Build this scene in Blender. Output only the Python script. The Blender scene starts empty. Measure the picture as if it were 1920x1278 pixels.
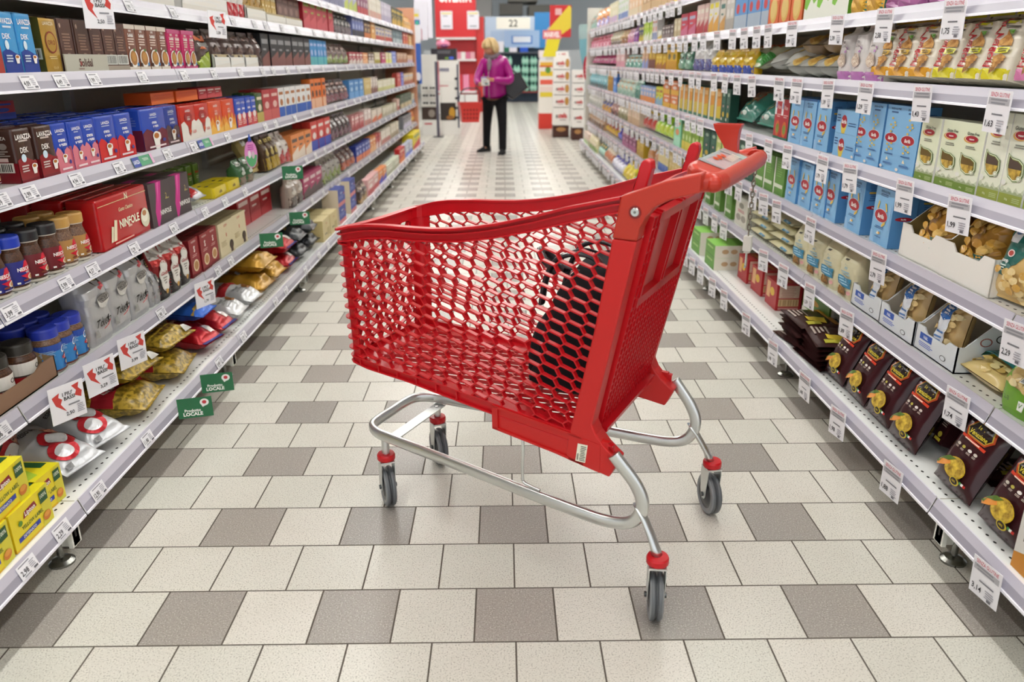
import bpy, math, random
from mathutils import Vector, Matrix
R = random.Random(7)
S = bpy.context.scene
COL = S.collection
PI = math.pi
sin, cos = math.sin, math.cos

# ------------------------------------------------------------------ materials
MATS = {}
def lin(c):
    c /= 255.0
    return c / 12.92 if c <= .04045 else ((c + .055) / 1.055) ** 2.4
def rgb(h):
    h = h.lstrip('#')
    return tuple(lin(int(h[i:i + 2], 16)) for i in (0, 2, 4)) + (1,)
def M(h, kind='paper'):
    """kind: paper, gloss, foil, metal, matte, clear, fabric, plastic"""
    key = h + kind
    if key in MATS: return MATS[key]
    m = bpy.data.materials.new(key); m.use_nodes = True
    nt = m.node_tree; b = nt.nodes['Principled BSDF']
    b.inputs['Base Color'].default_value = rgb(h)
    rough, metal, spec = {'paper': (.45, 0, .35), 'gloss': (.22, 0, .5), 'foil': (.3, .35, .5), 'metal': (.25, 1, .5),
                          'matte': (.7, 0, .3), 'clear': (.08, 0, .5), 'fabric': (.85, 0, .2), 'plastic': (.32, 0, .45), 'rail': (.25, 0, .5)}[kind]
    b.inputs['Roughness'].default_value = rough; b.inputs['Metallic'].default_value = metal
    b.inputs['Specular IOR Level'].default_value = spec
    if kind in ('foil', 'fabric', 'gloss', 'matte', 'plastic', 'paper'):
        tc = nt.nodes.new('ShaderNodeTexCoord'); n = nt.nodes.new('ShaderNodeTexNoise')
        sc, st, ds = {'foil': (26, .35, .01), 'fabric': (300, .3, .002), 'gloss': (18, .12, .006), 'matte': (120, .1, .002), 'plastic': (140, .04, .001), 'paper': (60, .04, .001)}[kind]
        n.inputs['Scale'].default_value = sc; n.inputs['Detail'].default_value = 2
        nt.links.new(tc.outputs['Object'], n.inputs['Vector'])
        bp = nt.nodes.new('ShaderNodeBump'); bp.inputs['Strength'].default_value = st; bp.inputs['Distance'].default_value = ds
        nt.links.new(n.outputs['Fac'], bp.inputs['Height']); nt.links.new(bp.outputs['Normal'], b.inputs['Normal'])
    if kind == 'clear':
        b.inputs['Transmission Weight'].default_value = 0
        b.inputs['Alpha'].default_value = .28
    MATS[key] = m
    return m
def speckle(h, h2, scale, name, rough=.6, lo=.45, hi=.6, bump=0):
    """two colours mixed by noise: coffee beans, pasta, crackers, biscuits"""
    if name in MATS: return MATS[name]
    m = bpy.data.materials.new(name); m.use_nodes = True
    nt = m.node_tree; b = nt.nodes['Principled BSDF']
    tc = nt.nodes.new('ShaderNodeTexCoord'); n = nt.nodes.new('ShaderNodeTexNoise'); r = nt.nodes.new('ShaderNodeValToRGB')
    n.inputs['Scale'].default_value = scale; n.inputs['Detail'].default_value = 4
    r.color_ramp.elements[0].position = lo; r.color_ramp.elements[0].color = rgb(h)
    r.color_ramp.elements[1].position = hi; r.color_ramp.elements[1].color = rgb(h2)
    nt.links.new(tc.outputs['Object'], n.inputs['Vector']); nt.links.new(n.outputs['Fac'], r.inputs['Fac']); nt.links.new(r.outputs['Color'], b.inputs['Base Color'])
    b.inputs['Roughness'].default_value = rough
    if bump:
        bp = nt.nodes.new('ShaderNodeBump'); bp.inputs['Strength'].default_value = bump; bp.inputs['Distance'].default_value = .004
        nt.links.new(n.outputs['Fac'], bp.inputs['Height']); nt.links.new(bp.outputs['Normal'], b.inputs['Normal'])
    MATS[name] = m
    return m
def emit(h, s, name):
    m = bpy.data.materials.new(name); m.use_nodes = True
    b = m.node_tree.nodes['Principled BSDF']
    b.inputs['Base Color'].default_value = rgb(h); b.inputs['Emission Color'].default_value = rgb(h); b.inputs['Emission Strength'].default_value = s
    return m

# ------------------------------------------------------------------ text outlines, turned to triangles once per string
TXT = {}
def text_geo(s, bold=0.0):
    k = (s, bold)
    if k not in TXT:
        cu = bpy.data.curves.new('lettering', 'FONT'); cu.body = s; cu.resolution_u = 2; cu.offset = bold; cu.fill_mode = 'FRONT'
        o = bpy.data.objects.new('lettering', cu); me = o.to_mesh()
        vs = [(v.co.x, v.co.y) for v in me.vertices]; fs = [tuple(p.vertices) for p in me.polygons]
        o.to_mesh_clear(); bpy.data.objects.remove(o); bpy.data.curves.remove(cu)
        if not vs: vs, fs = [(0, 0), (1, 0), (0, 1)], []
        x0 = min(v[0] for v in vs); x1 = max(v[0] for v in vs)
        TXT[k] = ([(x - x0, y) for x, y in vs], fs, x1 - x0)
    return TXT[k]

# ------------------------------------------------------------------ mesh builder
class MB:
    def __init__(s): s.v = []; s.f = []; s.m = []; s.sm = []; s.mats = []; s.ix = {}
    def mi(s, mat):
        if mat.name not in s.ix: s.ix[mat.name] = len(s.mats); s.mats.append(mat)
        return s.ix[mat.name]
    def add(s, vs, fs, mat, smooth=False):
        b = len(s.v); s.v.extend(vs); i = s.mi(mat)
        for f in fs: s.f.append(tuple(b + k for k in f)); s.m.append(i); s.sm.append(smooth)
    def box(s, x0, x1, y0, y1, z0, z1, mat, front=None, top=None, side=None):
        vs = [(x, y, z) for z in (z0, z1) for y in (y0, y1) for x in (x0, x1)]
        fr = front or mat; tp = top or mat; sd = side or mat
        for f, mm in (((0, 1, 5, 4), fr), ((2, 6, 7, 3), mat), ((0, 4, 6, 2), sd), ((1, 3, 7, 5), sd), ((4, 5, 7, 6), tp), ((0, 2, 3, 1), mat)):
            s.add([vs[k] for k in f], [(0, 1, 2, 3)], mm)
    def obox(s, c, ax, ay, az, mat):
        """box from centre and three half-axis vectors"""
        c = Vector(c); vs = [c + ax * i + ay * j + az * k for k in (-1, 1) for j in (-1, 1) for i in (-1, 1)]
        s.add([tuple(v) for v in vs], [(0, 1, 5, 4), (2, 6, 7, 3), (0, 4, 6, 2), (1, 3, 7, 5), (4, 5, 7, 6), (0, 2, 3, 1)], mat)
    def rings(s, rings, mat, smooth=True, caps=True, closed=False, mats=None):
        n = len(rings[0]); vs = [p for r in rings for p in r]; N = len(rings)
        for j in range(N if closed else N - 1):
            mm = mats[j] if mats else mat
            k = (j + 1) % N
            s.add([rings[j][i] for i in range(n)] + [rings[k][i] for i in range(n)], [(i, (i + 1) % n, n + (i + 1) % n, n + i) for i in range(n)], mm, smooth)
        if caps and not closed:
            s.add(rings[0], [tuple(range(n))[::-1]], mats[0] if mats else mat); s.add(rings[-1], [tuple(range(n))], mats[-1] if mats else mat)
    def lathe(s, prof, mat, n=20, c=(0, 0, 0), caps=True, mats=None):
        s.rings([[(c[0] + r * cos(2 * PI * i / n), c[1] + r * sin(2 * PI * i / n), c[2] + z) for i in range(n)] for r, z in prof], mat, True, caps, False, mats)
    def tube(s, pts, r, mat, n=8, closed=False, flat=1.0, up=(0, 0, 1)):
        P = [Vector(p) for p in pts]; N = len(P); rs = []
        for i in range(N):
            if closed: t = P[(i + 1) % N] - P[i - 1]
            else: t = P[min(i + 1, N - 1)] - P[max(i - 1, 0)]
            t.normalize(); u = Vector(up)
            if abs(t.dot(u)) > .95: u = Vector((1, 0, 0)) if abs(t.x) < .9 else Vector((0, 1, 0))
            a = t.cross(u).normalized(); b = a.cross(t)
            rr = r[i] if isinstance(r, (list, tuple)) else r
            rs.append([tuple(P[i] + a * (rr * flat * cos(2 * PI * k / n)) + b * (rr * sin(2 * PI * k / n))) for k in range(n)])
        s.rings(rs, mat, True, not closed, closed)
    def ball(s, c, rx, ry, rz, mat, n=10, m=6, rot=None):
        rs = []
        for j in range(m + 1):
            t = -PI / 2 + PI * j / m; t = max(-1.5, min(1.5, t)); ring = []
            for i in range(n):
                p = Vector((rx * cos(t) * cos(2 * PI * i / n), ry * cos(t) * sin(2 * PI * i / n), rz * sin(t)))
                if rot: p = rot @ p
                ring.append(tuple(Vector(c) + p))
            rs.append(ring)
        s.rings(rs, mat)
    def grid(s, fn, nu, nv, mat, smooth=True, matfn=None):
        vs = [fn(i / nu, j / nv) for j in range(nv + 1) for i in range(nu + 1)]
        b = len(s.v); s.v.extend(vs); w = nu + 1
        for j in range(nv):
            for i in range(nu):
                s.f.append((b + j * w + i, b + j * w + i + 1, b + (j + 1) * w + i + 1, b + (j + 1) * w + i)); s.m.append(s.mi(matfn((i + .5) / nu, (j + .5) / nv) if matfn else mat)); s.sm.append(smooth)
    def prism(s, poly, y0, y1, mat, plane='xz', smooth=False, side=None):
        """outline extruded between y0 and y1 (outline in xz, or xy when plane='xy')"""
        q = (lambda p, y: (p[0], y, p[1])) if plane == 'xz' else (lambda p, y: (p[0], p[1], y))
        n = len(poly); A = [q(p, y0) for p in poly]; B = [q(p, y1) for p in poly]
        s.add(A, [tuple(range(n))], mat); s.add(B, [tuple(range(n))[::-1]], mat)
        s.add(A + B, [(i, n + i, n + (i + 1) % n, (i + 1) % n) for i in range(n)], side or mat, smooth)
    def mesh(s, name):
        me = bpy.data.meshes.new(name); me.from_pydata([tuple(v) for v in s.v], [], s.f)
        for m in s.mats: me.materials.append(m)
        me.polygons.foreach_set('material_index', s.m); me.polygons.foreach_set('use_smooth', s.sm)
        me.update(); return me
    def obj(s, name, parent=None, loc=None, fix=False):
        me = s.mesh(name)
        if fix:
            import bmesh
            bm = bmesh.new(); bm.from_mesh(me); bmesh.ops.remove_doubles(bm, verts=bm.verts, dist=1e-5); bmesh.ops.recalc_face_normals(bm, faces=bm.faces); bm.to_mesh(me); bm.free()
        return link(name, me, parent, loc)
def link(name, data, parent=None, loc=None):
    o = bpy.data.objects.new(name, data); COL.objects.link(o)
    if parent: o.parent = parent
    if loc: o.location = loc
    return o
def tag(o, label, cat, group=None):
    o['label'] = label; o['category'] = cat
    if group: o['group'] = group
    return o
def empty(name, loc=(0, 0, 0), rz=0, label=None, cat=None, group=None):
    o = bpy.data.objects.new(name, None); COL.objects.link(o); o.location = loc; o.rotation_euler = (0, 0, rz); o.empty_display_size = .05
    if label: tag(o, label, cat, group)
    return o
def structure(o): o['kind'] = 'structure'; return o

# ------------------------------------------------------------------ drawing printed designs onto a face
class Draw:
    """u, v run 0..1 over the face; every call lays one more thin layer of print"""
    def __init__(s, mb, w, h, fn, kind='paper', maxlen=None, step=.00022):
        s.mb, s.w, s.h, s.fn, s.k, s.ml, s.st, s.n = mb, w, h, fn, kind, maxlen, step, 1
    def mat(s, c): return c if not isinstance(c, str) else M(c, s.k)
    def put(s, vs, fs, c, sub=True):
        off = s.n * s.st; s.n += 1
        if s.ml and sub:
            tri = []
            for f in fs:
                for i in range(1, len(f) - 1): tri.append((vs[f[0]], vs[f[i]], vs[f[i + 1]]))
            out = []
            while tri:
                t = tri.pop(); L = [math.hypot((t[i][0] - t[i - 1][0]) * s.w, (t[i][1] - t[i - 1][1]) * s.h) for i in range(3)]
                k = L.index(max(L))
                if L[k] > s.ml:
                    a, b, cc = t[k - 1], t[k], t[(k + 1) % 3]; mid = ((a[0] + b[0]) / 2, (a[1] + b[1]) / 2)
                    tri += [(a, mid, cc), (mid, b, cc)]
                else: out.append(t)
            vs = [p for t in out for p in t]; fs = [(3 * i, 3 * i + 1, 3 * i + 2) for i in range(len(out))]
        s.mb.add([s.fn(u * s.w, v * s.h, off) for u, v in vs], fs, s.mat(c))
    def r(s, u0, v0, u1, v1, c): s.put([(u0, v0), (u1, v0), (u1, v1), (u0, v1)], [(0, 1, 2, 3)], c)
    def e(s, cu, cv, ru, rv, c, n=18, a0=0): s.put([(cu + ru * cos(a0 + 2 * PI * i / n), cv + rv * sin(a0 + 2 * PI * i / n)) for i in range(n)], [tuple(range(n))], c)
    def p(s, pts, c): s.put(pts, [tuple(range(len(pts)))], c)
    def t(s, text, cu, cv, hh, c, wmax=.9, rot=0, bold=.012, it=0):
        vs, fs, W = text_geo(text, bold); H = .72
        k = hh * s.h / H; kx = min(k, wmax * (s.w if not rot else s.h) / max(W, .01)); k = min(k, kx * 1.7)
        ca, sa = cos(rot), sin(rot); out = []
        for x, y in vs:
            X = (x - W / 2) * kx + it * y * k; Y = (y - H / 2) * k
            out.append((cu + (X * ca - Y * sa) / s.w, cv + (X * sa + Y * ca) / s.h))
        s.put(out, fs, c, sub=False)
    def lines(s, u0, v0, u1, v1, n, c, ragged=True):
        """a block of small print too fine to read"""
        hh = (v1 - v0) / (n * 2 - 1); vs = []; fs = []
        for i in range(n):
            a = u0 + (u1 - u0) * (R.uniform(0, .12) if ragged else 0); b = u1 - (u1 - u0) * (R.uniform(0, .25) if ragged else 0); v = v0 + 2 * i * hh; k = len(vs)
            vs += [(a, v), (b, v), (b, v + hh), (a, v + hh)]; fs.append((k, k + 1, k + 2, k + 3))
        s.put(vs, fs, c)
    def bars(s, u0, v0, u1, v1, c, n=12):
        vs = []; fs = []
        for i in range(n):
            a = u0 + (u1 - u0) * (i + R.uniform(0, .3)) / n; b = a + (u1 - u0) / n * R.choice((.3, .5, .65)); k = len(vs)
            vs += [(a, v0), (b, v0), (b, v1), (a, v1)]; fs.append((k, k + 1, k + 2, k + 3))
        s.put(vs, fs, c)
    def cup(s, cu, cv, k, c='f4f0ea', coffee='b06a2c'):
        a = s.w / s.h
        s.e(cu + k * .9, cv - .1 * k * a, k * .45, k * .5 * a, c, 12)
        s.p([(cu - k, cv), (cu + k, cv), (cu + k * .58, cv - 1.7 * k * a), (cu - k * .58, cv - 1.7 * k * a)], c); s.e(cu, cv, k, k * .55 * a, c, 14); s.e(cu, cv, k * .75, k * .36 * a, coffee, 12)

# ------------------------------------------------------------------ camera
CAM = Vector((.076763, -1.496148, 1.303884))
f_px, pitch, yaw, roll = 1455.233, .3472965, .01102948, -.00384730
R0 = Vector((cos(yaw), -sin(yaw), 0)); F0 = Vector((sin(yaw), cos(yaw), 0)); Zu = Vector((0, 0, 1))
FW = F0 * cos(pitch) - Zu * sin(pitch); UP = F0 * sin(pitch) + Zu * cos(pitch)
right = R0 * cos(roll) + UP * sin(roll); up = UP * cos(roll) - R0 * sin(roll)
cd = bpy.data.cameras.new('camera'); cam = link('camera', cd)
mw = Matrix((right, up, -FW)).transposed().to_4x4(); mw.translation = CAM; cam.matrix_world = mw
cd.sensor_width = 36; cd.sensor_fit = 'HORIZONTAL'; cd.lens = f_px / 1920 * 36; cd.clip_start = .05; cd.clip_end = 200
cd.dof.use_dof = True; cd.dof.focus_distance = 2.32; cd.dof.aperture_fstop = 3.0
S.camera = cam

# ------------------------------------------------------------------ floor
def floor_material():
    m = bpy.data.materials.new('stoneware_tiles'); m.use_nodes = True
    nt = m.node_tree; b = nt.nodes['Principled BSDF']; N = nt.nodes; L = nt.links
    def math_(op, a, bb=None, c=None):
        n = N.new('ShaderNodeMath'); n.operation = op
        for i, x in enumerate((a, bb, c)):
            if x is None: continue
            if isinstance(x, (int, float)): n.inputs[i].default_value = x
            else: L.new(x, n.inputs[i])
        return n.outputs[0]
    def mix(fac, a, bb):
        n = N.new('ShaderNodeMix'); n.data_type = 'RGBA'
        L.new(fac, n.inputs[0])
        for s, x in ((6, a), (7, bb)):
            if isinstance(x, str): n.inputs[s].default_value = rgb(x)
            else: L.new(x, n.inputs[s])
        return n.outputs[2]
    tc = N.new('ShaderNodeTexCoord'); sp = N.new('ShaderNodeSeparateXYZ'); L.new(tc.outputs['Object'], sp.inputs[0])
    U = math_('DIVIDE', sp.outputs[0], .2); V = math_('DIVIDE', sp.outputs[1], .2)
    row = math_('FLOOR', V); odd = math_('FLOORED_MODULO', row, 2)
    u = math_('ADD', U, math_('MULTIPLY', odd, .5)); col = math_('FLOOR', u)
    even_col = math_('SUBTRACT', 1, math_('FLOORED_MODULO', col, 2))
    dark = math_('MULTIPLY', even_col, math_('SUBTRACT', 1, odd))
    fu = math_('SUBTRACT', u, col); fv = math_('SUBTRACT', V, row)
    eu = math_('MINIMUM', fu, math_('SUBTRACT', 1, fu)); ev = math_('MINIMUM', fv, math_('SUBTRACT', 1, fv))
    e = math_('MINIMUM', eu, ev); joint = math_('LESS_THAN', e, .0105)
    cv = N.new('ShaderNodeCombineXYZ'); L.new(col, cv.inputs[0]); L.new(row, cv.inputs[1])
    wn = N.new('ShaderNodeTexWhiteNoise'); wn.noise_dimensions = '2D'; L.new(cv.outputs[0], wn.inputs['Vector'])
    light = mix(wn.outputs['Value'], 'c9c8be', 'd2cec5'); drk = mix(wn.outputs['Value'], '938e89', '9f9891')
    base = mix(dark, light, drk)
    n1 = N.new('ShaderNodeTexNoise'); n1.inputs['Scale'].default_value = 270; n1.inputs['Detail'].default_value = 2; L.new(tc.outputs['Object'], n1.inputs['Vector'])
    sp1 = math_('MULTIPLY', math_('GREATER_THAN', n1.outputs['Fac'], .61), .6)
    base = mix(sp1, base, '6d665c')
    sp2 = math_('MULTIPLY', math_('LESS_THAN', n1.outputs['Fac'], .38), .35); base = mix(sp2, base, 'f0ebe0')
    n2 = N.new('ShaderNodeTexNoise'); n2.inputs['Scale'].default_value = 3.5; n2.inputs['Detail'].default_value = 5; L.new(tc.outputs['Object'], n2.inputs['Vector'])
    dirt = math_('MULTIPLY', math_('SUBTRACT', n2.outputs['Fac'], .45), .45); dirt = math_('MAXIMUM', dirt, 0)
    base = mix(dirt, base, '9a907e')
    base = mix(joint, base, '544d44')
    L.new(base, b.inputs['Base Color'])
    rg = math_('ADD', math_('MULTIPLY', joint, .4), math_('ADD', .26, math_('MULTIPLY', n2.outputs['Fac'], .12))); L.new(rg, b.inputs['Roughness'])
    bp = N.new('ShaderNodeBump'); bp.inputs['Strength'].default_value = .5; bp.inputs['Distance'].default_value = .002
    hgt = math_('MINIMUM', math_('MULTIPLY', e, 60), 1); L.new(hgt, bp.inputs['Height']); L.new(bp.outputs['Normal'], b.inputs['Normal'])
    b.inputs['Specular IOR Level'].default_value = .4
    return m
mb = MB(); mb.add([(-9, -5, 0), (9, -5, 0), (9, 34, 0), (-9, 34, 0)], [(0, 1, 2, 3)], floor_material()); structure(mb.obj('floor'))
mb = MB(); mb.add([(-9, -5, 3.9), (-9, 34, 3.9), (9, 34, 3.9), (9, -5, 3.9)], [(0, 1, 2, 3)], M('c9c7c0', 'matte')); structure(mb.obj('ceiling'))
mb = MB(); mb.add([(-9, 33, 0), (9, 33, 0), (9, 33, 3.9), (-9, 33, 3.9)], [(0, 1, 2, 3)], M('d6dde2', 'matte')); structure(mb.obj('wall_back'))

# ------------------------------------------------------------------ ceiling lamps: continuous strips along the aisle
lamp_mat = emit('fffdf8', 29, 'lamp_diffuser')
LAMPX = ((-.95, 5.5), (.75, 5.5))
k = 0
for x, ln in ((-1.15, 0), (1.2, 0), (-5.2, 0), (5.2, 0)):
    for y in (-3.2, .6, 4.4, 8.2, 12.0, 15.8, 19.6, 23.4):
        if abs(x) > 3 and y > 17: continue
        t = empty('ceiling_lamp', (x, y, 3.55), 0, '%s white strip lamp hung above the %s, counted from the camera' % (('first second third fourth fifth sixth seventh eighth ninth tenth'.split())[int((y + 3.2) / 3.8 + .01)], {-1.15: 'coffee shelves', 1.2: 'pasta shelves', -5.2: 'next aisle past the coffee', 5.2: 'next aisle past the pasta'}[x]), 'lamp', 'strip lamps along the aisles')
        mb = MB(); mb.box(-.09, .09, -1.7, 1.7, .0, .06, M('e8e8e6', 'plastic')); mb.box(-.01, .01, -1.2, -1.18, .06, .34, M('9a9a98', 'metal')); mb.box(-.01, .01, 1.18, 1.2, .06, .34, M('9a9a98', 'metal')); mb.obj('housing', t)
        mb = MB(); mb.box(-.07, .07, -1.68, 1.68, -.025, -.001, lamp_mat); mb.obj('diffuser', t)
w = bpy.data.worlds.new('ambient_fill'); S.world = w; w.use_nodes = True  # added ambient fill for the unbuilt store, coming in behind the camera
w.node_tree.nodes['Background'].inputs[0].default_value = (.93, .96, 1, 1); w.node_tree.nodes['Background'].inputs[1].default_value = 1.1

S.view_settings.view_transform = 'Standard'; S.view_settings.look = 'None'; S.view_settings.gamma = 1; S.view_settings.exposure = 0
S.cycles.max_bounces = 8; S.cycles.diffuse_bounces = 5; S.cycles.glossy_bounces = 3; S.cycles.transparent_max_bounces = 12; S.cycles.use_denoising = True
S.cycles.caustics_reflective = False; S.cycles.caustics_refractive = False; S.cycles.sample_clamp_indirect = 6

# ------------------------------------------------------------------ shelving
ZT = {'L': [0, .172, .452, .723, .995, 1.272, 1.50, 1.70], 'R': [0, .174, .443, .698, .949, 1.226, 1.455, 1.70]}
SG = {'L': -1, 'R': 1}
XR = lambda s, k: ({'L': -1.076, 'R': 1.236} if k == 1 else {'L': -1.178, 'R': 1.338})[s]      # outer edge of the price rail
XFRONT = lambda s, k: ({'L': -1.11, 'R': 1.27} if k == 1 else {'L': -1.21, 'R': 1.372})[s]     # where the goods start
BAYS = {'L': [-.975, .37, 1.715, 3.06, 4.405, 5.75, 7.095, 8.44, 9.445, 10.45], 'R': [-1.01, .335, 1.68, 3.025, 4.37, 5.715, 7.06, 8.405, 9.75, 10.6]}
ORD = 'first second third fourth fifth sixth seventh eighth ninth tenth eleventh twelfth thirteenth fourteenth fifteenth sixteenth seventeenth eighteenth nineteenth twentieth'.split()
def ordn(i): return ORD[i] if i < len(ORD) else '%d%s' % (i + 1, 'th' if 10 < (i + 1) % 100 < 14 else {1: 'st', 2: 'nd', 3: 'rd'}.get((i + 1) % 10, 'th'))
shelf_white = M('dfe1df', 'plastic'); back_mat = M('c9c5b8', 'matte'); under = M('c6c2b4', 'matte')
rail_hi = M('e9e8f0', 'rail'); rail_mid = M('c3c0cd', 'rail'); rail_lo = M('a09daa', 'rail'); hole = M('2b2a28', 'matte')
def bay(s, i):
    y0, y1 = BAYS[s][i], BAYS[s][i + 1]; g = SG[s]; xb = XR(s, 3) + g * .47
    t = empty('gondola_shelving', (xb, y0, 0), 0, '%s bay of white metal shelving from the camera, holding %s' % (ordn(i), 'coffee' if s == 'L' else 'pasta'), 'shelf', 'white shelving bays along the aisle')
    T = lambda x, y, z: (x - xb, y - y0, z)
    def B(mb, x0, x1, ya, yb, z0, z1, m, **k):
        x0, x1 = sorted((x0 - xb, x1 - xb)); mb.box(x0, x1, ya - y0, yb - y0, z0, z1, m, **k)
    mb = MB(); B(mb, xb, xb + g * .03, y0 + .001, y1 - .001, .05, 2.0, back_mat); mb.obj('back_panel', t)
    for yy in ((y0 + .001,) if i else ()) + ((y1 - .031,) if i == len(BAYS[s]) - 2 else ()):
        mb = MB(); B(mb, xb - g * .03, xb, yy, yy + .03, .02, 2.0, M('c4c4c0', 'plastic')); mb.obj('upright', t)
    for k in range(1, 8):
        zt = ZT[s][k]; xr = XR(s, k)
        mb = MB(); B(mb, xr + g * .022, xb, y0 + .002, y1 - .002, zt - .032, zt, under, top=shelf_white)
        if k <= 3 and i <= 2:
            n = int((y1 - y0) / .032)
            for j in range(n):
                yy = y0 + .02 + j * .032; x = xr + g * (.05 if k > 1 else .055)
                mb.add([T(x + .004 * cos(a) * 1.0, yy + .006 * sin(a), zt + .0004) for a in (0, 1.05, 2.09, 3.14, 4.19, 5.24)], [(0, 1, 2, 3, 4, 5)], hole)
        sh = mb.obj('shelf', t)
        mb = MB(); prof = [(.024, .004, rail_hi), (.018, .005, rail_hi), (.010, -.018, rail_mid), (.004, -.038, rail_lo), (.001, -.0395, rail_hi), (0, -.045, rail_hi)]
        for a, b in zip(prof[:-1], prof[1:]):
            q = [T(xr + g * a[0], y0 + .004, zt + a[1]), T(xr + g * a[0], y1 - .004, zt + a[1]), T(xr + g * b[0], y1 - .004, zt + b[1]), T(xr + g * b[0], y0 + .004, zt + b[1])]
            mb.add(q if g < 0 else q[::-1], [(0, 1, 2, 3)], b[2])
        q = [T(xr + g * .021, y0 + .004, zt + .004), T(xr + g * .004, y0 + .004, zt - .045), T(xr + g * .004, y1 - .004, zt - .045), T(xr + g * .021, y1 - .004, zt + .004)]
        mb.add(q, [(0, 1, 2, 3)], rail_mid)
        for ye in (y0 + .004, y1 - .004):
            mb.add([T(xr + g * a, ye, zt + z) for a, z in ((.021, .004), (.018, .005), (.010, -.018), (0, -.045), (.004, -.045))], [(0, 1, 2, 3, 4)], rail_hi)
        mb.obj('price_rail', sh)
    # foot: white bracket and grey levelling pad under the bay's far joint
    xf = XR(s, 1) + g * .03
    mb = MB(); yy = y1 - .0235
    B(mb, xf, xf + g * .42, yy - .015, yy + .015, .052, .14, M('dcdcd4', 'plastic')); B(mb, xf, xf + g * .012, yy - .022, yy + .022, .05, .14, M('e6e6de', 'plastic'))
    B(mb, xf - g * .0006, xf, yy - .004, yy + .004, .075, .115, hole); mb.obj('foot_bracket', t)
    mb = MB(); c = T(xf + g * .045, yy - .014, 0)
    mb.lathe([(.034, 0), (.034, .006), (.024, .014), (.009, .02), (.009, .06)], M('8a8a86', 'metal'), 16, c); mb.obj('levelling_foot', t)
    return t
for s in 'LR':
    for i in range(len(BAYS[s]) - 1): bay(s, i)

# ------------------------------------------------------------------ the red shopping trolley (local x = towards its nose, local +y = the side facing the camera)
cart = empty('shopping_cart', (.577, .321, 0), math.atan2(.466, -.885), 'red plastic shopping cart standing askew on the tiled floor in mid aisle', 'shopping cart')
def plastic(name, h, rough, h2=None):
    m = M(h, 'plastic').copy(); m.name = name; m.node_tree.nodes['Principled BSDF'].inputs['Roughness'].default_value = rough; return m
RED = plastic('red_moulded_plastic', 'bf121d', .3); RED2 = plastic('red_frame_plastic', 'c01c1b', .42); RED3 = plastic('red_handle_plastic', 'b4301f', .34)
GALV = M('dcdfde', 'metal').copy(); GALV.name = 'galvanised_steel'; GALV.node_tree.nodes['Principled BSDF'].inputs['Roughness'].default_value = .28
GALV2 = GALV.copy(); GALV2.name = 'dull_steel'; GALV2.node_tree.nodes['Principled BSDF'].inputs['Roughness'].default_value = .45
def interp(tab, x):
    if x <= tab[0][0]: return tab[0][1]
    for (x0, y0), (x1, y1) in zip(tab[:-1], tab[1:]):
        if x <= x1: return y0 + (y1 - y0) * (x - x0) / (x1 - x0)
    return tab[-1][1]
wid = lambda a: .196 + .065 * (.98 - a) / .85
rimtop = [(.138, 1.031), (.267, .998), (.354, .970), (.447, .944), (.509, .930), (.574, .918), (.64, .910), (.709, .906), (.782, .904), (.856, .899), (.917, .889), (.974, .871)]
rimbot = [(.148, .997), (.271, .961), (.358, .934), (.474, .904), (.559, .887), (.626, .879), (.718, .872), (.791, .870), (.867, .861), (.957, .841)]
bandtop = [(.12, .43), (.26, .447), (.476, .467), (.658, .485), (.812, .493), (.945, .505)]
bandbot = [(.12, .40), (.26, .42), (.478, .438), (.537, .444), (.659, .458), (.761, .470), (.897, .478), (.958, .489)]
# the basket wall is one surface running round: near side, nose, far side
PER = []                       # (a, y) outline at rim height, near rear -> nose -> far rear
for i in range(41): a = .14 + (.943 - .14) * i / 40; PER.append((a, wid(a)))
for i in range(1, 9): t = PI / 2 * i / 8; PER.append((.943 + .034 * sin(t), wid(.943) - .034 + .034 * cos(t)))
ncor = len(PER)
for i in range(1, 13): PER.append((.977, (wid(.943) - .034) * (1 - 2 * i / 12)))
PER += [(a, -y) for a, y in PER[:ncor - 1][::-1]]
ARC = [0]
for p, q in zip(PER[:-1], PER[1:]): ARC.append(ARC[-1] + math.hypot(q[0] - p[0], q[1] - p[1]))
LEN = ARC[-1]; S_SIDE = ARC[40]; S_NOSE0 = ARC[ncor - 1]; S_NOSE1 = ARC[ncor - 1 + 12]
def per(s):
    s = max(0, min(LEN, s)); lo, hi = 0, len(ARC) - 1
    while hi - lo > 1:
        m = (lo + hi) // 2
        if ARC[m] <= s: lo = m
        else: hi = m
    t = (s - ARC[lo]) / (ARC[hi] - ARC[lo]); p, q = PER[lo], PER[hi]
    d = Vector((q[0] - p[0], q[1] - p[1])).normalized()
    return p[0] + (q[0] - p[0]) * t, p[1] + (q[1] - p[1]) * t, d.y * -1, d.x     # position and outward normal
def W(s, z, off=0):
    a, y, nx, ny = per(s); e = 2e-2
    if s > 1e-6 and s < LEN: 
        _, _, n0x, n0y = per(s - .004); _, _, n1x, n1y = per(s + .004); nx, ny = n0x + n1x, n0y + n1y; l = math.hypot(nx, ny); nx /= l; ny /= l
    k = off - .034 * max(0, .87 - z)
    return (a + nx * k, y + ny * k, z)
def a_of(s): return per(s)[0]
def z_top(s): return interp(rimtop, a_of(s)) if not (S_NOSE0 <= s <= S_NOSE1) else .871 - .004 * sin(PI * (s - S_NOSE0) / (S_NOSE1 - S_NOSE0))
def z_rim(s): return interp(rimbot, a_of(s)) if not (S_NOSE0 <= s <= S_NOSE1) else .838
def z_bt(s): return interp(bandtop, a_of(s))
def z_bb(s): return interp(bandbot, a_of(s))
bk = MB()
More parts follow.
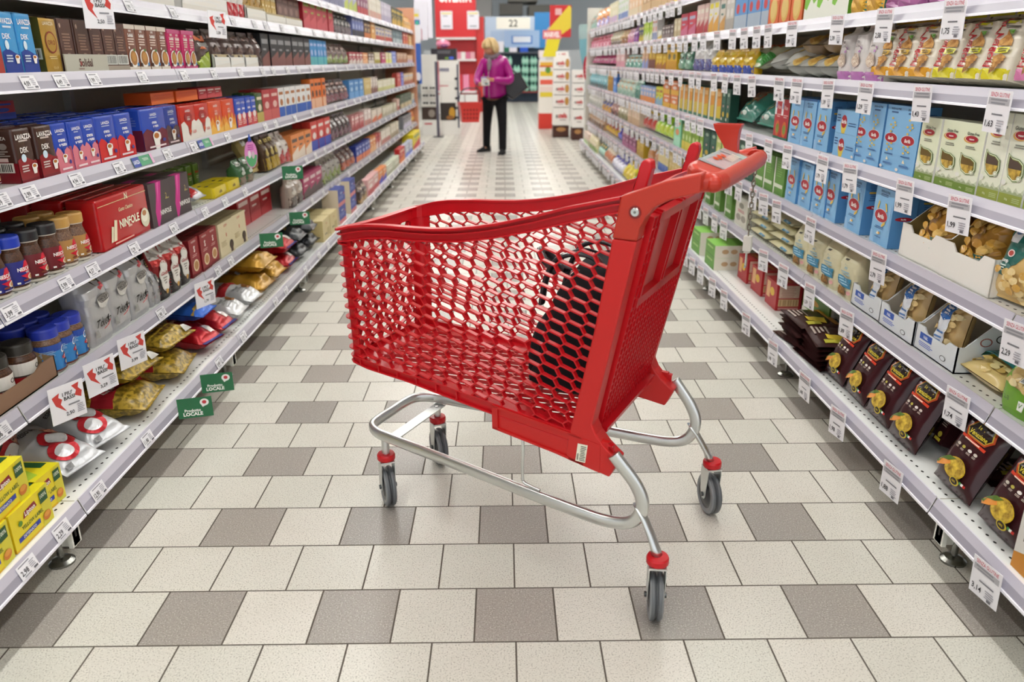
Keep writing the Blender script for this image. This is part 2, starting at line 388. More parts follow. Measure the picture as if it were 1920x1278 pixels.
def band(s0, s1, lo, hi, o0, o1, n, mat=RED):
    """solid strip of wall between two height curves, from offset o0 (inside) to o1 (outside)"""
    rs = []
    for i in range(n + 1):
        s = s0 + (s1 - s0) * i / n; a, b = lo(s), hi(s); rs.append([W(s, a, o1), W(s, b, o1), W(s, b, o0), W(s, a, o0)])
    bk.rings(rs, mat, False)
NS = 110
band(0, LEN, z_rim, z_top, -.003, .002, NS)
for dz, h, o in ((0, .005, .016), (-.0, .004, .0)):
    if o: band(0, LEN, lambda s: z_top(s) - h, lambda s: z_top(s) + .001, -.006, o, NS)
band(0, LEN, lambda s: (z_top(s) * .55 + z_rim(s) * .45) - .002, lambda s: (z_top(s) * .55 + z_rim(s) * .45) + .002, .001, .012, NS)
band(0, LEN, lambda s: z_rim(s) - .002, lambda s: z_rim(s) + .002, -.004, .012, NS)
band(0, LEN, z_bb, z_bt, -.003, .003, NS)
band(0, LEN, lambda s: z_bt(s) - .002, lambda s: z_bt(s) + .002, -.004, .011, NS)
band(0, LEN, lambda s: z_bb(s) - .003, lambda s: z_bb(s) + .001, -.004, .011, NS)
for s0, s1 in ((S_SIDE - .012, S_NOSE0 + .012), (S_NOSE1 - .012, LEN - S_SIDE + .012)): band(s0, s1, z_bt, z_rim, -.003, .002, 12)
# ribs: short uprights on the bottom band, ledges round the two nose corners
def rib(s, z0, z1, o0, o1, t=.0022):
    bk.rings([[W(s - t, z0, o0), W(s + t, z0, o0), W(s + t, z0, o1), W(s - t, z0, o1)], [W(s - t, z1, o0), W(s + t, z1, o0), W(s + t, z1, o1), W(s - t, z1, o1)]], RED, False)
for i in range(28):
    s = .12 + (LEN - .24) * i / 27
    if s > .45 and s < LEN - .45: rib(s, z_bb(s), z_bt(s), 0, .011)
for j in range(11):
    z = .53 + j * .0305
    for s0, s1 in ((S_SIDE - .008, S_NOSE0 + .008), (S_NOSE1 - .008, LEN - S_SIDE + .008)): band(s0, s1, lambda s: z - .0016, lambda s: z + .0016, 0, .013, 8)
# honeycomb: flat-topped cells, every wall of a cell a thin deep rib
def seg(p, q, P, off0, off1, th=.0018):
    """rib from p to q (2-D lattice coordinates) on the surface P(u, v, off)"""
    d = Vector((q[0] - p[0], q[1] - p[1]));
    if d.length < .003: return
    d.normalize(); n = Vector((-d.y, d.x)) * th; rs = []
    for c in (p, q): rs.append([P(c[0] - n.x, c[1] - n.y, off0), P(c[0] + n.x, c[1] + n.y, off0), P(c[0] + n.x, c[1] + n.y, off1), P(c[0] - n.x, c[1] - n.y, off1)])
    bk.rings(rs, RED, False)
def honey(u0, u1, v0, v1, P, inside, off0, off1, flip=1, k=1):
    """skewed honeycomb: long nearly level ribs, short rising ribs, steep ribs"""
    E1, E2, E3 = (.032 * k, .009 * k), (.015 * k, -.012 * k), (.010 * k, .017 * k)
    T1 = (E1[0] + E2[0], E1[1] + E2[1]); T2 = (E3[0] - E2[0], E3[1] - E2[1])
    def clip(p, q):
        a, b = inside(*p), inside(*q)
        if a and b: seg(p, q, P, off0, off1)
        elif a or b:
            if not a: p, q = q, p
            lo, hi = 0., 1.
            for _ in range(7):
                m = (lo + hi) / 2
                if inside(p[0] + (q[0] - p[0]) * m, p[1] + (q[1] - p[1]) * m): lo = m
                else: hi = m
            m = min(1, lo + .02); seg(p, (p[0] + (q[0] - p[0]) * m, p[1] + (q[1] - p[1]) * m), P, off0, off1)
    ub = u0 if flip > 0 else u1; L = u1 - u0
    for j in range(-2, int((v1 - v0 + .06 * L) / T2[1]) + 4):
        for i in range(-3, int(L / T1[0]) + 16):
            x = i * T1[0] + j * T2[0]; z = v0 + i * T1[1] + j * T2[1]
            f = lambda dx, dz: (ub + flip * (x + dx), z + dz)
            clip(f(0, 0), f(*E1)); clip(f(0, 0), f(-E2[0], -E2[1])); clip(f(0, 0), f(-E3[0], -E3[1]))
up_l = lambda z: .139 + (1.029 - z) * .198 - .012        # rear end of the honeycomb
in_side = lambda s, z: z_bt(s) < z < z_rim(s) and a_of(s) > up_l(z) and s < S_SIDE - .008
in_far = lambda s, z: z_bt(s) < z < z_rim(s) and a_of(s) > up_l(z) and s > LEN - S_SIDE + .008
in_nose = lambda s, z: z_bt(s) < z < z_rim(s) and S_NOSE0 + .01 < s < S_NOSE1 - .01
honey(.0, S_SIDE, .44, 1.0, W, in_side, -.005, .008)
honey(LEN - S_SIDE, LEN, .44, 1.0, W, in_far, -.005, .008, -1)
honey(S_NOSE0, S_NOSE1, .48, .85, W, in_nose, -.005, .008)
# basket floor
zf = lambda a: interp([(.15, .437), (.476, .455), (.945, .492)], a)
def fl(a, y, off=0): return (a, y, zf(a) + off)
hw = lambda a: wid(a) - .034 * (.87 - zf(a)) - .004
def plate(pts0, pts1, z0, z1):
    rs = [[fl(p[0], p[1], z0), fl(q[0], q[1], z0), fl(q[0], q[1], z1), fl(p[0], p[1], z1)] for p, q in zip(pts0, pts1)]; bk.rings(rs, RED, False)
AA = [.19 + (.955 - .19) * i / 20 for i in range(21)]
for g in (1, -1): plate([(a, g * hw(a)) for a in AA], [(a, g * (hw(a) - .052)) for a in AA], -.002, .002)
plate([(.9, y) for y in (-.17, 0, .17)], [(.958, y) for y in (-.17, 0, .17)], -.0015, .0025); plate([(.19, y) for y in (-.22, 0, .22)], [(.25, y) for y in (-.22, 0, .22)], -.0015, .0025)
honey(.2, .93, -.22, .22, fl, lambda a, y: .235 < a < .91 and abs(y) < hw(a) - .045, -.006, .004)
# skirt below the basket: raised panel on each side
for g in (1, -1):
    def sk(poly, o0, o1, mat=RED):
        f = lambda o: [(a, g * (wid(a) - .034 * max(0, .87 - z) + o), z) for a, z in poly]; A, B = f(o0), f(o1); n = len(poly)
        bk.add(A, [tuple(range(n))], mat); bk.add(B, [tuple(range(n))[::-1]], mat); bk.add(A + B, [(i, n + i, n + (i + 1) % n, (i + 1) % n) for i in range(n)], mat)
    sk([(.479, .462), (.479, .397), (.295, .375), (.15, .352), (.15, .44)], -.004, .010, RED2)
    for p in ([(.479, .466), (.479, .397), (.462, .395), (.462, .465)], [(.479, .404), (.479, .397), (.295, .375), (.215, .362), (.215, .370)], [(.479, .466), (.22, .440), (.22, .434), (.479, .459)], [(.255, .442), (.255, .368), (.17, .355), (.17, .432)]): sk(p, .009, .015, RED2)
bk.obj('basket', cart, fix=True)

def slab(poly, o0, o1, g, mat, name, bevel=True):
    mb = MB(); f = lambda o: [(a, g * (wid(a) - .034 * max(0, min(.87, 9) - z) + o), z) for a, z in poly]
    A, B = f(o0), f(o1); n = len(poly)
    mb.add(A, [tuple(range(n))], mat); mb.add(B, [tuple(range(n))[::-1]], mat); mb.add(A + B, [(i, n + i, n + (i + 1) % n, (i + 1) % n) for i in range(n)], mat)
    o = mb.obj(name, cart, fix=True)
    if bevel: bv = o.modifiers.new('edge', 'BEVEL'); bv.width = .004; bv.segments = 2; bv.limit_method = 'ANGLE'; bv.harden_normals = False
    return o
leg_poly = [(.156, .940), (.194, .719), (.252, .452), (.262, .40), (.262, .368), (.2, .359), (.145, .349), (.122, .401), (.138, .412), (.16, .430), (.182, .455), (.194, .480), (.142, .728), (.099, .940)]
br_poly = [(.139, 1.034), (.156, .941), (.0985, .941), (.094, .968), (.082, .995), (.062, 1.017), (.031, 1.034), (-.013, 1.048), (-.03, 1.053), (-.03, 1.092), (.045, 1.071)]
for g in (1, -1):
    l = slab(leg_poly, -.034, .014, g, RED2, 'side_leg')
    b = slab(br_poly, -.03, .016, g, RED3, 'handle_bracket')
    mb = MB(); a, z = .105, 1.003; y = wid(a) + .0165
    for r0, r1, m, o in ((.0135, .0135, M('7a1a16', 'plastic'), .0), (.0105, .0085, M('d2d6d2', 'metal'), .0012), (.003, .002, M('8b8f8b', 'metal'), .0042)):
        mb.rings([[(a + r0 * cos(t * PI / 8), g * (y + o), z + r0 * sin(t * PI / 8)) for t in range(16)], [(a + r1 * cos(t * PI / 8), g * (y + o + .0025), z + r1 * sin(t * PI / 8)) for t in range(16)]], m, False)
    mb.obj('bolt', b)['label'] = 'silver bolt head'
mb = MB()    # maker's label on the leg
f = lambda u, v, o: (.235 - u - .06 * 0 + (.0 - v) * .12, wid(.2) - .034 * (.87 - (.375 + v)) + .0146 + o, .372 + v)
d = Draw(mb, .026, .05, f, maxlen=.02, step=.0003); d.r(0, 0, 1, 1, 'e9e6d2'); d.bars(.08, .08, .26, .45, '262626', 6); d.lines(.34, .08, .95, .9, 9, '6a6a62')
mb.obj('maker_label', cart)['label'] = 'cream paper label'

# handle bar, its advert plate, reader cradle
mb = MB(); hp = [(.012, .247, 1.062), (-.012, .25, 1.067), (-.034, .246, 1.069), (-.046, .232, 1.068), (-.051, .205, 1.067), (-.052, .1, 1.066), (-.052, 0, 1.066)]
hp = hp + [(a, -y, z) for a, y, z in hp[:-1][::-1]]
mb.tube(hp, .0195, RED3, 14)
for g in (1, -1): mb.ball((-.046, g * .247, 1.068), .019, .019, .019, RED3, 12, 8)
mb.obj('handle', cart)
mb = MB(); prof = [(.036, 1.062), (.034, 1.088), (.026, 1.0965), (.014, 1.0975), (-.05, 1.0765), (-.066, 1.070), (-.07, 1.06), (-.05, 1.046), (-.02, 1.05)]
def sc(k, y): return [(-.03 + (a + .03) * k, y, 1.062 + (z - 1.062) * k) for a, z in prof]
mb.rings([sc(.72, .185), sc(.93, .166), sc(1, .15), sc(1, -.15), sc(.93, -.166), sc(.72, -.185)], RED3, False)
pl = mb.obj('advert_plate', cart, fix=True); bv = pl.modifiers.new('edge', 'BEVEL'); bv.width = .004; bv.segments = 2
mb = MB(); d = Draw(mb, .25, .07, lambda u, v, o: (-.047 + v * .945 - o * .3, .13 - u, 1.0777 + v * .31 + o), 'gloss', step=.0003)
d.r(0, 0, 1, 1, 'b9aeb2'); d.r(0, .85, 1, 1, '9fb4b4'); d.r(0, 0, 1, .12, 'd9d6d2'); d.p([(0, 1), (.12, 1), (.02, 0), (0, 0)], '9aa3a8'); d.r(.78, .0, 1, 1, 'aab8b8')
for i in range(7): d.e(.3 + i * .045, .66 + .06 * sin(i * 2.1), .026, .11, 'd0582e', 8)
for i in range(6): d.p([(.42 + i * .055, .2), (.45 + i * .055, .2), (.475 + i * .055, .5), (.445 + i * .055, .5)], 'ead9c8')
mb.obj('advert_insert', pl)['label'] = 'grey advert card with orange lettering'
mb = MB(); rs = []
for z, a0, a1, t in ((1.083, -.016, .012, .013), (1.096, -.014, .015, .013), (1.11, -.013, .022, .0135), (1.128, -.013, .034, .0145), (1.145, -.015, .044, .016), (1.154, -.019, .047, .017), (1.157, -.02, .048, .017)):
    rs.append([(a0, -.13 - t, z), (a1, -.13 - t, z), (a1, -.13 + t, z), (a0, -.13 + t, z)])
rs += [[(a0, -.13 - t, z), (a1, -.13 - t, z), (a1, -.13 + t, z), (a0, -.13 + t, z)] for z, a0, a1, t in ((1.157, -.017, .045, .0145), (1.14, -.012, .035, .012))]
mb.rings(rs, RED3, False); ch = mb.obj('reader_cradle', cart, fix=True)

# coin lock: chain hanging off the handle end, pale plastic body, steel key
mb = MB(); cx, cy = -.04, -.247
mb.rings([[(cx + .0215 * cos(k * PI / 8), cy + .028 + yy, 1.068 + .0215 * sin(k * PI / 8)) for k in range(16)] for yy in (-.006, .006)], RED3, False); lk = mb.obj('coin_lock', cart)
mb = MB(); z = 1.046; n = 0
while z > .868:
    pts = []
    for i in range(14):
        t = 2 * PI * i / 14; u = .0042 * cos(t); v = .0095 * sin(t); pts.append((cx + (u if n % 2 else 0), cy + .012 + (0 if n % 2 else u), z + v))
    mb.tube(pts, .0015, M('8f8a7c', 'metal'), 6, closed=True, up=(.3, .5, .1)); z -= .0142; n += 1
mb.obj('chain', lk)['label'] = 'dull steel chain'
cy += .012
mb = MB(); mb.box(cx - .010, cx + .010, cy - .014, cy + .012, .828, .866, M('d8d8ce', 'plastic')); mb.box(cx - .007, cx + .007, cy - .009, cy + .009, .822, .828, M('c6c6bc', 'plastic')); o = mb.obj('lock_body', lk, fix=True); o['label'] = 'pale plastic lock body'
mb = MB(); mb.box(cx - .002, cx + .002, cy - .006, cy + .006, .783, .822, M('b9bab6', 'metal')); mb.box(cx - .002, cx + .002, cy - .002, cy + .012, .782, .786, M('b9bab6', 'metal')); mb.obj('key', lk)['label'] = 'steel key'

# rear gate: ribbed flap between the two legs with two blanked windows, and its two seat posts
gate = MB(); gl = .56
def G(y, t, o=0):  # t 0 at the top edge .. 1 at the bottom
    a = .088 + .118 * t; z = .995 - .548 * t; return (a + o * .97, y, z + o * .2)
hwg = lambda t: .222 - .03 * t
def gbar(y0, t0, y1, t1, o0, o1, w, wt):
    gate.rings([[G(y0 - w, t0 - wt, o0), G(y0 + w, t0 + wt, o0), G(y0 + w, t0 + wt, o1), G(y0 - w, t0 - wt, o1)], [G(y1 - w, t1 - wt, o0), G(y1 + w, t1 + wt, o0), G(y1 + w, t1 + wt, o1), G(y1 - w, t1 - wt, o1)]], RED, False)
ny = 17
for i in range(ny + 1):
    k = -1 + 2 * i / ny; inner = abs(k) < .8
    gbar(k * hwg(.42 if inner else .02), .42 if inner else .02, k * hwg(1), 1, -.012, .003, .0016, 0)
for j in range(17):
    t = .43 + .57 * j / 16; gbar(-hwg(t), t, hwg(t), t, -.010, .004, 0, .003)
for j in range(9):
    t = .02 + .4 * j / 8
    for g in (1, -1): gbar(g * hwg(t), t, g * hwg(t) * .8, t, -.01, .004, 0, .003)
for g in (1, -1):
    gbar(g * .168, .0, g * .165, .43, -.014, .006, .006, 0); gbar(g * .012, .0, g * .012, .43, -.014, .006, .004, 0)
gbar(-.18, .03, .18, .03, -.014, .006, 0, .02); gbar(-.18, .40, .18, .40, -.014, .006, 0, .022); gbar(-hwg(1), 1, hwg(1), 1, -.03, .012, 0, .012)
gt = gate.obj('rear_gate', cart, fix=True)
for g in (1, -1):
    mb = MB(); cyy = g * .088
    mb.grid(lambda u, v: G(cyy + (u - .5) * .15, .04 + .36 * v, .004), 1, 1, M('c0605a', 'plastic'), False); mb.obj('window_blank', gt)['label'] = 'faded red window panel'
for yc in (.197, -.197):
    mb = MB()
    pts = [(.150, .98), (.128, 1.062), (.124, 1.086), (.118, 1.1), (.108, 1.105), (.097, 1.1), (.095, 1.085), (.103, 1.05), (.115, .98)]
    A = [(a, yc - .016, z) for a, z in pts]; B = [(a, yc + .016, z) for a, z in pts]; n = len(pts)
    mb.add(A, [tuple(range(n))], RED); mb.add(B, [tuple(range(n))[::-1]], RED); mb.add(A + B, [(i, n + i, n + (i + 1) % n, (i + 1) % n) for i in range(n)], RED)
    o = mb.obj('seat_post', cart, fix=True); bv = o.modifiers.new('edge', 'BEVEL'); bv.width = .004; bv.segments = 2
    mb = MB(); dk = M('6e0a10', 'plastic')  # dark red patches stand in for shade inside the post back
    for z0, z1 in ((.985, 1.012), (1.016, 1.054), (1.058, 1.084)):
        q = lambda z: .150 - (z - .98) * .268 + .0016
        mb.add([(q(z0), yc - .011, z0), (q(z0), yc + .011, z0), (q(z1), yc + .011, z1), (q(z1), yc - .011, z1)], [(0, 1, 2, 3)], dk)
    mb.obj('hollow_shade', o)['label'] = 'dark patches painted as shade in the post back'
mb = MB()     # folded child seat flap with its curved top
fp = [(-.165, .99), (-.162, 1.01), (-.148, 1.032), (-.12, 1.043), (.0, 1.046), (.12, 1.043), (.148, 1.032), (.162, 1.01), (.165, .99), (.165, .93), (-.165, .93)]
A = [(.112 + (1.0 - z) * .2, y, z) for y, z in fp]; B = [(.106 + (1.0 - z) * .2, y, z) for y, z in fp]; n = len(fp)
mb.add(A, [tuple(range(n))], RED); mb.add(B, [tuple(range(n))[::-1]], RED); mb.add(A + B, [(i, n + i, n + (i + 1) % n, (i + 1) % n) for i in range(n)], RED); mb.obj('child_seat_flap', cart, fix=True)

# steel under-frame
def smooth(P, n=6):
    out = []; P = [Vector(p) for p in P]
    for i in range(len(P) - 1):
        p0, p1, p2, p3 = P[max(i - 1, 0)], P[i], P[i + 1], P[min(i + 2, len(P) - 1)]
        for k in range(n):
            t = k / n; out.append(tuple(.5 * ((2 * p1) + (p2 - p0) * t + (2 * p0 - 5 * p1 + 4 * p2 - p3) * t * t + (3 * p1 - p0 - 3 * p2 + p3) * t ** 3)))
    return out + [tuple(P[-1])]
half = [(.135, .258, .415), (.112, .256, .388), (.078, .252, .345), (.06, .25, .302), (.066, .248, .262), (.09, .246, .233), (.135, .243, .219), (.2, .238, .2165), (.36, .220, .222), (.52, .200, .229), (.7, .178, .237), (.86, .158, .244), (.92, .148, .246), (.962, .12, .248), (.972, .07, .248), (.972, 0, .248)]
path = smooth(half); path = path + [(a, -y, z) for a, y, z in path[:-1][::-1]]
mb = MB(); rs = []
P = [Vector(p) for p in path]
for i in range(len(P)):     # flat-sided oval tube
    t = (P[min(i + 1, len(P) - 1)] - P[max(i - 1, 0)]).normalized(); sd = t.cross(Vector((0, 0, 1)))
    sd = Vector((0, 1, 0)) if sd.length < .15 else sd.normalized()
    if abs(t.z) > .35 or P[i].x < .13: sd = Vector((0, -1 if P[i].y > 0 else 1, 0)) if P[i].y > 0 else Vector((0, -1, 0))
    if P[i].y < 0 and P[i].x < .13: sd = Vector((0, 1, 0))
    if P[i].y > 0 and P[i].x < .13: sd = Vector((0, 1, 0))
    n = sd.cross(t).normalized(); ring = []
    for k in range(14):
        an = 2 * PI * k / 14; c, s_ = cos(an), sin(an); ring.append(tuple(P[i] + sd * (.0105 * (abs(c) ** .7) * (1 if c > 0 else -1)) + n * (.0165 * (abs(s_) ** .8) * (1 if s_ > 0 else -1))))
    rs.append(ring)
# keep neighbouring rings in step
fixed = [rs[0]]
for r in rs[1:]:
    best = min(((sum((Vector(r[(k * dr + o) % 14]) - Vector(fixed[-1][k])).length for k in range(14)), dr, o) for dr in (1, -1) for o in range(14)))
    fixed.append([r[(k * best[1] + best[2]) % 14] for k in range(14)])
mb.rings(fixed, GALV); mb.obj('under_frame', cart, fix=True)
mb = MB(); mb.obox((.885, 0, .226), Vector((.019, 0, 0)), Vector((0, .152, 0)), Vector((0, 0, .002)), GALV2); mb.ball((.885, -.125, .229), .007, .007, .004, GALV); mb.ball((.885, .125, .229), .007, .007, .004, GALV); mb.obj('front_cross_strap', cart)
mb = MB(); wp = [(.472, .19, .415), (.472, .19, .385), (.45, .196, .375), (.435, .2, .384), (.425, .204, .4), (.41, .21, .39), (.4, .212, .36), (.4, .214, .27), (.395, .216, .25), (.37, .219, .244), (.345, .222, .241)]
mb.tube(smooth(wp, 4), .0044, GALV, 8); mb.obj('wire_stop', cart)

# castors
def castor(x, y, roll_dir, ztop):
    """pivot at x, y; wheel trails along roll_dir (cart axes)"""
    t = link('castor', None, cart); t.location = (x, y, 0); t.rotation_euler = (0, 0, math.atan2(roll_dir[1], roll_dir[0]))
    mb = MB(); off = .0; r = .0625; GR = M('5d6063', 'plastic'); GR2 = M('84878a', 'plastic'); DK = M('3e4043', 'plastic')
    prof = [(.012, -.017), (.03, -.017), (.032, -.014), (.044, -.014), (.046, -.0165), (.056, -.0165), (.0615, -.013), (.0625, -.008), (.0605, -.0035), (.0575, -.003), (.0575, .003), (.0605, .0035), (.0625, .008), (.0615, .013), (.056, .0165), (.046, .0165), (.044, .014), (.032, .014), (.03, .017), (.012, .017)]
    ms = [DK, DK, DK, GR2, GR2, GR2, GR, GR, GR, DK, GR, GR, GR, GR2, GR2, GR2, DK, DK, DK]
    n = 36
    mb.rings([[(rr * cos(2 * PI * i / n), yy, .0628 + rr * sin(2 * PI * i / n)) for i in range(n)] for rr, yy in prof], GR, True, True, False, ms)
    mb.obj('wheel', t, fix=True)
    mb = MB()
    for g in (1, -1):
        pts = [(-.024, .152), (.024, .152), (.024, .135), (.016, .06), (.009, .05), (-.009, .05), (-.02, .075), (-.026, .13)]
        mb.prism(pts, g * .0195, g * .0215, GALV2)
        mb.rings([[(.007 * cos(2 * PI * i / 12), g * yy, .0628 + .007 * sin(2 * PI * i / 12)) for i in range(12)] for yy in (.0215, .027)], M('55585a', 'metal'), False)
    mb.box(-.025, .025, -.0215, .0215, .150, .155, GALV2); mb.obj('fork', t, fix=True)
    mb = MB(); mb.lathe([(.017, .155), (.025, .155), (.0275, .159), (.0275, .171), (.025, .176), (.012, .177)], RED, 24); mb.obj('collar', t)['label'] = 'red plastic ring'
    if ztop:
        mb = MB(); mb.lathe([(.012, .176), (.012, ztop)], GALV2, 12); mb.obj('pivot', t)
A0 = math.atan2(.466, -.885)
def to_cart(dx, dy): return (dx * cos(-A0) - dy * sin(-A0), dx * sin(-A0) + dy * cos(-A0))
for (x, y), d, zt in (((.008, .268), (-.12, -1), 0), ((.004, -.268), (.16, -1), 0), ((.905, .135), (.36, -1), .224), ((.905, -.16), (.42, -1), .224)): castor(x, y, to_cart(*d), zt)
for g in (1, -1):     # bracket from the frame bend down to each rear castor
    mb = MB(); rs = []
    for a, y, z, r in ((.072, .248, .285, .012), (.055, .250, .262, .0135), (.034, .256, .225, .0135), (.018, .262, .195, .014), (.012, .265, .178, .0155)):
        rs.append([(a + r * 1.1 * cos(k * PI / 6) * .9, g * (y + r * sin(k * PI / 6)), z + r * .8 * cos(k * PI / 6) * .55) for k in range(12)])
    mb.rings(rs, GALV); mb.obj('castor_bracket', cart, fix=True)

# ------------------------------------------------------------------ builders of packs. local frame: x along the shelf, y into the shelf, z up; front face at y = 0
SIDE = 'L'      # rack the pack is being made for (decides which flank faces the camera)
def side_fn(w, h, d):
    return (lambda u, v, o: (-w / 2 - o, d - u, v)) if SIDE == 'L' else (lambda u, v, o: (w / 2 + o, u, v))
def k_box(w, h, d, c):
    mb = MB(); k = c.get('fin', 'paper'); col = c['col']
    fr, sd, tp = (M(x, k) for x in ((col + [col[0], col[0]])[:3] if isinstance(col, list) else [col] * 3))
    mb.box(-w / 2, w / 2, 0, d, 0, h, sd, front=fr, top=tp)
    if c.get('draw'): c['draw'](Draw(mb, w, h, lambda u, v, o: (u - w / 2, -o, v), k))
    if c.get('sdraw'): c['sdraw'](Draw(mb, d, h, side_fn(w, h, d), k))
    if c.get('tdraw'): c['tdraw'](Draw(mb, w, d, lambda u, v, o: (u - w / 2, v, h + o), k))
    return mb
def rrect(w, d, r, z, yc, n=3, jit=0):
    pts = []
    for cx, cy, a0 in ((w / 2 - r, -d / 2 + r, -90), (w / 2 - r, d / 2 - r, 0), (-w / 2 + r, d / 2 - r, 90), (-w / 2 + r, -d / 2 + r, 180)):
        for i in range(n + 1):
            a = math.radians(a0 + 90 * i / n); pts.append((cx + r * cos(a), yc + cy + r * sin(a), z))
    return pts
def k_brick(w, h, d, c):
    """vacuum-packed coffee brick: square shouldered, folded fin on top"""
    mb = MB(); k = c.get('fin', 'gloss'); m = M(c['col'] if isinstance(c['col'], str) else c['col'][0], k); r = min(w, d) * .1
    rs = [rrect(w * (1 - e), d * (1 - e), r, z * h, d / 2) for z, e in ((0, .06), (.012, .01), (.3, 0), (.6, .004), (.95, .006), (.985, .03))]
    rs += [rrect(w * .9, d * .5, .004, h * 1.0, d / 2)]
    mb.rings(rs, m, True)
    mb.box(-w * .46, w * .46, d * .42, d * .58, h * .99, h * 1.012, m)
    D = Draw(mb, w, h, lambda u, v, o: (u - w / 2, -o - .0008 + .0008 * 0, v), k, step=.0003)
    if c.get('draw'): c['draw'](D)
    if c.get('sdraw'): f = side_fn(w, h, d); c['sdraw'](Draw(mb, d, h, lambda u, v, o: f(u, v, o + .0008), k, step=.0003))
    if c.get('tdraw'): c['tdraw'](Draw(mb, w, d, lambda u, v, o: (u - w / 2, v, h * 1.001 + o), k))
    return mb
def sgnp(x, p): return abs(x) ** p * (1 if x >= 0 else -1)
def k_bag(w, h, d, c):
    """stand-up bag: boxy foot, flattening to a crimped seam at the top"""
    mb = MB(); k = c.get('fin', 'foil'); col = c['col'] if isinstance(c['col'], str) else c['col'][0]; m = M(col, k); neck = c.get('neck', .55); tw = c.get('topw', .96); ph = c.get('ph', 1.3); q1 = c.get('sq', .4); q2 = .55 if q1 == .4 else .3
    def hd(t): s = max(0, min(1, (t - neck) / (.94 - neck))); return d / 2 * (1 - s * s * (3 - 2 * s)) * (.9 + .1 * min(1, t * 8)) + .002
    def ww(t): return w * (1 - (1 - tw) * max(0, (t - .5) * 2))
    def wr(x, t): return .0035 * (w / .1) * sin(26 * t + 9 * x / w + ph) * (.25 + t) * (1 if t < .97 else .2)
    yc = lambda t: d / 2 + d * .12 * max(0, t - neck)
    rs = []; n = 20; T = [0, .02, .08, .2, .32, .44, .56, .66, .75, .83, .9, .95, .965, 1.0]
    def pt(a, t):
        x = sgnp(cos(a), q1) * ww(t) / 2; s = sgnp(sin(a), q2); y = yc(t) + s * (hd(t) + wr(x, t) * (1 if t < .95 else .3)); return (x, y, t * h)
    for t in T: rs.append([pt(2 * PI * i / n, t) for i in range(n)])
    mb.rings(rs, m, True)
    def front(u, v, o):
        t = v / h; X = max(-.985, min(.985, (2 * u / w - 1))); cc = abs(X) ** (1 / q1); s = math.sqrt(max(0, 1 - cc * cc)) ** q2; x = X * ww(t) / 2
        return (x, yc(t) - s * (hd(t) + wr(x, t) * (1 if t < .95 else .3)) - o - .0016, v)
    D = Draw(mb, w, h, front, k, maxlen=w * .16, step=.0006)
    if c.get('draw'): c['draw'](D)
    return mb
def k_pillow(w, h, d, c):
    """flow-wrapped bag: puffed front and back, crimped ends"""
    mb = MB(); k = c.get('fin', 'foil'); col = c['col'] if isinstance(c['col'], str) else c['col'][0]; m = GOLD() if c.get('weave') else M(col, k); am = c.get('wr', 1.0); ph = c.get('ph', .7); e = c.get('end', .06)
    def th(u, v):
        vv = (v - e) / (1 - 2 * e)
        if vv <= 0 or vv >= 1: return .0012
        a = max(0, 1 - abs(2 * u - 1) ** 3.2) ** .55; b = max(0, 1 - abs(2 * vv - 1) ** 4.5) ** .6
        return .0012 + d / 2 * a * b * (1 + am * (.09 * sin(14 * u + 5 * v + ph) * sin(11 * v - 4 * u + ph) + .05 * sin(31 * v + 9 * u + ph)))
    wv = lambda v: w * (.94 + .06 * min(1, abs(2 * v - 1) ** 3))
    nu, nv = c.get('nu', 14), c.get('nv', 20)
    mb.grid(lambda u, v: ((u - .5) * wv(v), d / 2 - th(u, v), v * h), nu, nv, m); mb.grid(lambda u, v: ((.5 - u) * wv(v), d / 2 + th(1 - u, v), v * h), nu, nv, m)
    D = Draw(mb, w, h, lambda u, v, o: ((u / w - .5) * wv(v / h), d / 2 - th(max(0, min(1, u / w)), v / h) - o - .0012, v), k, maxlen=w * .13, step=.0006)
    if c.get('draw'): c['draw'](D)
    return mb
def k_tray(w, h, d, c):
    """display carton: low front lip with a notch, flanks rising to a tall back"""
    mb = MB(); m = M(c['col'] if isinstance(c['col'], str) else c['col'][0], 'paper'); inn = M(c.get('inn', 'b9a988'), 'matte'); t = .004; lip = c.get('lip', .4) * h; bk = c.get('bk', 1.0) * h
    mb.box(-w / 2, w / 2, 0, d, 0, t, m); mb.box(-w / 2, w / 2, d - t, d, t, bk, m, front=inn)
    lp = [(-w / 2, 0), (w / 2, 0), (w / 2, lip), (w * .3, lip), (w * .22, lip * .8), (-w * .22, lip * .8), (-w * .3, lip), (-w / 2, lip)] if c.get('notch', 1) else [(-w / 2, 0), (w / 2, 0), (w / 2, lip), (-w / 2, lip)]
    n = len(lp); A = [(x, 0, z) for x, z in lp]; B = [(x, t, z) for x, z in lp]; mb.add(A, [tuple(range(n))], m); mb.add(B, [tuple(range(n))[::-1]], inn); mb.add(A + B, [(i, n + i, n + (i + 1) % n, (i + 1) % n) for i in range(n)], m)
    for g in (1, -1):
        sp = [(0, 0), (d, 0), (d, bk), (d * .55, bk), (d * .08, lip), (0, lip)]; n = len(sp)
        A = [(g * w / 2, y, z) for y, z in sp]; B = [(g * (w / 2 - t), y, z) for y, z in sp]; mb.add(A, [tuple(range(n))], m); mb.add(B, [tuple(range(n))[::-1]], inn); mb.add(A + B, [(i, n + i, n + (i + 1) % n, (i + 1) % n) for i in range(n)], m)
    if c.get('draw'): c['draw'](Draw(mb, w, lip * .8 if c.get('notch', 1) else lip, lambda u, v, o: (u - w / 2, -o, v), 'paper'))
    if c.get('sdraw'): c['sdraw'](Draw(mb, d, h, side_fn(w, h, d), 'paper'))
    return mb
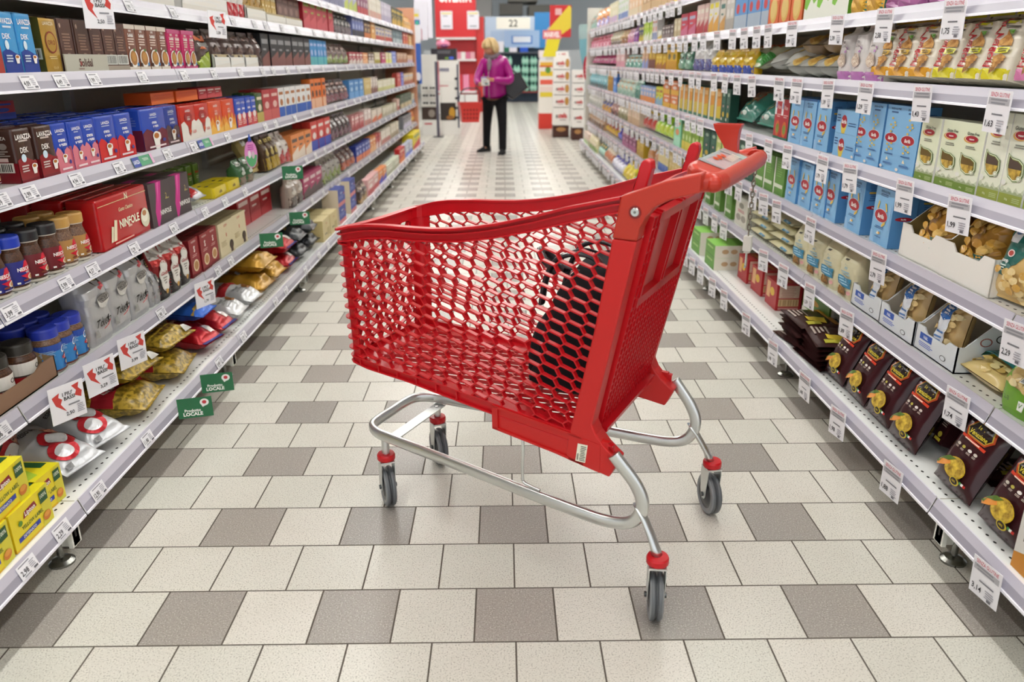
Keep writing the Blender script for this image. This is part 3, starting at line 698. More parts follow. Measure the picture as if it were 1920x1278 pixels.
def jar_parts(w, h, d, c):
    """glass coffee jar: (name, mesh builder, label) for glass with coffee, lid and paper label"""
    r = w / 2; cy = d / 2 if d > w else r; G = speckle('3a2013', '5e3a22', 260, 'coffee_granules_' + c.get('coffee', 'a'), .35, .4, .65)
    if c.get('coffee') == 'b': G = speckle('5d4030', '8a6a52', 260, 'coffee_granules_pale', .35, .4, .65)
    g = MB(); P = c['prof']    # (radius fraction, height fraction)
    g.lathe([(r * a, h * b) for a, b in P], G, 24, (0, cy, 0)); a0, b0 = P[-1]
    g.lathe([(r * P[0][0] * 1.0, 0), (r * P[1][0] * 1.012, h * P[1][1]), (r * P[1][0] * 1.012, h * .06)], M('c9c2b4', 'gloss'), 24, (0, cy, 0), caps=False)
    g.lathe([(r * a0 * 1.01, h * (b0 - .035)), (r * a0 * 1.03, h * (b0 - .005))], M('d9d2c6', 'gloss'), 24, (0, cy, 0), caps=False)
    l = MB(); lw, lh = c['lid']; L = M(c['lidc'], 'plastic'); z0 = h * b0 - .002
    l.lathe([(r * lw, z0), (r * lw, z0 + h * lh * .8), (r * lw * .95, z0 + h * lh * .97), (r * lw * .8, z0 + h * lh), (r * lw * .78, z0 + h * lh * .97)], L, 28, (0, cy, 0))
    b = MB(); z0, z1, sp = c['lab']; ra = lambda z: r * interp([(bb, aa) for aa, bb in P], z / h) + .0012
    def cyl(u, v, o, W=1.0):
        an = -PI / 2 + (u - .5) * sp; z = h * (z0 + (z1 - z0) * v); q = ra(z) + o; return (q * cos(an), cy + q * sin(an), z)
    lc = c['labc']; b.grid(lambda u, v: cyl(u, v, 0), 16, 6, M(lc, 'paper'))
    wl, hl = r * sp, h * (z1 - z0); D = Draw(b, wl, hl, lambda u, v, o: cyl(u / wl, v / hl, o + .0002), 'paper', maxlen=wl * .12, step=.0004); c['draw'](D)
    return [('glass_body', g, 'glass filled with instant coffee'), ('lid', l, c['lidn']), ('label', b, None)]
KIND = {'box': k_box, 'brick': k_brick, 'bag': k_bag, 'pillow': k_pillow, 'tray': k_tray}

# ------------------------------------------------------------------ printed designs
CAT = {}
def K(key, kind, name, cat, desc, h, d, col=None, draw=None, **k): CAT[key] = dict(kind=kind, name=name, cat=cat, desc=desc, h=h, d=d, col=col, draw=draw, **k)
def wave(D, v, c, amp=.05, top=False, ph=0):
    n = 10; up_ = [(i / n, v + amp * sin(ph + 5 * i / n)) for i in range(n + 1)]
    D.p(up_ + ([(1, 1), (0, 1)] if top else [(1, 0), (0, 0)])[0:], c)
def dek(D):
    wave(D, .36, '1f3f94', .04); D.t('LAVAZZA', .5, .85, .085, 'f2f6fa', .82, bold=.03); D.lines(.25, .74, .75, .77, 1, 'd6e6f2'); D.t('DEK', .36, .61, .085, 'f2f6fa', .5, bold=.02)
    D.e(.3, .47, .11, .075, 'd6ecf8'); D.cup(.74, .28, .13); D.lines(.08, .2, .5, .31, 3, 'c8d8ec')
K('dekblue', 'brick', 'coffee_brick', 'coffee', 'light blue decaf coffee brick', .15, .06, '3b97d3', dek)
K('oro', 'brick', 'coffee_brick', 'coffee', 'gold coffee brick with oval', .145, .06, 'b8923c', lambda D: (D.t('LAVAZZA', .5, .9, .06, 'fbf2d6', .7), D.e(.5, .56, .33, .2, '8a3524', 24), D.e(.5, .56, .28, .17, 'b8923c', 24), D.t('ORO', .5, .56, .085, '8a3524', .45), D.lines(.2, .26, .8, .31, 2, 'e6cf92'), D.t('15 6 9', .5, .1, .05, 'e6cf92', .7)), fin='foil', sdraw=lambda D: (D.r(0, 0, 1, 1, '5f5a26'), D.r(.1, .25, .9, .45, 'e8e4d2'), D.bars(.16, .28, .84, .42, '33302a', 9)))
def soldark(D): D.r(.04, .02, .96, .98, '51332a'); D.e(.2, .86, .06, .045, 'b99a86', 8); D.lines(.2, .42, .8, .72, 6, '8a6a58'); D.t('250g', .55, .34, .05, 'b99a86', .5); D.r(.03, .14, .97, .34, 'd6d9d2'); D.bars(.1, .16, .9, .32, '4a4a46', 11); D.r(0, 0, 1, .12, 'a3988a')
K('soldark', 'brick', 'coffee_brick', 'coffee', 'dark brown brick turned back outward', .152, .06, '4a2e26', soldark)
def solcup(c, c2):
    def f(D): D.r(0, .9, 1, 1, c2); D.t('100%', .5, .86, .05, 'f4ece4', .6); D.t('Solidal', .5, .77, .075, 'f6f0ea', .86, bold=.03); D.lines(.15, .56, .8, .7, 3, 'dcc3b4'); D.e(.22, .5, .06, .03, 'f4ece4', 8); D.r(0, 0, 1, .09, c2); D.e(.5, .27, .42, .2, 'f2eee6', 20); D.e(.5, .28, .32, .16, 'a8743a', 20); D.e(.5, .3, .2, .1, 'c08c46', 16); D.e(.62, .45, .1, .035, '4f7a3a', 8); D.e(.82, .14, .1, .04, '4a84b4', 8); D.e(.14, .13, .1, .045, '40241a', 8)
    return f
K('solcup', 'brick', 'coffee_brick', 'coffee', 'brown coffee brick with cup picture', .152, .06, '7d4f3f', solcup('7d4f3f', 'd8cdbf'))
K('solpink', 'brick', 'coffee_brick', 'coffee', 'magenta coffee brick with cup picture', .148, .06, 'bf2460', solcup('bf2460', 'c04a7c'))
K('soltray', 'box', 'cardboard_tray', 'tray', 'low beige cardboard display tray with lettering', .052, .004, ['b5b3a5'] * 3, lambda D: (D.t('Solidal', .46, .55, .44, '4a2a24', .5, bold=.03), D.e(.345, .5, .022, .13, '8e3a34', 12), D.lines(.26, .16, .42, .24, 1, '8c7a70')))
K('rossa_jar', 'box', 'coffee_tin', 'coffee', 'red coffee tin cut by the picture edge', .1, .08, 'a63a30')
def dekbrown(D): wave(D, .42, '8c1f28', .05); D.r(0, .0, 1, .06, '7a1a24'); D.t('LAVAZZA', .5, .84, .09, 'f2eeea', .84, bold=.03); D.lines(.2, .75, .75, .78, 1, 'cdbfb8'); D.t('DEK', .42, .6, .1, 'f2eeea', .55, bold=.02); D.e(.32, .45, .13, .075, 'cfe4f2'); D.cup(.78, .28, .14); D.lines(.08, .2, .5, .32, 3, 'd9c2c0')
def dekside(D): wave(D, .42, '7d1a24', .05); D.t('LAVAZZA', .5, .83, .06, 'd8cfc8', .8); D.e(.38, .68, .12, .06, '8a7d78'); D.e(.66, .68, .12, .06, '8a7d78'); D.lines(.15, .5, .85, .6, 3, 'a3968f'); D.r(.25, .4, .75, .47, 'd4b9b4'); D.r(.12, .2, .88, .38, 'dedad2'); D.bars(.17, .22, .83, .36, '3b3634', 12)
K('dekbrown', 'brick', 'coffee_brick', 'coffee', 'dark brown decaf coffee brick', .14, .075, '452c25', dekbrown, sdraw=dekside)
def crema(c2):
    def f(D):
        D.p([(0, 0), (1, 0), (1, .42), (.8, .5), (.6, .44), (.5, .36), (.36, .46), (.18, .52), (0, .42)], c2); D.t('LAVAZZA', .5, .84, .06, 'eef2fa', .62, bold=.03); D.lines(.28, .76, .72, .78, 1, 'b9c6e6'); D.t('crema', .5, .66, .075, 'f2f5fb', .7, bold=.03); D.t('e gusto', .54, .57, .07, 'f2f5fb', .6, bold=.03)
        D.p([(.42, .5), (.58, .5), (.53, .36)], '2446a8'); D.cup(.5, .33, .14); D.e(.8, .2, .07, .045, '3b3a8c', 8); D.lines(.1, .06, .9, .1, 1, 'f0d9dc')
    return f
def cremaside(c2): return lambda D: (D.r(0, 0, 1, .5, c2), D.r(0, .46, 1, .5, c2), D.lines(.2, .6, .8, .8, 4, '5d74bc'))
K('cremapink', 'brick', 'coffee_brick', 'coffee', 'blue and pink coffee brick', .142, .065, '2a4bb4', crema('d77a8a'), sdraw=cremaside('d77a8a'), tdraw=lambda D: D.t('LAVAZZA', .5, .25, .16, 'aebbe0', .6))
K('cremared', 'brick', 'coffee_brick', 'coffee', 'blue and red coffee brick', .148, .08, '2a4bb4', crema('cc2a2c'), sdraw=cremaside('cc2a2c'), tdraw=lambda D: D.t('LAVAZZA', .5, .25, .16, 'aebbe0', .6))
K('cremamar', 'brick', 'coffee_brick', 'coffee', 'blue and maroon coffee brick', .148, .08, '2a4bb4', crema('6a2032'), sdraw=cremaside('6a2032'))
K('cremadark', 'brick', 'coffee_brick', 'coffee', 'blue and dark brown coffee brick', .148, .07, '3348a4', crema('5a3f44'), fin='foil')
def rossa(D): D.p([(0, 0), (1, 0), (1, .5), (.86, .58), (.7, .52), (.62, .34), (.5, .28), (.4, .42), (.2, .56), (0, .5)], 'e6e2da'); D.t('LAVAZZA', .5, .84, .06, 'f8e8e4', .6, bold=.03); D.e(.5, .66, .26, .13, '9c1c1c', 18); D.t('QUALITA', .5, .67, .035, 'f0d6d0', .4); D.t('ROSSA', .5, .61, .05, 'f6e6e0', .4, bold=.03); D.p([(.4, .44), (.62, .44), (.56, .2), (.5, .12), (.44, .2)], '9e2a1e'); D.e(.52, .27, .08, .06, 'c24a2c', 10); D.t('2x250', .78, .24, .08, 'c03a30', .3)
K('rossa', 'brick', 'coffee_brick', 'coffee', 'red and white coffee brick', .142, .08, 'bf2618', rossa, tdraw=None)
K('gustoforte', 'brick', 'coffee_brick', 'coffee', 'orange flame coffee brick', .142, .07, 'd2481c', lambda D: (D.p([(0, 0), (1, 0), (1, .5), (.86, .3), (.74, .56), (.6, .34), (.48, .6), (.34, .3), (.2, .52), (.1, .36), (0, .5)], 'e8942a'), D.p([(0, 0), (1, 0), (1, .24), (.8, .12), (.6, .34), (.4, .14), (.2, .3), (0, .16)], 'f0b84a'), D.t('LAVAZZA', .5, .84, .06, 'fbe6d8', .6, bold=.03), D.t('GUSTO', .5, .68, .05, 'fbe6d8', .5), D.t('FORTE', .5, .6, .06, 'fbe6d8', .6, bold=.03), D.cup(.52, .32, .12)))
K('suerte', 'brick', 'coffee_brick', 'coffee', 'narrow blue and red coffee brick', .138, .06, '2c50b8', lambda D: (D.r(0, 0, 1, .45, 'c22c30'), D.t('LAVAZZA', .5, .84, .07, 'e8ecf6', .8), D.t('crema', .5, .64, .09, 'eef0fa', .8, bold=.03), D.e(.5, .38, .3, .12, 'ecd9d6'), D.lines(.1, .1, .9, .25, 3, 'e8b8b4')))
def jar_nes(lc, lid, lidn, c2='c8102e', sub='CLASSIC', co='a', name=''):
    def f(D):
        D.p([(.3, .55), (.52, .96), (.8, .98), (.98, .8), (.98, .45)], c2); D.t('NESCAFE', .5, .66, .15, 'f4f2ee', .84, bold=.03); D.t(sub, .58, .5, .09, 'f0d9d0', .5); D.p([(.3, .4), (.62, .46), (.7, .3), (.5, .2)], c2)
        D.e(.66, .27, .17, .13, 'e9dcc6', 16); D.e(.66, .27, .12, .09, 'b98a52', 14); D.e(.42, .18, .09, .05, '7a3a28', 8); D.r(.18, .06, .26, .14, 'eceae4'); D.lines(.34, .04, .9, .07, 1, 'c8c2cc')
    return dict(prof=((.86, 0), (.94, .02), (.98, .2), (.97, .42), (.84, .58), (.74, .68), (.78, .74), (.8, .78)), lid=(.86, .2), lidc=lid, lidn=lidn, lab=(.1, .52, 2.5), labc=lc, coffee=co), f
for key, lc, lid, ln, dsc, sub in (('nesblue', '2a2f7e', '2340b4', 'bright blue lid', 'instant coffee jar with blue lid', 'PER LEI'), ('nesblack', '6e1f26', '2a2a2c', 'black lid', 'instant coffee jar with black lid', 'CLASSIC'), ('nestan', 'b08348', 'c09652', 'tan lid', 'instant coffee jar with tan lid', 'CREMA')):
    k, f = jar_nes(lc, lid, ln, sub=sub, co='b' if key == 'nestan' else 'a'); K(key, 'jar', 'coffee_jar', 'jar', dsc, .148, .0, None, f, **k)
def caffered(D): D.r(0, .45, 1, 1, 'e9e6de'); D.t('Caffe', .6, .74, .2, '2c2624', .6); D.r(.0, .4, 1, .47, '4a3a34'); D.e(.7, .2, .16, .15, '5a2a20', 16); D.e(.7, .2, .12, .11, 'd2a24a', 14); D.t('espresso', .3, .28, .06, 'f0d8d0', .3, rot=PI / 2)
K('crasdark', 'jar', 'coffee_jar', 'jar', 'red and white label jar with black lid', .125, 0, None, caffered, prof=((.9, 0), (.97, .02), (.98, .62), (.86, .7), (.84, .76)), lid=(.92, .24), lidc='33302c', lidn='black lid', lab=(.06, .58, 3.6), labc='b51f26')
def crastan(D): D.r(0, .75, 1, 1, '2c4fa8'); D.t('Caffe', .66, .74, .26, 'f4f6fa', .42, it=.25, bold=.01); D.e(.68, .44, .2, .1, 'c22838', 18); D.t('CRASTAN', .68, .44, .09, 'f6eef0', .34, bold=.03); D.e(.7, .2, .2, .13, '2a58b0', 18); D.e(.7, .22, .16, .1, 'e6c98c', 16); D.lines(.1, .6, .38, .8, 5, '9cc0e2'); D.r(.14, .4, .36, .54, '4a90cc'); D.r(0, 0, 1, .06, '6a3a28')
K('crasblue', 'jar', 'coffee_jar', 'jar', 'blue label jar with blue lid', .132, 0, None, crastan, prof=((.9, 0), (.97, .02), (.98, .66), (.86, .74), (.84, .79)), lid=(.92, .21), lidc='2a3cae', lidn='blue lid', lab=(.05, .64, 3.8), labc='3a86c8', coffee='b')
K('crastray', 'tray', 'cardboard_tray', 'tray', 'brown cardboard tray holding black lid jars', .075, .2, '8a6a52', inn='a58a62', lip=.62, notch=1)
def ninf(D): D.r(.02, .85, .98, .862, 'e6d6a0'); D.t('N', .56, .9, .13, 'efe6c4', .12, bold=.02); D.t('Gusto Classico', .52, .68, .075, 'e8dcb0', .42, it=.2); D.t('NINFOLE', .56, .4, .16, 'f6efd6', .56, bold=.03); D.p([(.2, .12), (.26, .12), (.32, .5), (.27, .52)], 'efe2c2'); D.p([(.15, .12), (.19, .12), (.24, .4), (.2, .42)], 'efe2c2'); D.e(.88, .32, .095, .2, 'd9d6ba', 18); D.e(.87, .36, .07, .13, 'efe9d6', 16); D.e(.87, .42, .045, .06, 'b0784a', 12); D.lines(.5, .28, .6, .32, 1, 'e8b8a8'); D.lines(.2, .06, .6, .09, 1, 'f0a898')
K('ninred', 'brick', 'coffee_multipack', 'coffee', 'large red shiny coffee multipack', .165, .1, 'b31a1e', ninf)
K('ninmag', 'box', 'coffee_carton', 'coffee', 'dark grey carton with magenta ribbon', .16, .09, '4a3f42', lambda D: (D.p([(.36, 1), (.62, 1), (.5, .55), (.42, .2), (.3, 0), (.22, .0), (.2, .35), (.32, .7)], 'c42a86'), D.p([(.42, 1), (.5, 1), (.36, .5), (.3, .1)], 'de64aa'), D.t('NINFOLE', .68, .28, .11, 'eceae6', .6, bold=.03), D.t('2', .78, .64, .12, 'b9a66a', .3), D.lines(.72, .55, .92, .58, 1, 'a3945e')), tdraw=lambda D: D.r(.3, 0, .7, .3, 'c42a86'))
K('clearpk', 'pillow', 'coffee_pods_bag', 'bag', 'silver and red clear wrapped bag', .15, .05, 'c9cbd0', lambda D: (D.r(.0, .1, .5, .5, 'b8262c'), D.r(.55, .2, 1, .9, 'aeb1b8'), D.e(.3, .7, .2, .12, 'c8343a')), fin='gloss')
K('yelbrick', 'brick', 'coffee_brick', 'coffee', 'yellow coffee brick lying down', .05, .12, 'd2bc1e', lambda D: (D.t('caffe', .5, .5, .3, '5a3a14', .6), D.r(0, 0, 1, .12, 'b89c14')), tdraw=lambda D: (D.e(.3, .5, .12, .2, '3a2a10', 10), D.t('caffe', .66, .5, .2, '7a5a14', .5)))
K('greenpk', 'brick', 'coffee_brick', 'coffee', 'leaf green coffee brick', .125, .06, '5a7a2c', lambda D: (D.t('Meseta', .5, .7, .09, 'c43a2c', .8, bold=.03), D.lines(.2, .45, .8, .55, 2, 'a8bc7a'), D.r(0, 0, 1, .1, '3f5a1e')))
def toledo(D): D.p([(.52, 1), (.82, 1), (.86, .8), (.56, .78)], '3a332a'); D.p([(.56, .78), (.86, .8), (.87, .74), (.57, .72)], 'b02a34'); D.lines(.58, .83, .8, .95, 3, 'b9a56a'); D.e(.66, .56, .3, .09, 'd8d6d2', 18); D.e(.68, .6, .24, .07, speckle('3a3634', '8a8682', 220, 'black_beans', .4, .42, .55), 18); D.t('Toledo', .5, .3, .11, '23211f', .74, it=.2, bold=.02); D.p([(.46, .2), (.86, .27), (.86, .255), (.46, .185)], 'cc3a40'); D.r(.06, .12, .2, .22, 'a8a8a6')
K('toledo', 'bag', 'coffee_bag', 'bag', 'silver grey whole bean bag', .235, .09, 'b9b9bb', toledo, neck=.72, topw=1.0, sq=.3)
K('toledos', 'bag', 'coffee_bag', 'bag', 'small silver grey coffee bag', .16, .07, 'b4b4b6', toledo, neck=.5)
def gimoka(D): D.r(0, 0, 1, .45, '2f2a28'); D.r(0, .75, 1, 1, 'b9b4ae'); D.r(0, .66, 1, .78, 'b22a26'); D.e(.5, .44, .36, .3, 'e6e2dc', 22); D.e(.5, .44, .32, .26, 'f2f0ec', 22); D.t('Gimoka', .5, .5, .07, 'b0303a', .56, it=.2, bold=.02); D.lines(.34, .3, .66, .42, 3, '9a948c'); D.e(.5, .14, .1, .05, 'c8973a', 10)
K('gimoka', 'bag', 'coffee_bag', 'bag', 'red and black bag with white oval', .2, .075, '8a2426', gimoka, neck=.68)
def saq(D): D.t('SAQUELLA', .5, .92, .05, 'ecd6d2', .7); D.t('S', .5, .72, .15, 'f2e4e0', .5, bold=.05); D.lines(.2, .52, .8, .58, 2, 'cf9a96'); D.e(.5, .28, .3, .16, 'e6cfae', 16); D.e(.5, .28, .22, .115, 'b5854e', 14); D.r(0, 0, 1, .06, '6e1a20')
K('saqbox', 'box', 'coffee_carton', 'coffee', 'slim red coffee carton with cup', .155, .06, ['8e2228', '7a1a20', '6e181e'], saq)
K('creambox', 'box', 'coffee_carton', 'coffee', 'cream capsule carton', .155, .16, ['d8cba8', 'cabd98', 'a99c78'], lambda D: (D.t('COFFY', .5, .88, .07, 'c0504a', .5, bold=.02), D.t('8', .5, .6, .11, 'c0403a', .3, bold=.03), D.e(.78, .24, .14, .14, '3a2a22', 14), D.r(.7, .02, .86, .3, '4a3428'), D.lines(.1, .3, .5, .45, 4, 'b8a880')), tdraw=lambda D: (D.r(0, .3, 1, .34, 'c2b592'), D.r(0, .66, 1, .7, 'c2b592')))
def lipton(D): D.r(0, .0, 1, .05, 'e2b21e'); D.p([(.72, 0), (1, 0), (1, 1), (.8, 1)], 'd9cf3a'); D.p([(.3, .64), (.34, .8), (.62, .84), (.66, .68)], '8e1c26'); D.t('Lipton', .48, .735, .12, 'f6f0e0', .3, bold=.03); D.t('YELLOW LABEL', .5, .46, .1, '2f5a2c', .56); D.p([(.1, .3), (.66, .32), (.66, .2), (.1, .18)], '2c3fa0'); D.t('DETEINATO', .38, .25, .07, 'f0f0e6', .4); D.r(.74, .62, .94, .92, '24522a'); D.t('100%', .84, .8, .1, 'e6eed6', .16); D.e(.84, .24, .1, .12, 'd07a2a', 14); D.e(.84, .28, .08, .07, 'e09a3a', 12); D.e(.2, .62, .05, .07, '5a8a2a', 10)
K('lipton', 'box', 'tea_box', 'tea', 'yellow tea box with red badge', .105, .13, ['ead62a', 'e3c81c', 'dccf1e'], lipton, sdraw=lambda D: (D.lines(.15, .3, .8, .7, 6, 'b9a21a'), D.r(.0, .0, 1, .12, 'd8a81c')), tdraw=lambda D: (D.p([(.1, .15), (.5, .1), (.7, .5), (.3, .6)], 'a4c23a'), D.lines(.15, .65, .7, .9, 3, 'b3a21c'), D.r(.76, .2, .96, .8, '24522a')))
def coopsil(D): D.t('coop', .34, .86, .06, 'a82a3a', .3, bold=.04); D.t('ESPRESSO BAR', .42, .68, .05, '3a3436', .6); D.e(.62, .4, .32, .17, 'b8202c', 20); D.e(.4, .22, .3, .13, 'c22833', 20); D.e(.62, .4, .2, .1, 'd9dadc', 18); D.e(.38, .2, .19, .08, 'dcdde0', 18); D.p([(.66, .62), (.96, .55), (.98, .3), (.84, .36)], speckle('4a1f1c', 'a8745e', 120, 'roasted_beans', .4, .42, .55)); D.r(.12, .04, .28, .08, '9a9c9e')
K('coopsil', 'pillow', 'coffee_bag', 'bag', 'silver bag with red and white cups', .27, .085, 'bcbec2', coopsil, wr=1.2)
K('coopsml', 'bag', 'coffee_bag', 'bag', 'upright silver bag with red cups', .24, .08, 'b4b2b4', coopsil, neck=.6)
BEAN = lambda: speckle('6a5212', 'a8862a', 70, 'woven_gold', .35, .45, .55)
GOLD = lambda: speckle('6e5a18', 'b09232', 60, 'woven_gold_film', .3, .42, .56, .25)
def guarany(D): D.r(.0, .36, 1, .6, 'a81f2c'); D.t('Guarany', .5, .48, .11, 'f2e6e0', .84, it=.15, bold=.03); 
def guar_back(D): [D.r(.2 + .12 * i, .2 + .09 * j, .28 + .12 * i, .25 + .09 * j, '5a3a14') for i in range(5) for j in range(3)]; D.r(.75, .05, .98, .12, 'd4d4d0'); D.r(0, .84, 1, .95, 'a81f2c')
K('guarany', 'pillow', 'coffee_bag', 'bag', 'gold coffee bag with red band lying', .27, .095, '97781f', guarany, wr=1.6, end=.05, weave=1)
K('guarback', 'pillow', 'coffee_bag', 'bag', 'gold coffee bag lying back side up', .27, .085, '97781f', guar_back, wr=1.6, end=.05, ph=2.1, weave=1)
def saqbag(D): D.e(.62, .5, .32, .22, 'a8552a', 18); D.t('S', .6, .5, .22, 'f2ece8', .5, bold=.06); D.t('SAQUELLA', .5, .84, .06, 'f0dcd6', .6, bold=.02); D.t('BAR', .62, .24, .06, 'f0d0c8', .3)
K('saqbag', 'bag', 'coffee_bag', 'bag', 'big red coffee bag with S emblem', .27, .1, 'ab1320', saqbag, neck=.62)
K('redlay', 'pillow', 'coffee_bag', 'bag', 'red shiny coffee bag lying flat', .25, .09, 'a8141e', lambda D: (D.t('BAR', .5, .7, .08, 'ecc8c2', .4), D.r(.6, .1, .8, .3, 'd8d0cc'), D.r(.05, .0, .95, .06, '28408a')), wr=1.8, ph=.4)
K('bluelay', 'pillow', 'coffee_bag', 'bag', 'bright blue coffee bag lying', .22, .08, '2a62c4', lambda D: (D.r(0, .15, 1, .2, 'cfa84a'), D.t('caffe', .5, .6, .12, 'e8eef8', .6)), wr=1.4)
K('silvlay', 'pillow', 'coffee_bag', 'bag', 'silver bag with red stripe lying', .25, .085, 'cfd0d2', lambda D: (D.r(.0, .5, 1, .66, 'c2343a'), D.lines(.1, .2, .5, .4, 3, '9a9a9c'), D.e(.7, .28, .14, .08, '8a5a2c')), wr=1.5, ph=1.6)
K('goldlay', 'pillow', 'coffee_bag', 'bag', 'plain gold foil bag lying', .24, .1, 'b0842a', lambda D: (D.r(.4, .56, .52, .66, 'e2e2e0'), D.r(.6, .5, .76, .66, 'e6e6e4'), D.r(.55, .44, .7, .5, 'd2761e')), wr=2.0, ph=2.7)
K('blacklay', 'pillow', 'coffee_bag', 'bag', 'black foil coffee bag lying', .22, .09, '2a2c30', lambda D: (D.r(.2, .4, .7, .62, 'b9a45a'), D.e(.5, .8, .14, .08, 'c2b8a2')), wr=2.0, ph=3.3)
K('tanbox', 'box', 'coffee_carton', 'coffee', 'tan capsule carton', .13, .15, ['cdbd8c', 'c0af7c', 'cbbd90'], lambda D: (D.r(.55, .15, .9, .5, 'b3a069'), D.e(.3, .3, .06, .05, '2a2622', 8), D.e(.45, .3, .06, .05, '2a2622', 8), D.t('coop', .5, .78, .1, 'b0453a', .4)))
K('bluepink', 'box', 'tea_box', 'tea', 'blue box with pink foot', .12, .12, ['2a3f9a', 'd4c6b0', '2c3c8a'], lambda D: (D.r(0, 0, 1, .22, 'd27a7c'), D.t('espresso', .5, .74, .11, 'e6eaf6', .7, bold=.02), D.lines(.1, .4, .9, .58, 3, '7c8cc8'), D.e(.84, .62, .06, .06, 'c0343a', 8)))
# generic packs whose print is out of focus: colours come with the row
def gen_draw(c, c2, c3):
    def f(D):
        st = (int(c, 16) + int(c2, 16)) % 4
        if st == 0: D.r(0, 0, 1, .34, c2); D.e(.5, .5, .26, .12, c3, 12); D.r(.15, .76, .85, .86, c3)
        elif st == 1: D.r(.0, .62, 1, .86, c2); D.r(.2, .68, .8, .8, c3); D.e(.5, .3, .3, .16, c3, 12); D.e(.5, .3, .2, .1, c2, 12)
        elif st == 2: D.p([(0, 0), (1, 0), (1, .5), (0, .25)], c2); D.r(.12, .7, .88, .84, c3); D.r(.2, .5, .6, .56, c3)
        else: D.r(.0, 0, .3, 1, c2); D.r(.4, .7, .92, .84, c3); D.e(.66, .34, .24, .14, c2, 12); D.e(.66, .34, .14, .08, c3, 12)
    return f

# ------------------------------------------------------------------ designs of the pasta side
CRK = lambda: speckle('9c6426', 'd9a860', 70, 'cracker_crumb', .7, .35, .6)
PASTA = lambda: speckle('b98a34', 'e6c878', 55, 'dry_pasta', .5, .35, .6, .6)
GNO = lambda: M('e0c98c', 'gloss')
def fior(c, c2):
    def f(D):
        D.r(0, 0, 1, .15, c); D.t('FIORENTINI', .2, .54, .2, 'b9252e', .74, rot=PI / 2 - .03, bold=.04); D.t('SI&NO', .66, .87, .09, '2a2826', .56, bold=.03, it=.1); D.r(.42, .77, .8, .81, c2); D.lines(.4, .71, .85, .74, 1, '6a665e'); D.r(.58, .62, .8, .68, '6aa43c')
        D.p([(.36, .46), (.5, .62), (.58, .68), (.82, .54), (.84, .46)], CRK()); D.r(.36, .36, .86, .44, c2); D.lines(.4, .38, .82, .42, 2, '5a5232')
        for i, z in enumerate((.3, .26, .22, .18)): D.p([(.38 + .03 * i, z), (.6, z + .06), (.88 - .04 * i, z), (.62, z - .05)], CRK())
        D.p([(.44, .16), (.74, .17), (.5, .06)], speckle('7a4a1e', 'c89650', 70, 'cracker_dark', .7, .35, .6))
        D.r(.0, .955, 1, 1, c2)
    return f
for key, c, c2, n in (('fioyel', 'dcd21e', 'd8d82a', 'yellow foot'), ('fioamb', 'dc9e1c', 'd8b03a', 'amber foot'), ('fiopink', 'd27aa8', 'dc9cc4', 'pink foot')):
    K(key, 'bag', 'cracker_bag', 'crackers', 'tall cream cracker bag with ' + n, .183, .085, 'e9e2d2', fior(c, c2), fin='gloss', neck=.8, topw=.97, sq=.2)
K('rice', 'bag', 'rice_cake_pack', 'crackers', 'white and purple rice cake pack', .19, .085, 'dcd8d6', lambda D: (D.r(0, 0, 1, .17, 'b676b4'), D.t('gallette', .45, .72, .06, '4a4650', .6), D.t('di riso', .45, .64, .05, '4a4650', .5), D.e(.72, .6, .07, .03, 'a868b0', 8), D.e(.62, .54, .05, .025, 'b87ac0', 8), D.e(.45, .38, .3, .13, 'cdb8aa', 18), D.e(.45, .38, .24, .1, speckle('b39a86', 'e2d6c6', 200, 'rice_cake', .8, .4, .6), 16)), fin='gloss', neck=.8, topw=.5)
K('bread', 'pillow', 'bread_pack', 'bread', 'long pale grey bread pack lying', .3, .075, 'b9b9b4', lambda D: (D.e(.42, .34, .38, .3, speckle('b98d3c', 'd8bb6e', 40, 'bread_crust', .7, .4, .6), 22), D.r(.7, .55, .8, .62, 'c0442e'), D.e(.5, .86, .2, .06, '6f8a5a', 10)), fin='gloss', wr=1.2)
K('bread2', 'pillow', 'bread_pack', 'bread', 'brownish bread pack lying crosswise', .3, .08, 'a3937e', lambda D: (D.e(.5, .3, .4, .26, speckle('a87f3c', 'cfae6a', 40, 'bread_crust_dark', .7, .4, .6), 22), D.e(.5, .7, .36, .2, '8f745c', 18), D.r(.75, .86, .9, .96, 'c0442e')), fin='gloss', wr=1.5, ph=2.)
def penne(D, c, pts, k=.09):
    for u, v, a in pts:
        ca, sa = cos(a), sin(a); q = D.w / D.h
        D.p([(u + k * (x * ca - y * sa), v + k * q * (x * sa + y * ca)) for x, y in ((-1.1, -.35), (1, -.35), (1.3, .35), (-.8, .35))], c)
def barilla(D):
    D.r(0, .955, 1, 1, '2f5f96'); D.t('SENZA GLUTINE', .5, .9, .035, '27406e', .74, bold=.02); D.lines(.28, .82, .72, .86, 2, '3f5f8e')
    D.p([(.0, .2), (.1, .2), (.24, 0), (0, 0)], '9cc6ea'); D.p([(.84, .66), (.9, .7), (.97, .4), (.93, .25)], '8fbbe2'); D.lines(.86, .3, .96, .7, 9, '8fbbe2')
    D.e(.46, .49, .35, .112, 'f0f0f0', 24); D.e(.46, .49, .335, .106, 'a81e2e', 24); D.t('Barilla', .46, .487, .075, 'f2f0ee', .6, bold=.03, it=.15)
    penne(D, 'e3bf4c', ((.68, .66, -1.1), (.26, .65, 1.25), (.64, .36, .5))); D.lines(.2, .27, .8, .31, 2, '3f6a9e'); D.p([(.42, .23), (.5, .17), (.36, .17)], 'f0e2c2'); D.e(.5, .2, .05, .02, 'e0a84a', 8); D.lines(.3, .12, .7, .14, 1, '4f7aae')
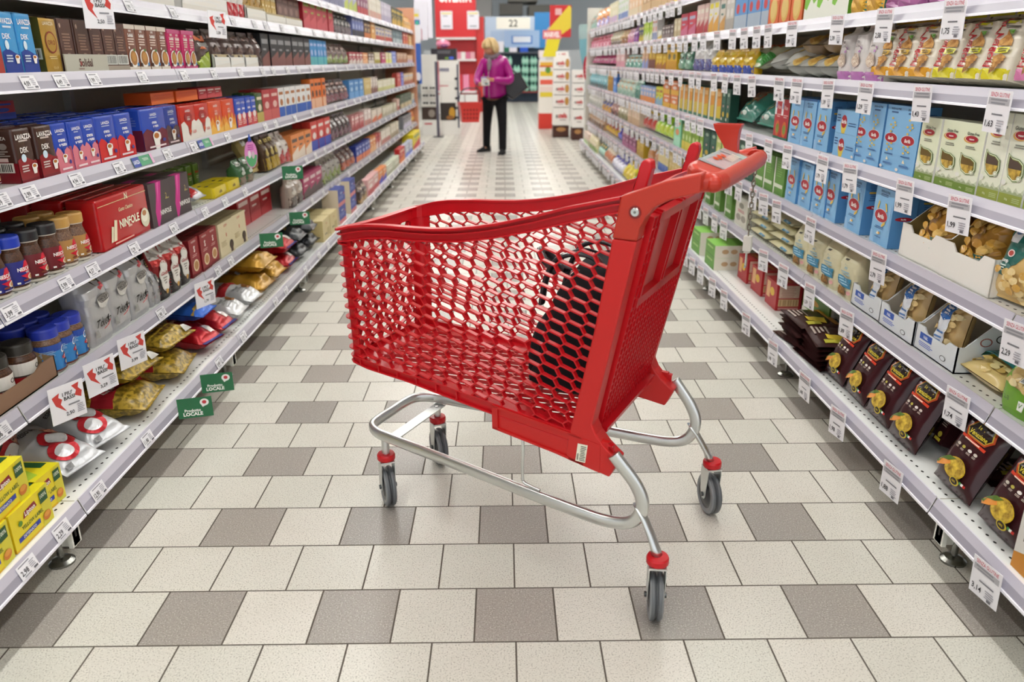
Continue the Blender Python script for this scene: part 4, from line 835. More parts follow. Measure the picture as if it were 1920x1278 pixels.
def barside(D): D.e(.5, .5, .36, .035, 'a81e2e', 16); D.t('Barilla', .5, .5, .025, 'f0eeec', .56, bold=.03); D.lines(.2, .62, .8, .9, 8, '3f6a9e'); D.e(.66, .22, .14, .03, 'dfe8d2', 14); D.e(.66, .22, .1, .02, '6a9a3c', 12); D.r(.2, .75, .7, .78, 'd9b84a')
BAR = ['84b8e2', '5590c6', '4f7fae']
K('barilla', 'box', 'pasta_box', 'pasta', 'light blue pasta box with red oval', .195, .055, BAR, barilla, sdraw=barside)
def barelbow(D):
    D.t('SENZA GLUTINE', .5, .945, .03, '27406e', .8, bold=.02); D.lines(.25, .88, .75, .905, 1, '3f5f8e'); D.e(.44, .5, .38, .078, 'f0f0f0', 22); D.e(.44, .5, .365, .073, 'a81e2e', 22); D.t('Barilla', .44, .498, .052, 'f2f0ee', .64, bold=.03, it=.15)
    for i, (u, v) in enumerate(((.4, .8), (.56, .74), (.34, .7), (.5, .66), (.62, .7), (.4, .6), (.3, .4), (.54, .42), (.44, .36), (.6, .34), (.34, .31))): D.e(u, v, .06, .016, 'dcb84c', 8)
    D.lines(.15, .25, .85, .27, 1, '3f6a9e'); D.p([(.42, .22), (.52, .16), (.36, .16)], 'f0e2c2'); D.lines(.2, .1, .8, .13, 1, '4f7aae'); D.e(.12, .05, .09, .025, 'eee2d8', 8)
K('barelbow', 'box', 'pasta_box', 'pasta', 'tall narrow light blue pasta box', .215, .06, BAR, barelbow, sdraw=barside)
K('barflat', 'box', 'pasta_box', 'pasta', 'low light blue box laid flat', .085, .055, ['84b8e2', '5590c6', '9cc8ea'], lambda D: (D.p([(.3, 0), (.44, 0), (.52, .45), (.22, .45)], 'dcc24c'), D.e(.37, .52, .13, .28, 'a81e2e', 20), D.t('Barilla', .37, .52, .16, 'f2f0ee', .22, bold=.03), D.lines(.04, .5, .22, .8, 3, '34568a'), D.lines(.56, .35, .94, .5, 2, '3f6a9e')))
def granoro(win, gr):
    def f(D):
        D.p([(0, 0), (1, 0), (1, .26), (0, .3)], 'e6ead6'); n = 9; D.p([(0, .12)] + [(i / n, .17 + .035 * sin(i * 2.3)) for i in range(n + 1)] + [(1, .12)], 'c6cdb4'); D.p([(0, .1)] + [(i / n, .145 + .02 * sin(i * 3.1 + 1)) for i in range(n + 1)] + [(1, .1)], '9fab86')
        D.r(0, 0, 1, .115, gr); D.t('350g', .34, .055, .022, 'dfe6c8', .3); D.lines(.6, .03, .92, .08, 3, 'b3c08a', 0)
        D.t('Gluten Free', .5, .85, .045, '3e4238', .72); D.e(.42, .765, .3, .055, 'd9a85a', 18); D.e(.47, .775, .28, .048, 'f2f2ee', 22); D.e(.48, .775, .27, .046, 'a5202e', 22); D.t('granoro', .48, .773, .028, 'f6f0ee', .46, bold=.03); D.lines(.26, .63, .7, .67, 2, '8a8c80')
        lf = lambda k: [(.5 - .36 * k, .41 + .15 * k), (.5 - .2 * k, .41 + .11 * k), (.5 + .1 * k, .41 + .1 * k), (.5 + .32 * k, .41 + .05 * k), (.5 + .36 * k, .41 - .06 * k), (.5 + .26 * k, .41 - .13 * k), (.5, .41 - .145 * k), (.5 - .24 * k, .41 - .1 * k), (.5 - .36 * k, .41 + .02 * k)]
        D.p(lf(1.06), '5f7a34'); D.p(lf(.98), 'e6ead8'); D.p(lf(.9), '8a9a4a'); D.p(lf(.82), win); D.p([(.2, .4), (.78, .4), (.72, .3), (.5, .28), (.28, .34)], speckle('8a6c22', 'd0ae48', 60, 'pasta_in_window', .5, .35, .6)); D.e(.74, .305, .1, .032, 'e9ecdd', 14); D.e(.74, .305, .075, .024, '7f9a4a', 12); D.e(.74, .305, .06, .019, 'e9ecdd', 12)
        D.e(.16, .24, .1, .032, 'e6e8e0', 14)
    return f
K('granoro', 'box', 'pasta_box', 'pasta', 'white pasta box with leaf window', .19, .05, ['e3e9cc', 'f0f0ea', 'd8dac8'], granoro('6a5426', '6f8a3a'))
K('granorob', 'box', 'pasta_box', 'pasta', 'wide white pasta box with leaf window', .222, .06, ['e9ecda', 'f2f2ee', 'd8dac8'], granoro('54443a', '8f9a44'))
def venez(D):
    D.r(.0, .96, 1, 1, '2a1616'); D.p([(.2, .78), (.3, .92), (.78, .92), (.88, .78), (.76, .68), (.3, .68)], 'b5471f'); D.p([(.24, .785), (.33, .9), (.75, .9), (.84, .785), (.74, .7), (.33, .7)], 'c2a63a'); D.p([(.26, .786), (.345, .89), (.735, .89), (.82, .786), (.73, .71), (.345, .71)], '211410')
    D.t('Le', .46, .845, .05, 'd8c63c', .26, bold=.02); D.t('Veneziane', .54, .76, .06, 'd8c63c', .52, bold=.02); D.p([(.22, .69), (.84, .66), (.84, .625), (.22, .655)], 'c23a24'); D.lines(.28, .645, .78, .66, 1, 'f0cdb8')
    for u, c in ((.3, 'b8b0a4'), (.45, 'a8a04a'), (.62, 'd8d0cc'), (.76, 'c8bcb4')): D.e(u, .55, .045, .02, c, 8); D.lines(u - .05, .5, u + .05, .52, 2, 'b0a49a')
    D.e(.56, .28, .25, .13, 'c9a82a', 22); D.e(.56, .28, .235, .122, speckle('7a5a10', 'd8b840', 50, 'yellow_pasta', .5, .35, .6), 22); D.p([(.06, .2), (.12, .25), (.4, .33), (.46, .29), (.3, .22), (.12, .17)], 'e0903a'); D.p([(.12, .26), (.34, .37), (.5, .38), (.38, .31)], '4f6a2a'); D.p([(.04, .2), (.2, .27), (.14, .2)], '5a7a34')
    D.e(.7, .15, .11, .05, 'cdb838', 16); D.e(.7, .15, .085, .038, '2a1a14', 14); D.t('100%', .7, .15, .025, 'cdb838', .14); D.r(.82, .16, .86, .19, '4a8a4a'); D.r(.86, .155, .9, .185, 'e8e6e2'); D.r(.9, .15, .94, .18, 'b8322e')
K('venez', 'pillow', 'pasta_pack', 'pasta', 'dark brown pasta pack with yellow bowl', .25, .06, '35161a', venez, fin='gloss', wr=.6, end=.03)
K('venback', 'box', 'pasta_pack', 'pasta', 'dark brown pack standing edge outward', .235, .13, '301518', lambda D: (D.r(.12, .86, .88, .99, 'd6d6d0'), D.bars(.18, .88, .82, .97, '2e2a2a', 10), D.lines(.14, .7, .8, .8, 4, '9a8a80'), D.e(.4, .62, .14, .03, 'a8923a', 10), D.lines(.14, .48, .8, .56, 3, '9a8a80'), D.e(.4, .4, .14, .03, 'a8923a', 10), D.lines(.14, .24, .84, .34, 4, '9a8a80'), D.e(.5, .12, .2, .04, 'b8a83c', 12), D.r(.2, .03, .8, .07, 'c2b236')), fin='gloss')
K('venflat', 'pillow', 'pasta_sachet', 'pasta', 'flat dark brown pasta sachet lying', .19, .018, '331a1a', lambda D: (D.p([(.1, .7), (.9, .78), (.9, .9), (.1, .84)], 'c9882e'), D.p([(.5, .3), (.7, .3), (.86, .62), (.6, .68)], 'c9ae3a'), D.r(.76, .2, .9, .5, 'a8a03a'), D.lines(.1, .1, .5, .4, 4, 'a89a90')), fin='gloss', wr=1.6)
K('cooppouch', 'pillow', 'pasta_bag', 'pasta', 'clear pasta bag with teal panel', .2, .06, 'd8b878', lambda D: (D.p([(.0, 1), (1, 1), (1, .62), (.62, .6), (.5, .48), (.36, .44), (.3, .3), (0, .3)], '2a6a62'), D.r(.14, .74, .36, .97, 'e2e6ea'), D.e(.25, .9, .09, .06, '7a9ad0', 12), D.e(.3, .6, .08, .05, 'ecdcd8', 12), D.e(.3, .6, .055, .035, 'b8524a', 10), D.t('GNOCCHI', .7, .86, .05, 'e6eeea', .46), D.t('coop', .2, .5, .05, 'eef4f0', .24, bold=.04), D.lines(.08, .36, .3, .44, 3, 'cfe0da')) + tuple(D.e(R.uniform(.15, .9), R.uniform(.06, .4), .09, .05, R.choice(('dcbc78', 'cda050', 'e6cf98')), 9, a0=R.uniform(0, 6)) for _ in range(20)) and None, fin='gloss', wr=1.0)
K('pastabag', 'pillow', 'pasta_bag', 'pasta', 'clear bag of golden shell pasta', .185, .09, 'b98a3a', lambda D: tuple(D.e(R.uniform(.1, .9), R.uniform(.1, .92), .12, .07, R.choice(('d8a848', 'e2bc6a', 'b5803a', 'c99744')), 9, a0=R.uniform(0, 6)) for _ in range(34)) + (D.r(.66, .1, .96, .42, '27625c'), D.lines(.7, .15, .92, .36, 4, 'c8dcd4')) and None, fin='gloss', wr=1.2)
K('whitetray', 'tray', 'cardboard_tray', 'tray', 'plain white cardboard display tray', .16, .26, 'eceae4', inn='9c8650', lip=.5)
K('gnotray', 'tray', 'cardboard_tray', 'tray', 'pale blue white printed tray', .19, .24, 'dbe1e6', lambda D: (D.r(.12, .62, .42, .95, '2f58b4'), D.t('N&L', .27, .78, .16, 'e6ecf6', .24, bold=.02), D.lines(.1, .3, .5, .5, 3, '5f7cc4'), D.e(.72, .36, .07, .13, '5a5a5a', 14), D.e(.72, .36, .055, .1, 'dbe1e6', 12)), inn='c8c2b4', lip=.42, sdraw=lambda D: (D.e(.3, .5, .07, .07, 'a8625a', 14), D.e(.3, .5, .055, .055, 'dbe1e6', 12), D.e(.46, .55, .06, .065, '3a3a3a', 14), D.e(.46, .55, .046, .05, 'dbe1e6', 12), D.e(.4, .22, .1, .1, 'd8cc2a', 18), D.lines(.34, .17, .46, .27, 3, '8a8220'), D.t('SENZA GLUTINE', .78, .62, .06, '3f4f86', .36), D.r(.6, .5, .95, .55, '3f6ab0')))
K('gnobag', 'pillow', 'gnocchi_bag', 'pasta', 'clear gnocchi bag with white label', .17, .07, 'd2b47c', lambda D: tuple(D.e(R.uniform(.1, .9), R.uniform(.08, .92), .11, .06, R.choice(('dcc28a', 'd0b070', 'e8d6a4')), 9, a0=R.uniform(0, 6)) for _ in range(26)) + (D.r(.34, .04, .74, .96, 'dce2ea'), D.p([(.34, .96), (.74, .96), (.74, .7), (.54, .64), (.34, .7)], '2a62a8'), D.lines(.4, .76, .7, .9, 3, 'dce6f2'), D.r(.38, .4, .7, .44, '3f74b4'), D.lines(.38, .12, .7, .34, 4, '5a82b8')) and None, fin='gloss')
K('flour', 'bag', 'pasta_bag', 'pasta', 'cream paper bag with blue label', .2, .07, 'dcd6b4', lambda D: (D.lines(.36, .76, .54, .79, 1, '4a463c'), D.t('NUTRI', .5, .66, .05, '7aa8c0', .56), D.t('FREE', .5, .6, .05, '7aa8c0', .5), D.lines(.25, .48, .75, .54, 2, '8ab0c4'), D.p([(.16, .42), (.86, .44), (.86, .24), (.16, .24)], '3a86ac'), D.lines(.22, .28, .8, .4, 3, 'a8d0e4'), D.r(.26, .06, .66, .22, speckle('6a4a22', 'a87a3a', 90, 'grain_window', .6, .4, .6)), D.e(.84, .16, .08, .04, 'e0a8a8', 10)), fin='paper', neck=.7, topw=.86)
K('creamflat', 'pillow', 'pasta_bag', 'pasta', 'cream flat pack in a stack', .2, .045, 'dfdab8', lambda D: (D.p([(.2, .5), (.8, .5), (.8, .8), (.2, .8)], 'a8c0c4'), D.e(.5, .8, .3, .06, 'b8924a', 14), D.r(.6, .0, .9, .05, '4a8ab0')), fin='gloss', end=.03)
K('greenbag', 'bag', 'gnocchi_bag', 'pasta', 'bright green gnocchi bag with window', .2, .12, '6aa024', lambda D: (D.p([(.12, .42), (.2, .72), (.8, .74), (.92, .4), (.6, .34)], 'c8ae74'),) + tuple(D.e(R.uniform(.25, .8), R.uniform(.42, .68), .1, .05, R.choice(('dcc488', 'd0b274', 'e6d6a2')), 9, a0=R.uniform(0, 6)) for _ in range(22)) + (D.r(.5, .5, .7, .64, 'e8e8e2'), D.bars(.52, .51, .68, .6, '3a3a36', 8), D.r(.6, .16, .72, .28, 'eef0e8'), D.t('V', .66, .23, .06, '4a7a2a', .08), D.t('2-3', .36, .26, .06, '3f5a1e', .14), D.r(.8, .12, .98, .24, 'd8dcc8'), D.bars(.82, .12, .97, .24, '2e2e2a', 7)) and None, fin='gloss', neck=.4, topw=.8)
K('tealflat', 'pillow', 'gnocchi_tray', 'pasta', 'clear gnocchi tray with teal band', .17, .055, 'd9c280', lambda D: tuple(D.e(R.uniform(.06, .94), R.uniform(.08, .92), .1, .06, R.choice(('dcc47e', 'cfb468', 'e6d79c')), 9, a0=R.uniform(0, 6)) for _ in range(34)) + (D.p([(.0, .35), (1, .3), (1, .7), (0, .66)], '2a7a7a'), D.lines(.2, .42, .8, .58, 3, '5aa09c')) and None, fin='gloss', wr=.6, end=.02)
K('greenbox', 'box', 'pasta_box', 'pasta', 'green and white carton with yellow oval', .16, .1, ['5f9636', '4f7c2e', '79ac46'], lambda D: (D.r(0, 0, 1, .45, 'e6e4da'), D.e(.4, .74, .22, .08, 'd8a832', 14), D.r(.5, .5, .8, .56, 'e6ecd6'), D.e(.3, .2, .12, .12, 'd8943a', 10), D.e(.5, .34, .08, .06, '3f6ac0', 8)), sdraw=lambda D: (D.r(.08, .45, .94, .98, 'd9dcd0'), D.lines(.14, .5, .88, .94, 11, '8a8e82'), D.r(0, 0, 1, .4, 'e6e8e2'), D.lines(.1, .06, .9, .3, 6, 'b8bcb8')))
K('redbox', 'box', 'pasta_box', 'pasta', 'red carton with cream panels', .125, .08, ['a8262c', 'b32a30', 'b5363a'], lambda D: (D.r(.1, .3, .4, .9, 'd8a878'), D.e(.6, .6, .2, .16, 'd8b03a', 10)), sdraw=lambda D: (D.r(.1, .47, .9, .94, 'dcc0ac'), D.lines(.14, .5, .86, .92, 7, 'c89a8c'), D.r(.1, .16, .9, .43, 'd6b88c'), D.bars(.14, .18, .86, .4, 'b8946a', 7), D.r(.1, .03, .9, .11, 'd09490')), tdraw=lambda D: D.t('grissini', .5, .6, .2, 'd8b84a', .7))
K('greencrate', 'box', 'pasta_box', 'pasta', 'long low green and white box', .07, .18, ['64a03a', 'd9dac8', '7db84a'], lambda D: (D.r(0, 0, 1, .08, '4f7c2e'), D.r(.2, .6, .8, .75, 'a8cc7c')), sdraw=lambda D: (D.r(0, 0, 1, .9, 'dad8c8'), D.e(.3, .5, .1, .2, 'b89a74', 10), D.e(.55, .5, .1, .2, 'b89a74', 10), D.lines(.7, .3, .95, .7, 3, 'a8a894')))
K('greentall', 'box', 'pasta_box', 'pasta', 'grass green box with white flank', .16, .045, ['5a8a38', '6a9846', '7aa858'], lambda D: (D.r(.1, .2, .9, .3, 'd8e0cc'), D.lines(.2, .5, .8, .9, 7, '7aa858'), D.r(0, 0, .12, 1, 'dfe2d4')))
K('dotbox', 'box', 'pasta_box', 'pasta', 'white box with grey round pictures', .15, .05, ['d9d8cc', 'c6c6b8', 'e2e2d8'], lambda D: (D.e(.3, .3, .2, .12, '9a948a', 14), D.e(.72, .3, .2, .12, '9a948a', 14), D.e(.5, .74, .2, .1, '8a8a7e', 14), D.lines(.2, .5, .8, .58, 2, 'b8606a')))
K('pastabox', 'box', 'pasta_box', 'pasta', 'dark green box with orange pasta picture', .19, .05, ['d08c2c', '1f5a4a', '2a6a56'], lambda D: (D.r(0, 0, .3, 1, 'cfd0c2'), D.p([(.34, .02), (.96, .02), (.96, .5), (.34, .45)], 'cbb33a'), D.r(.3, .0, 1, .1, '3f7a6a'), D.r(.36, .78, .9, .92, 'e2b878')))
K('dgreen', 'box', 'pasta_box', 'pasta', 'plain dark green pasta box', .19, .05, ['1f5646', '184438', '2a6654'], lambda D: (D.e(.5, .84, .24, .06, 'a8c0b0', 12), D.e(.5, .5, .12, .04, 'c8a0a0', 10), D.lines(.2, .6, .8, .74, 4, '4a7a6a'), D.r(.1, .08, .4, .16, 'c8cac0'), D.e(.6, .26, .24, .08, 'c8a83a', 12)))
K('tealbag', 'pillow', 'pasta_bag', 'pasta', 'teal pasta bag leaning with brown picture', .25, .09, '2f7a6c', lambda D: (D.p([(.3, .5), (.7, .5), (.8, .95), (.5, .98), (.2, .9)], '6a3a22'), D.p([(.3, .3), (.36, .3), (.62, .6), (.5, .6)], 'c8a468'), D.e(.5, .14, .14, .05, 'c8d8d0', 10), D.e(.3, .12, .05, .03, 'd0a0a0', 8), D.r(0, 0, 1, .04, '58a08e')), fin='gloss', wr=1.2)
K('redteal', 'box', 'pasta_box', 'pasta', 'narrow red and teal box', .175, .05, ['b0303a', '2a6a58', '3a7a68'], lambda D: (D.r(0, .6, .24, 1, 'e6e6ea'), D.r(.1, .76, .2, .9, '4a62b0'), D.r(0, 0, 1, .06, '2a6a58'), D.e(.55, .26, .3, .2, 'c8622e', 14), D.e(.55, .26, .2, .12, '7a8a3a', 12), D.t('Riso', .6, .8, .1, 'ecd8d4', .5), D.lines(.3, .55, .9, .62, 2, 'e0b0ac')))
K('orangebox', 'box', 'cracker_box', 'crackers', 'orange box with golden crackers', .2, .06, ['d8642a', 'c2541e', 'd87a3a'], lambda D: (D.e(.5, .3, .34, .26, 'd8b45c', 18), D.e(.46, .34, .28, .22, 'e0c274', 18), D.r(.3, .7, .5, .8, 'f0ece4'), D.lines(.6, .5, .9, .7, 3, 'e8a878')))
K('greenwhite', 'box', 'cracker_box', 'crackers', 'lime and white cracker carton', .2, .06, ['7fc23a', '6aa830', 'a8d870'], lambda D: (D.p([(0, 0), (1, 0), (1, .4), (.7, .3), (.5, .42), (.2, .2), (0, .24)], 'ecefe4'), D.e(.3, .5, .08, .06, 'd86a3a', 8), D.e(.7, .48, .06, .04, 'd86a3a', 8)))
# ------------------------------------------------------------------ putting the goods on the shelves
SHELF_N = [None, 'bottom', 'second', 'third', 'fourth', 'fifth', 'sixth', 'seventh']
AISLE = {'L': 'coffee', 'R': 'pasta'}
CACHE = {}; COUNT = {}; SEEN = {}
def goods_meshes(s, key, c, w, h, d):
    global SIDE
    k = (s if (c.get('sdraw') or c['kind'] == 'tray') else 'x', key, round(w, 3), round(h, 3), round(d, 3), c.get('gen'))
    if k not in CACHE:
        SIDE = s
        if c['kind'] == 'jar': CACHE[k] = [(n, m.mesh(n), l) for n, m, l in jar_parts(w, h, d, c)]
        else: CACHE[k] = KIND[c['kind']](w, h, d, c).mesh(c['name'])
    return CACHE[k]
def label_for(desc, s, k, row, layer):
    q = (desc, s, k, row, layer); i = COUNT.get(q, 0); COUNT[q] = i + 1
    if row: tail = 'in the %s row back on the %s %s shelf' % (ordn(row), SHELF_N[k], AISLE[s])
    elif layer: tail = 'stacked %s layer up on the %s %s shelf' % (ordn(layer), SHELF_N[k], AISLE[s])
    else: tail = 'from the near end of the %s %s shelf' % (SHELF_N[k], AISLE[s])
    t = '%s %s %s' % (ordn(i), desc, tail)
    if len(t.split()) > 16: t = '%s %s along the %s %s shelf' % (ordn(i), desc, SHELF_N[k], AISLE[s]) if not row and not layer else '%s %s %s %s, %s %s shelf' % (ordn(i), desc, 'row' if row else 'layer', ordn(row or layer), SHELF_N[k], AISLE[s])
    return t
def place(s, k, y, key, c, w, h, d, dx=0, dz=0, rx=0, rz=0, ry=0, row=0, layer=0, label=None, group=None):
    me = goods_meshes(s, key, c, w, h, d); g = SG[s]
    x = XFRONT(s, k) + g * dx; z = ZT[s][k] + .0008 + dz
    base = -PI / 2 if s == 'R' else PI / 2
    lab = label or label_for(c['desc'], s, k, row, layer); grp = group or '%ss on the %s %s shelf' % (c['desc'], SHELF_N[k], AISLE[s])
    if isinstance(me, list):
        o = bpy.data.objects.new(c['name'], None); COL.objects.link(o); o.empty_display_size = .02
        for n, m, l in me:
            p = link(n, m, o)
            if l: p['label'] = l
    else: o = link(c['name'], me)
    o.location = (x, y, z); M_ = Matrix.Rotation(base + rz, 4, 'Z') @ Matrix.Rotation(ry, 4, 'Y') @ Matrix.Rotation(rx, 4, 'X')
    o.rotation_euler = M_.to_euler()
    return tag(o, lab, c['cat'], grp)
GENERIC = {'bx': ('box', 'paper', .15, .06), 'bg': ('bag', 'gloss', .18, .07), 'pw': ('pillow', 'gloss', .22, .07), 'tr': ('tray', 'paper', .1, .2), 'bk': ('brick', 'gloss', .14, .06)}
def fill(s, k, y0, y1, n, key, o):
    if key in GENERIC:
        kd, fin, h, d = GENERIC[key]; c1, c2, c3 = o.get('c', '888888'), o.get('c2', 'd8d4cc'), o.get('c3', 'e8e4dc')
        c = dict(kind=kd, name=o.get('nm', {'L': 'coffee_pack', 'R': 'pasta_pack'}[s]), cat=o.get('cat', {'L': 'coffee', 'R': 'pasta'}[s]), desc=o['de'], h=h, d=d, col=c1 if kd != 'box' else [c1, o.get('cs', c1), o.get('ct', c1)], fin=o.get('fin', fin), draw=gen_draw(c1, c2, c3) if kd != 'tr' else (lambda D: D.t('coop', .5, .5, .4, 'b8404a', .4) if o.get('coop') else None), gen=(c1, c2, c3), nv=12, nu=8, lip=o.get('lip', .6), notch=0)
    else: c = dict(CAT[key]); 
    if 'de' in o: c['desc'] = o['de']
    h = o.get('h', c['h']); d = o.get('d', c['d']); pitch = (y1 - y0) / n; w = o.get('w', pitch * o.get('f', .955)); lean = math.radians(o.get('lean', 0)); flat = o.get('flat', 0)
    if c['kind'] == 'jar': d = w
    rows = o.get('rows', 1); st = o.get('st', 1); skip = o.get('skip', ())
    for r in range(rows):
        for L in range(st):
            for i in range(n):
                if (r, L, i) in skip: continue
                y = y0 + pitch * (i + .5) if s == 'L' else y0 + pitch * (i + .5)
                jx = R.uniform(0, .006) if not r else 0; rz = math.radians(o.get('rz', 0)) + R.uniform(-1, 1) * math.radians(o.get('jit', 1.0))
                dx = o.get('dx', 0) + jx + r * (d + .006); dz = o.get('dz', 0) + L * (h + .0008)
                if flat:      # packs lying on their backs, feet to the aisle
                    place(s, k, y, key, c, w, h, d, dx, o.get('dz', 0) + d * 1.07 + L * d * 1.07, rx=-PI / 2 + math.radians(o.get('tilt', 0)), rz=rz, row=r, layer=L)
                else: place(s, k, y, key, c, w, h, d, dx, dz + d * sin(lean) * 1.06 + (.002 if lean else 0), rx=-lean, rz=rz, ry=R.uniform(-1, 1) * math.radians(o.get('jry', 0)) + math.radians(o.get('ry', 0)), row=r, layer=L)
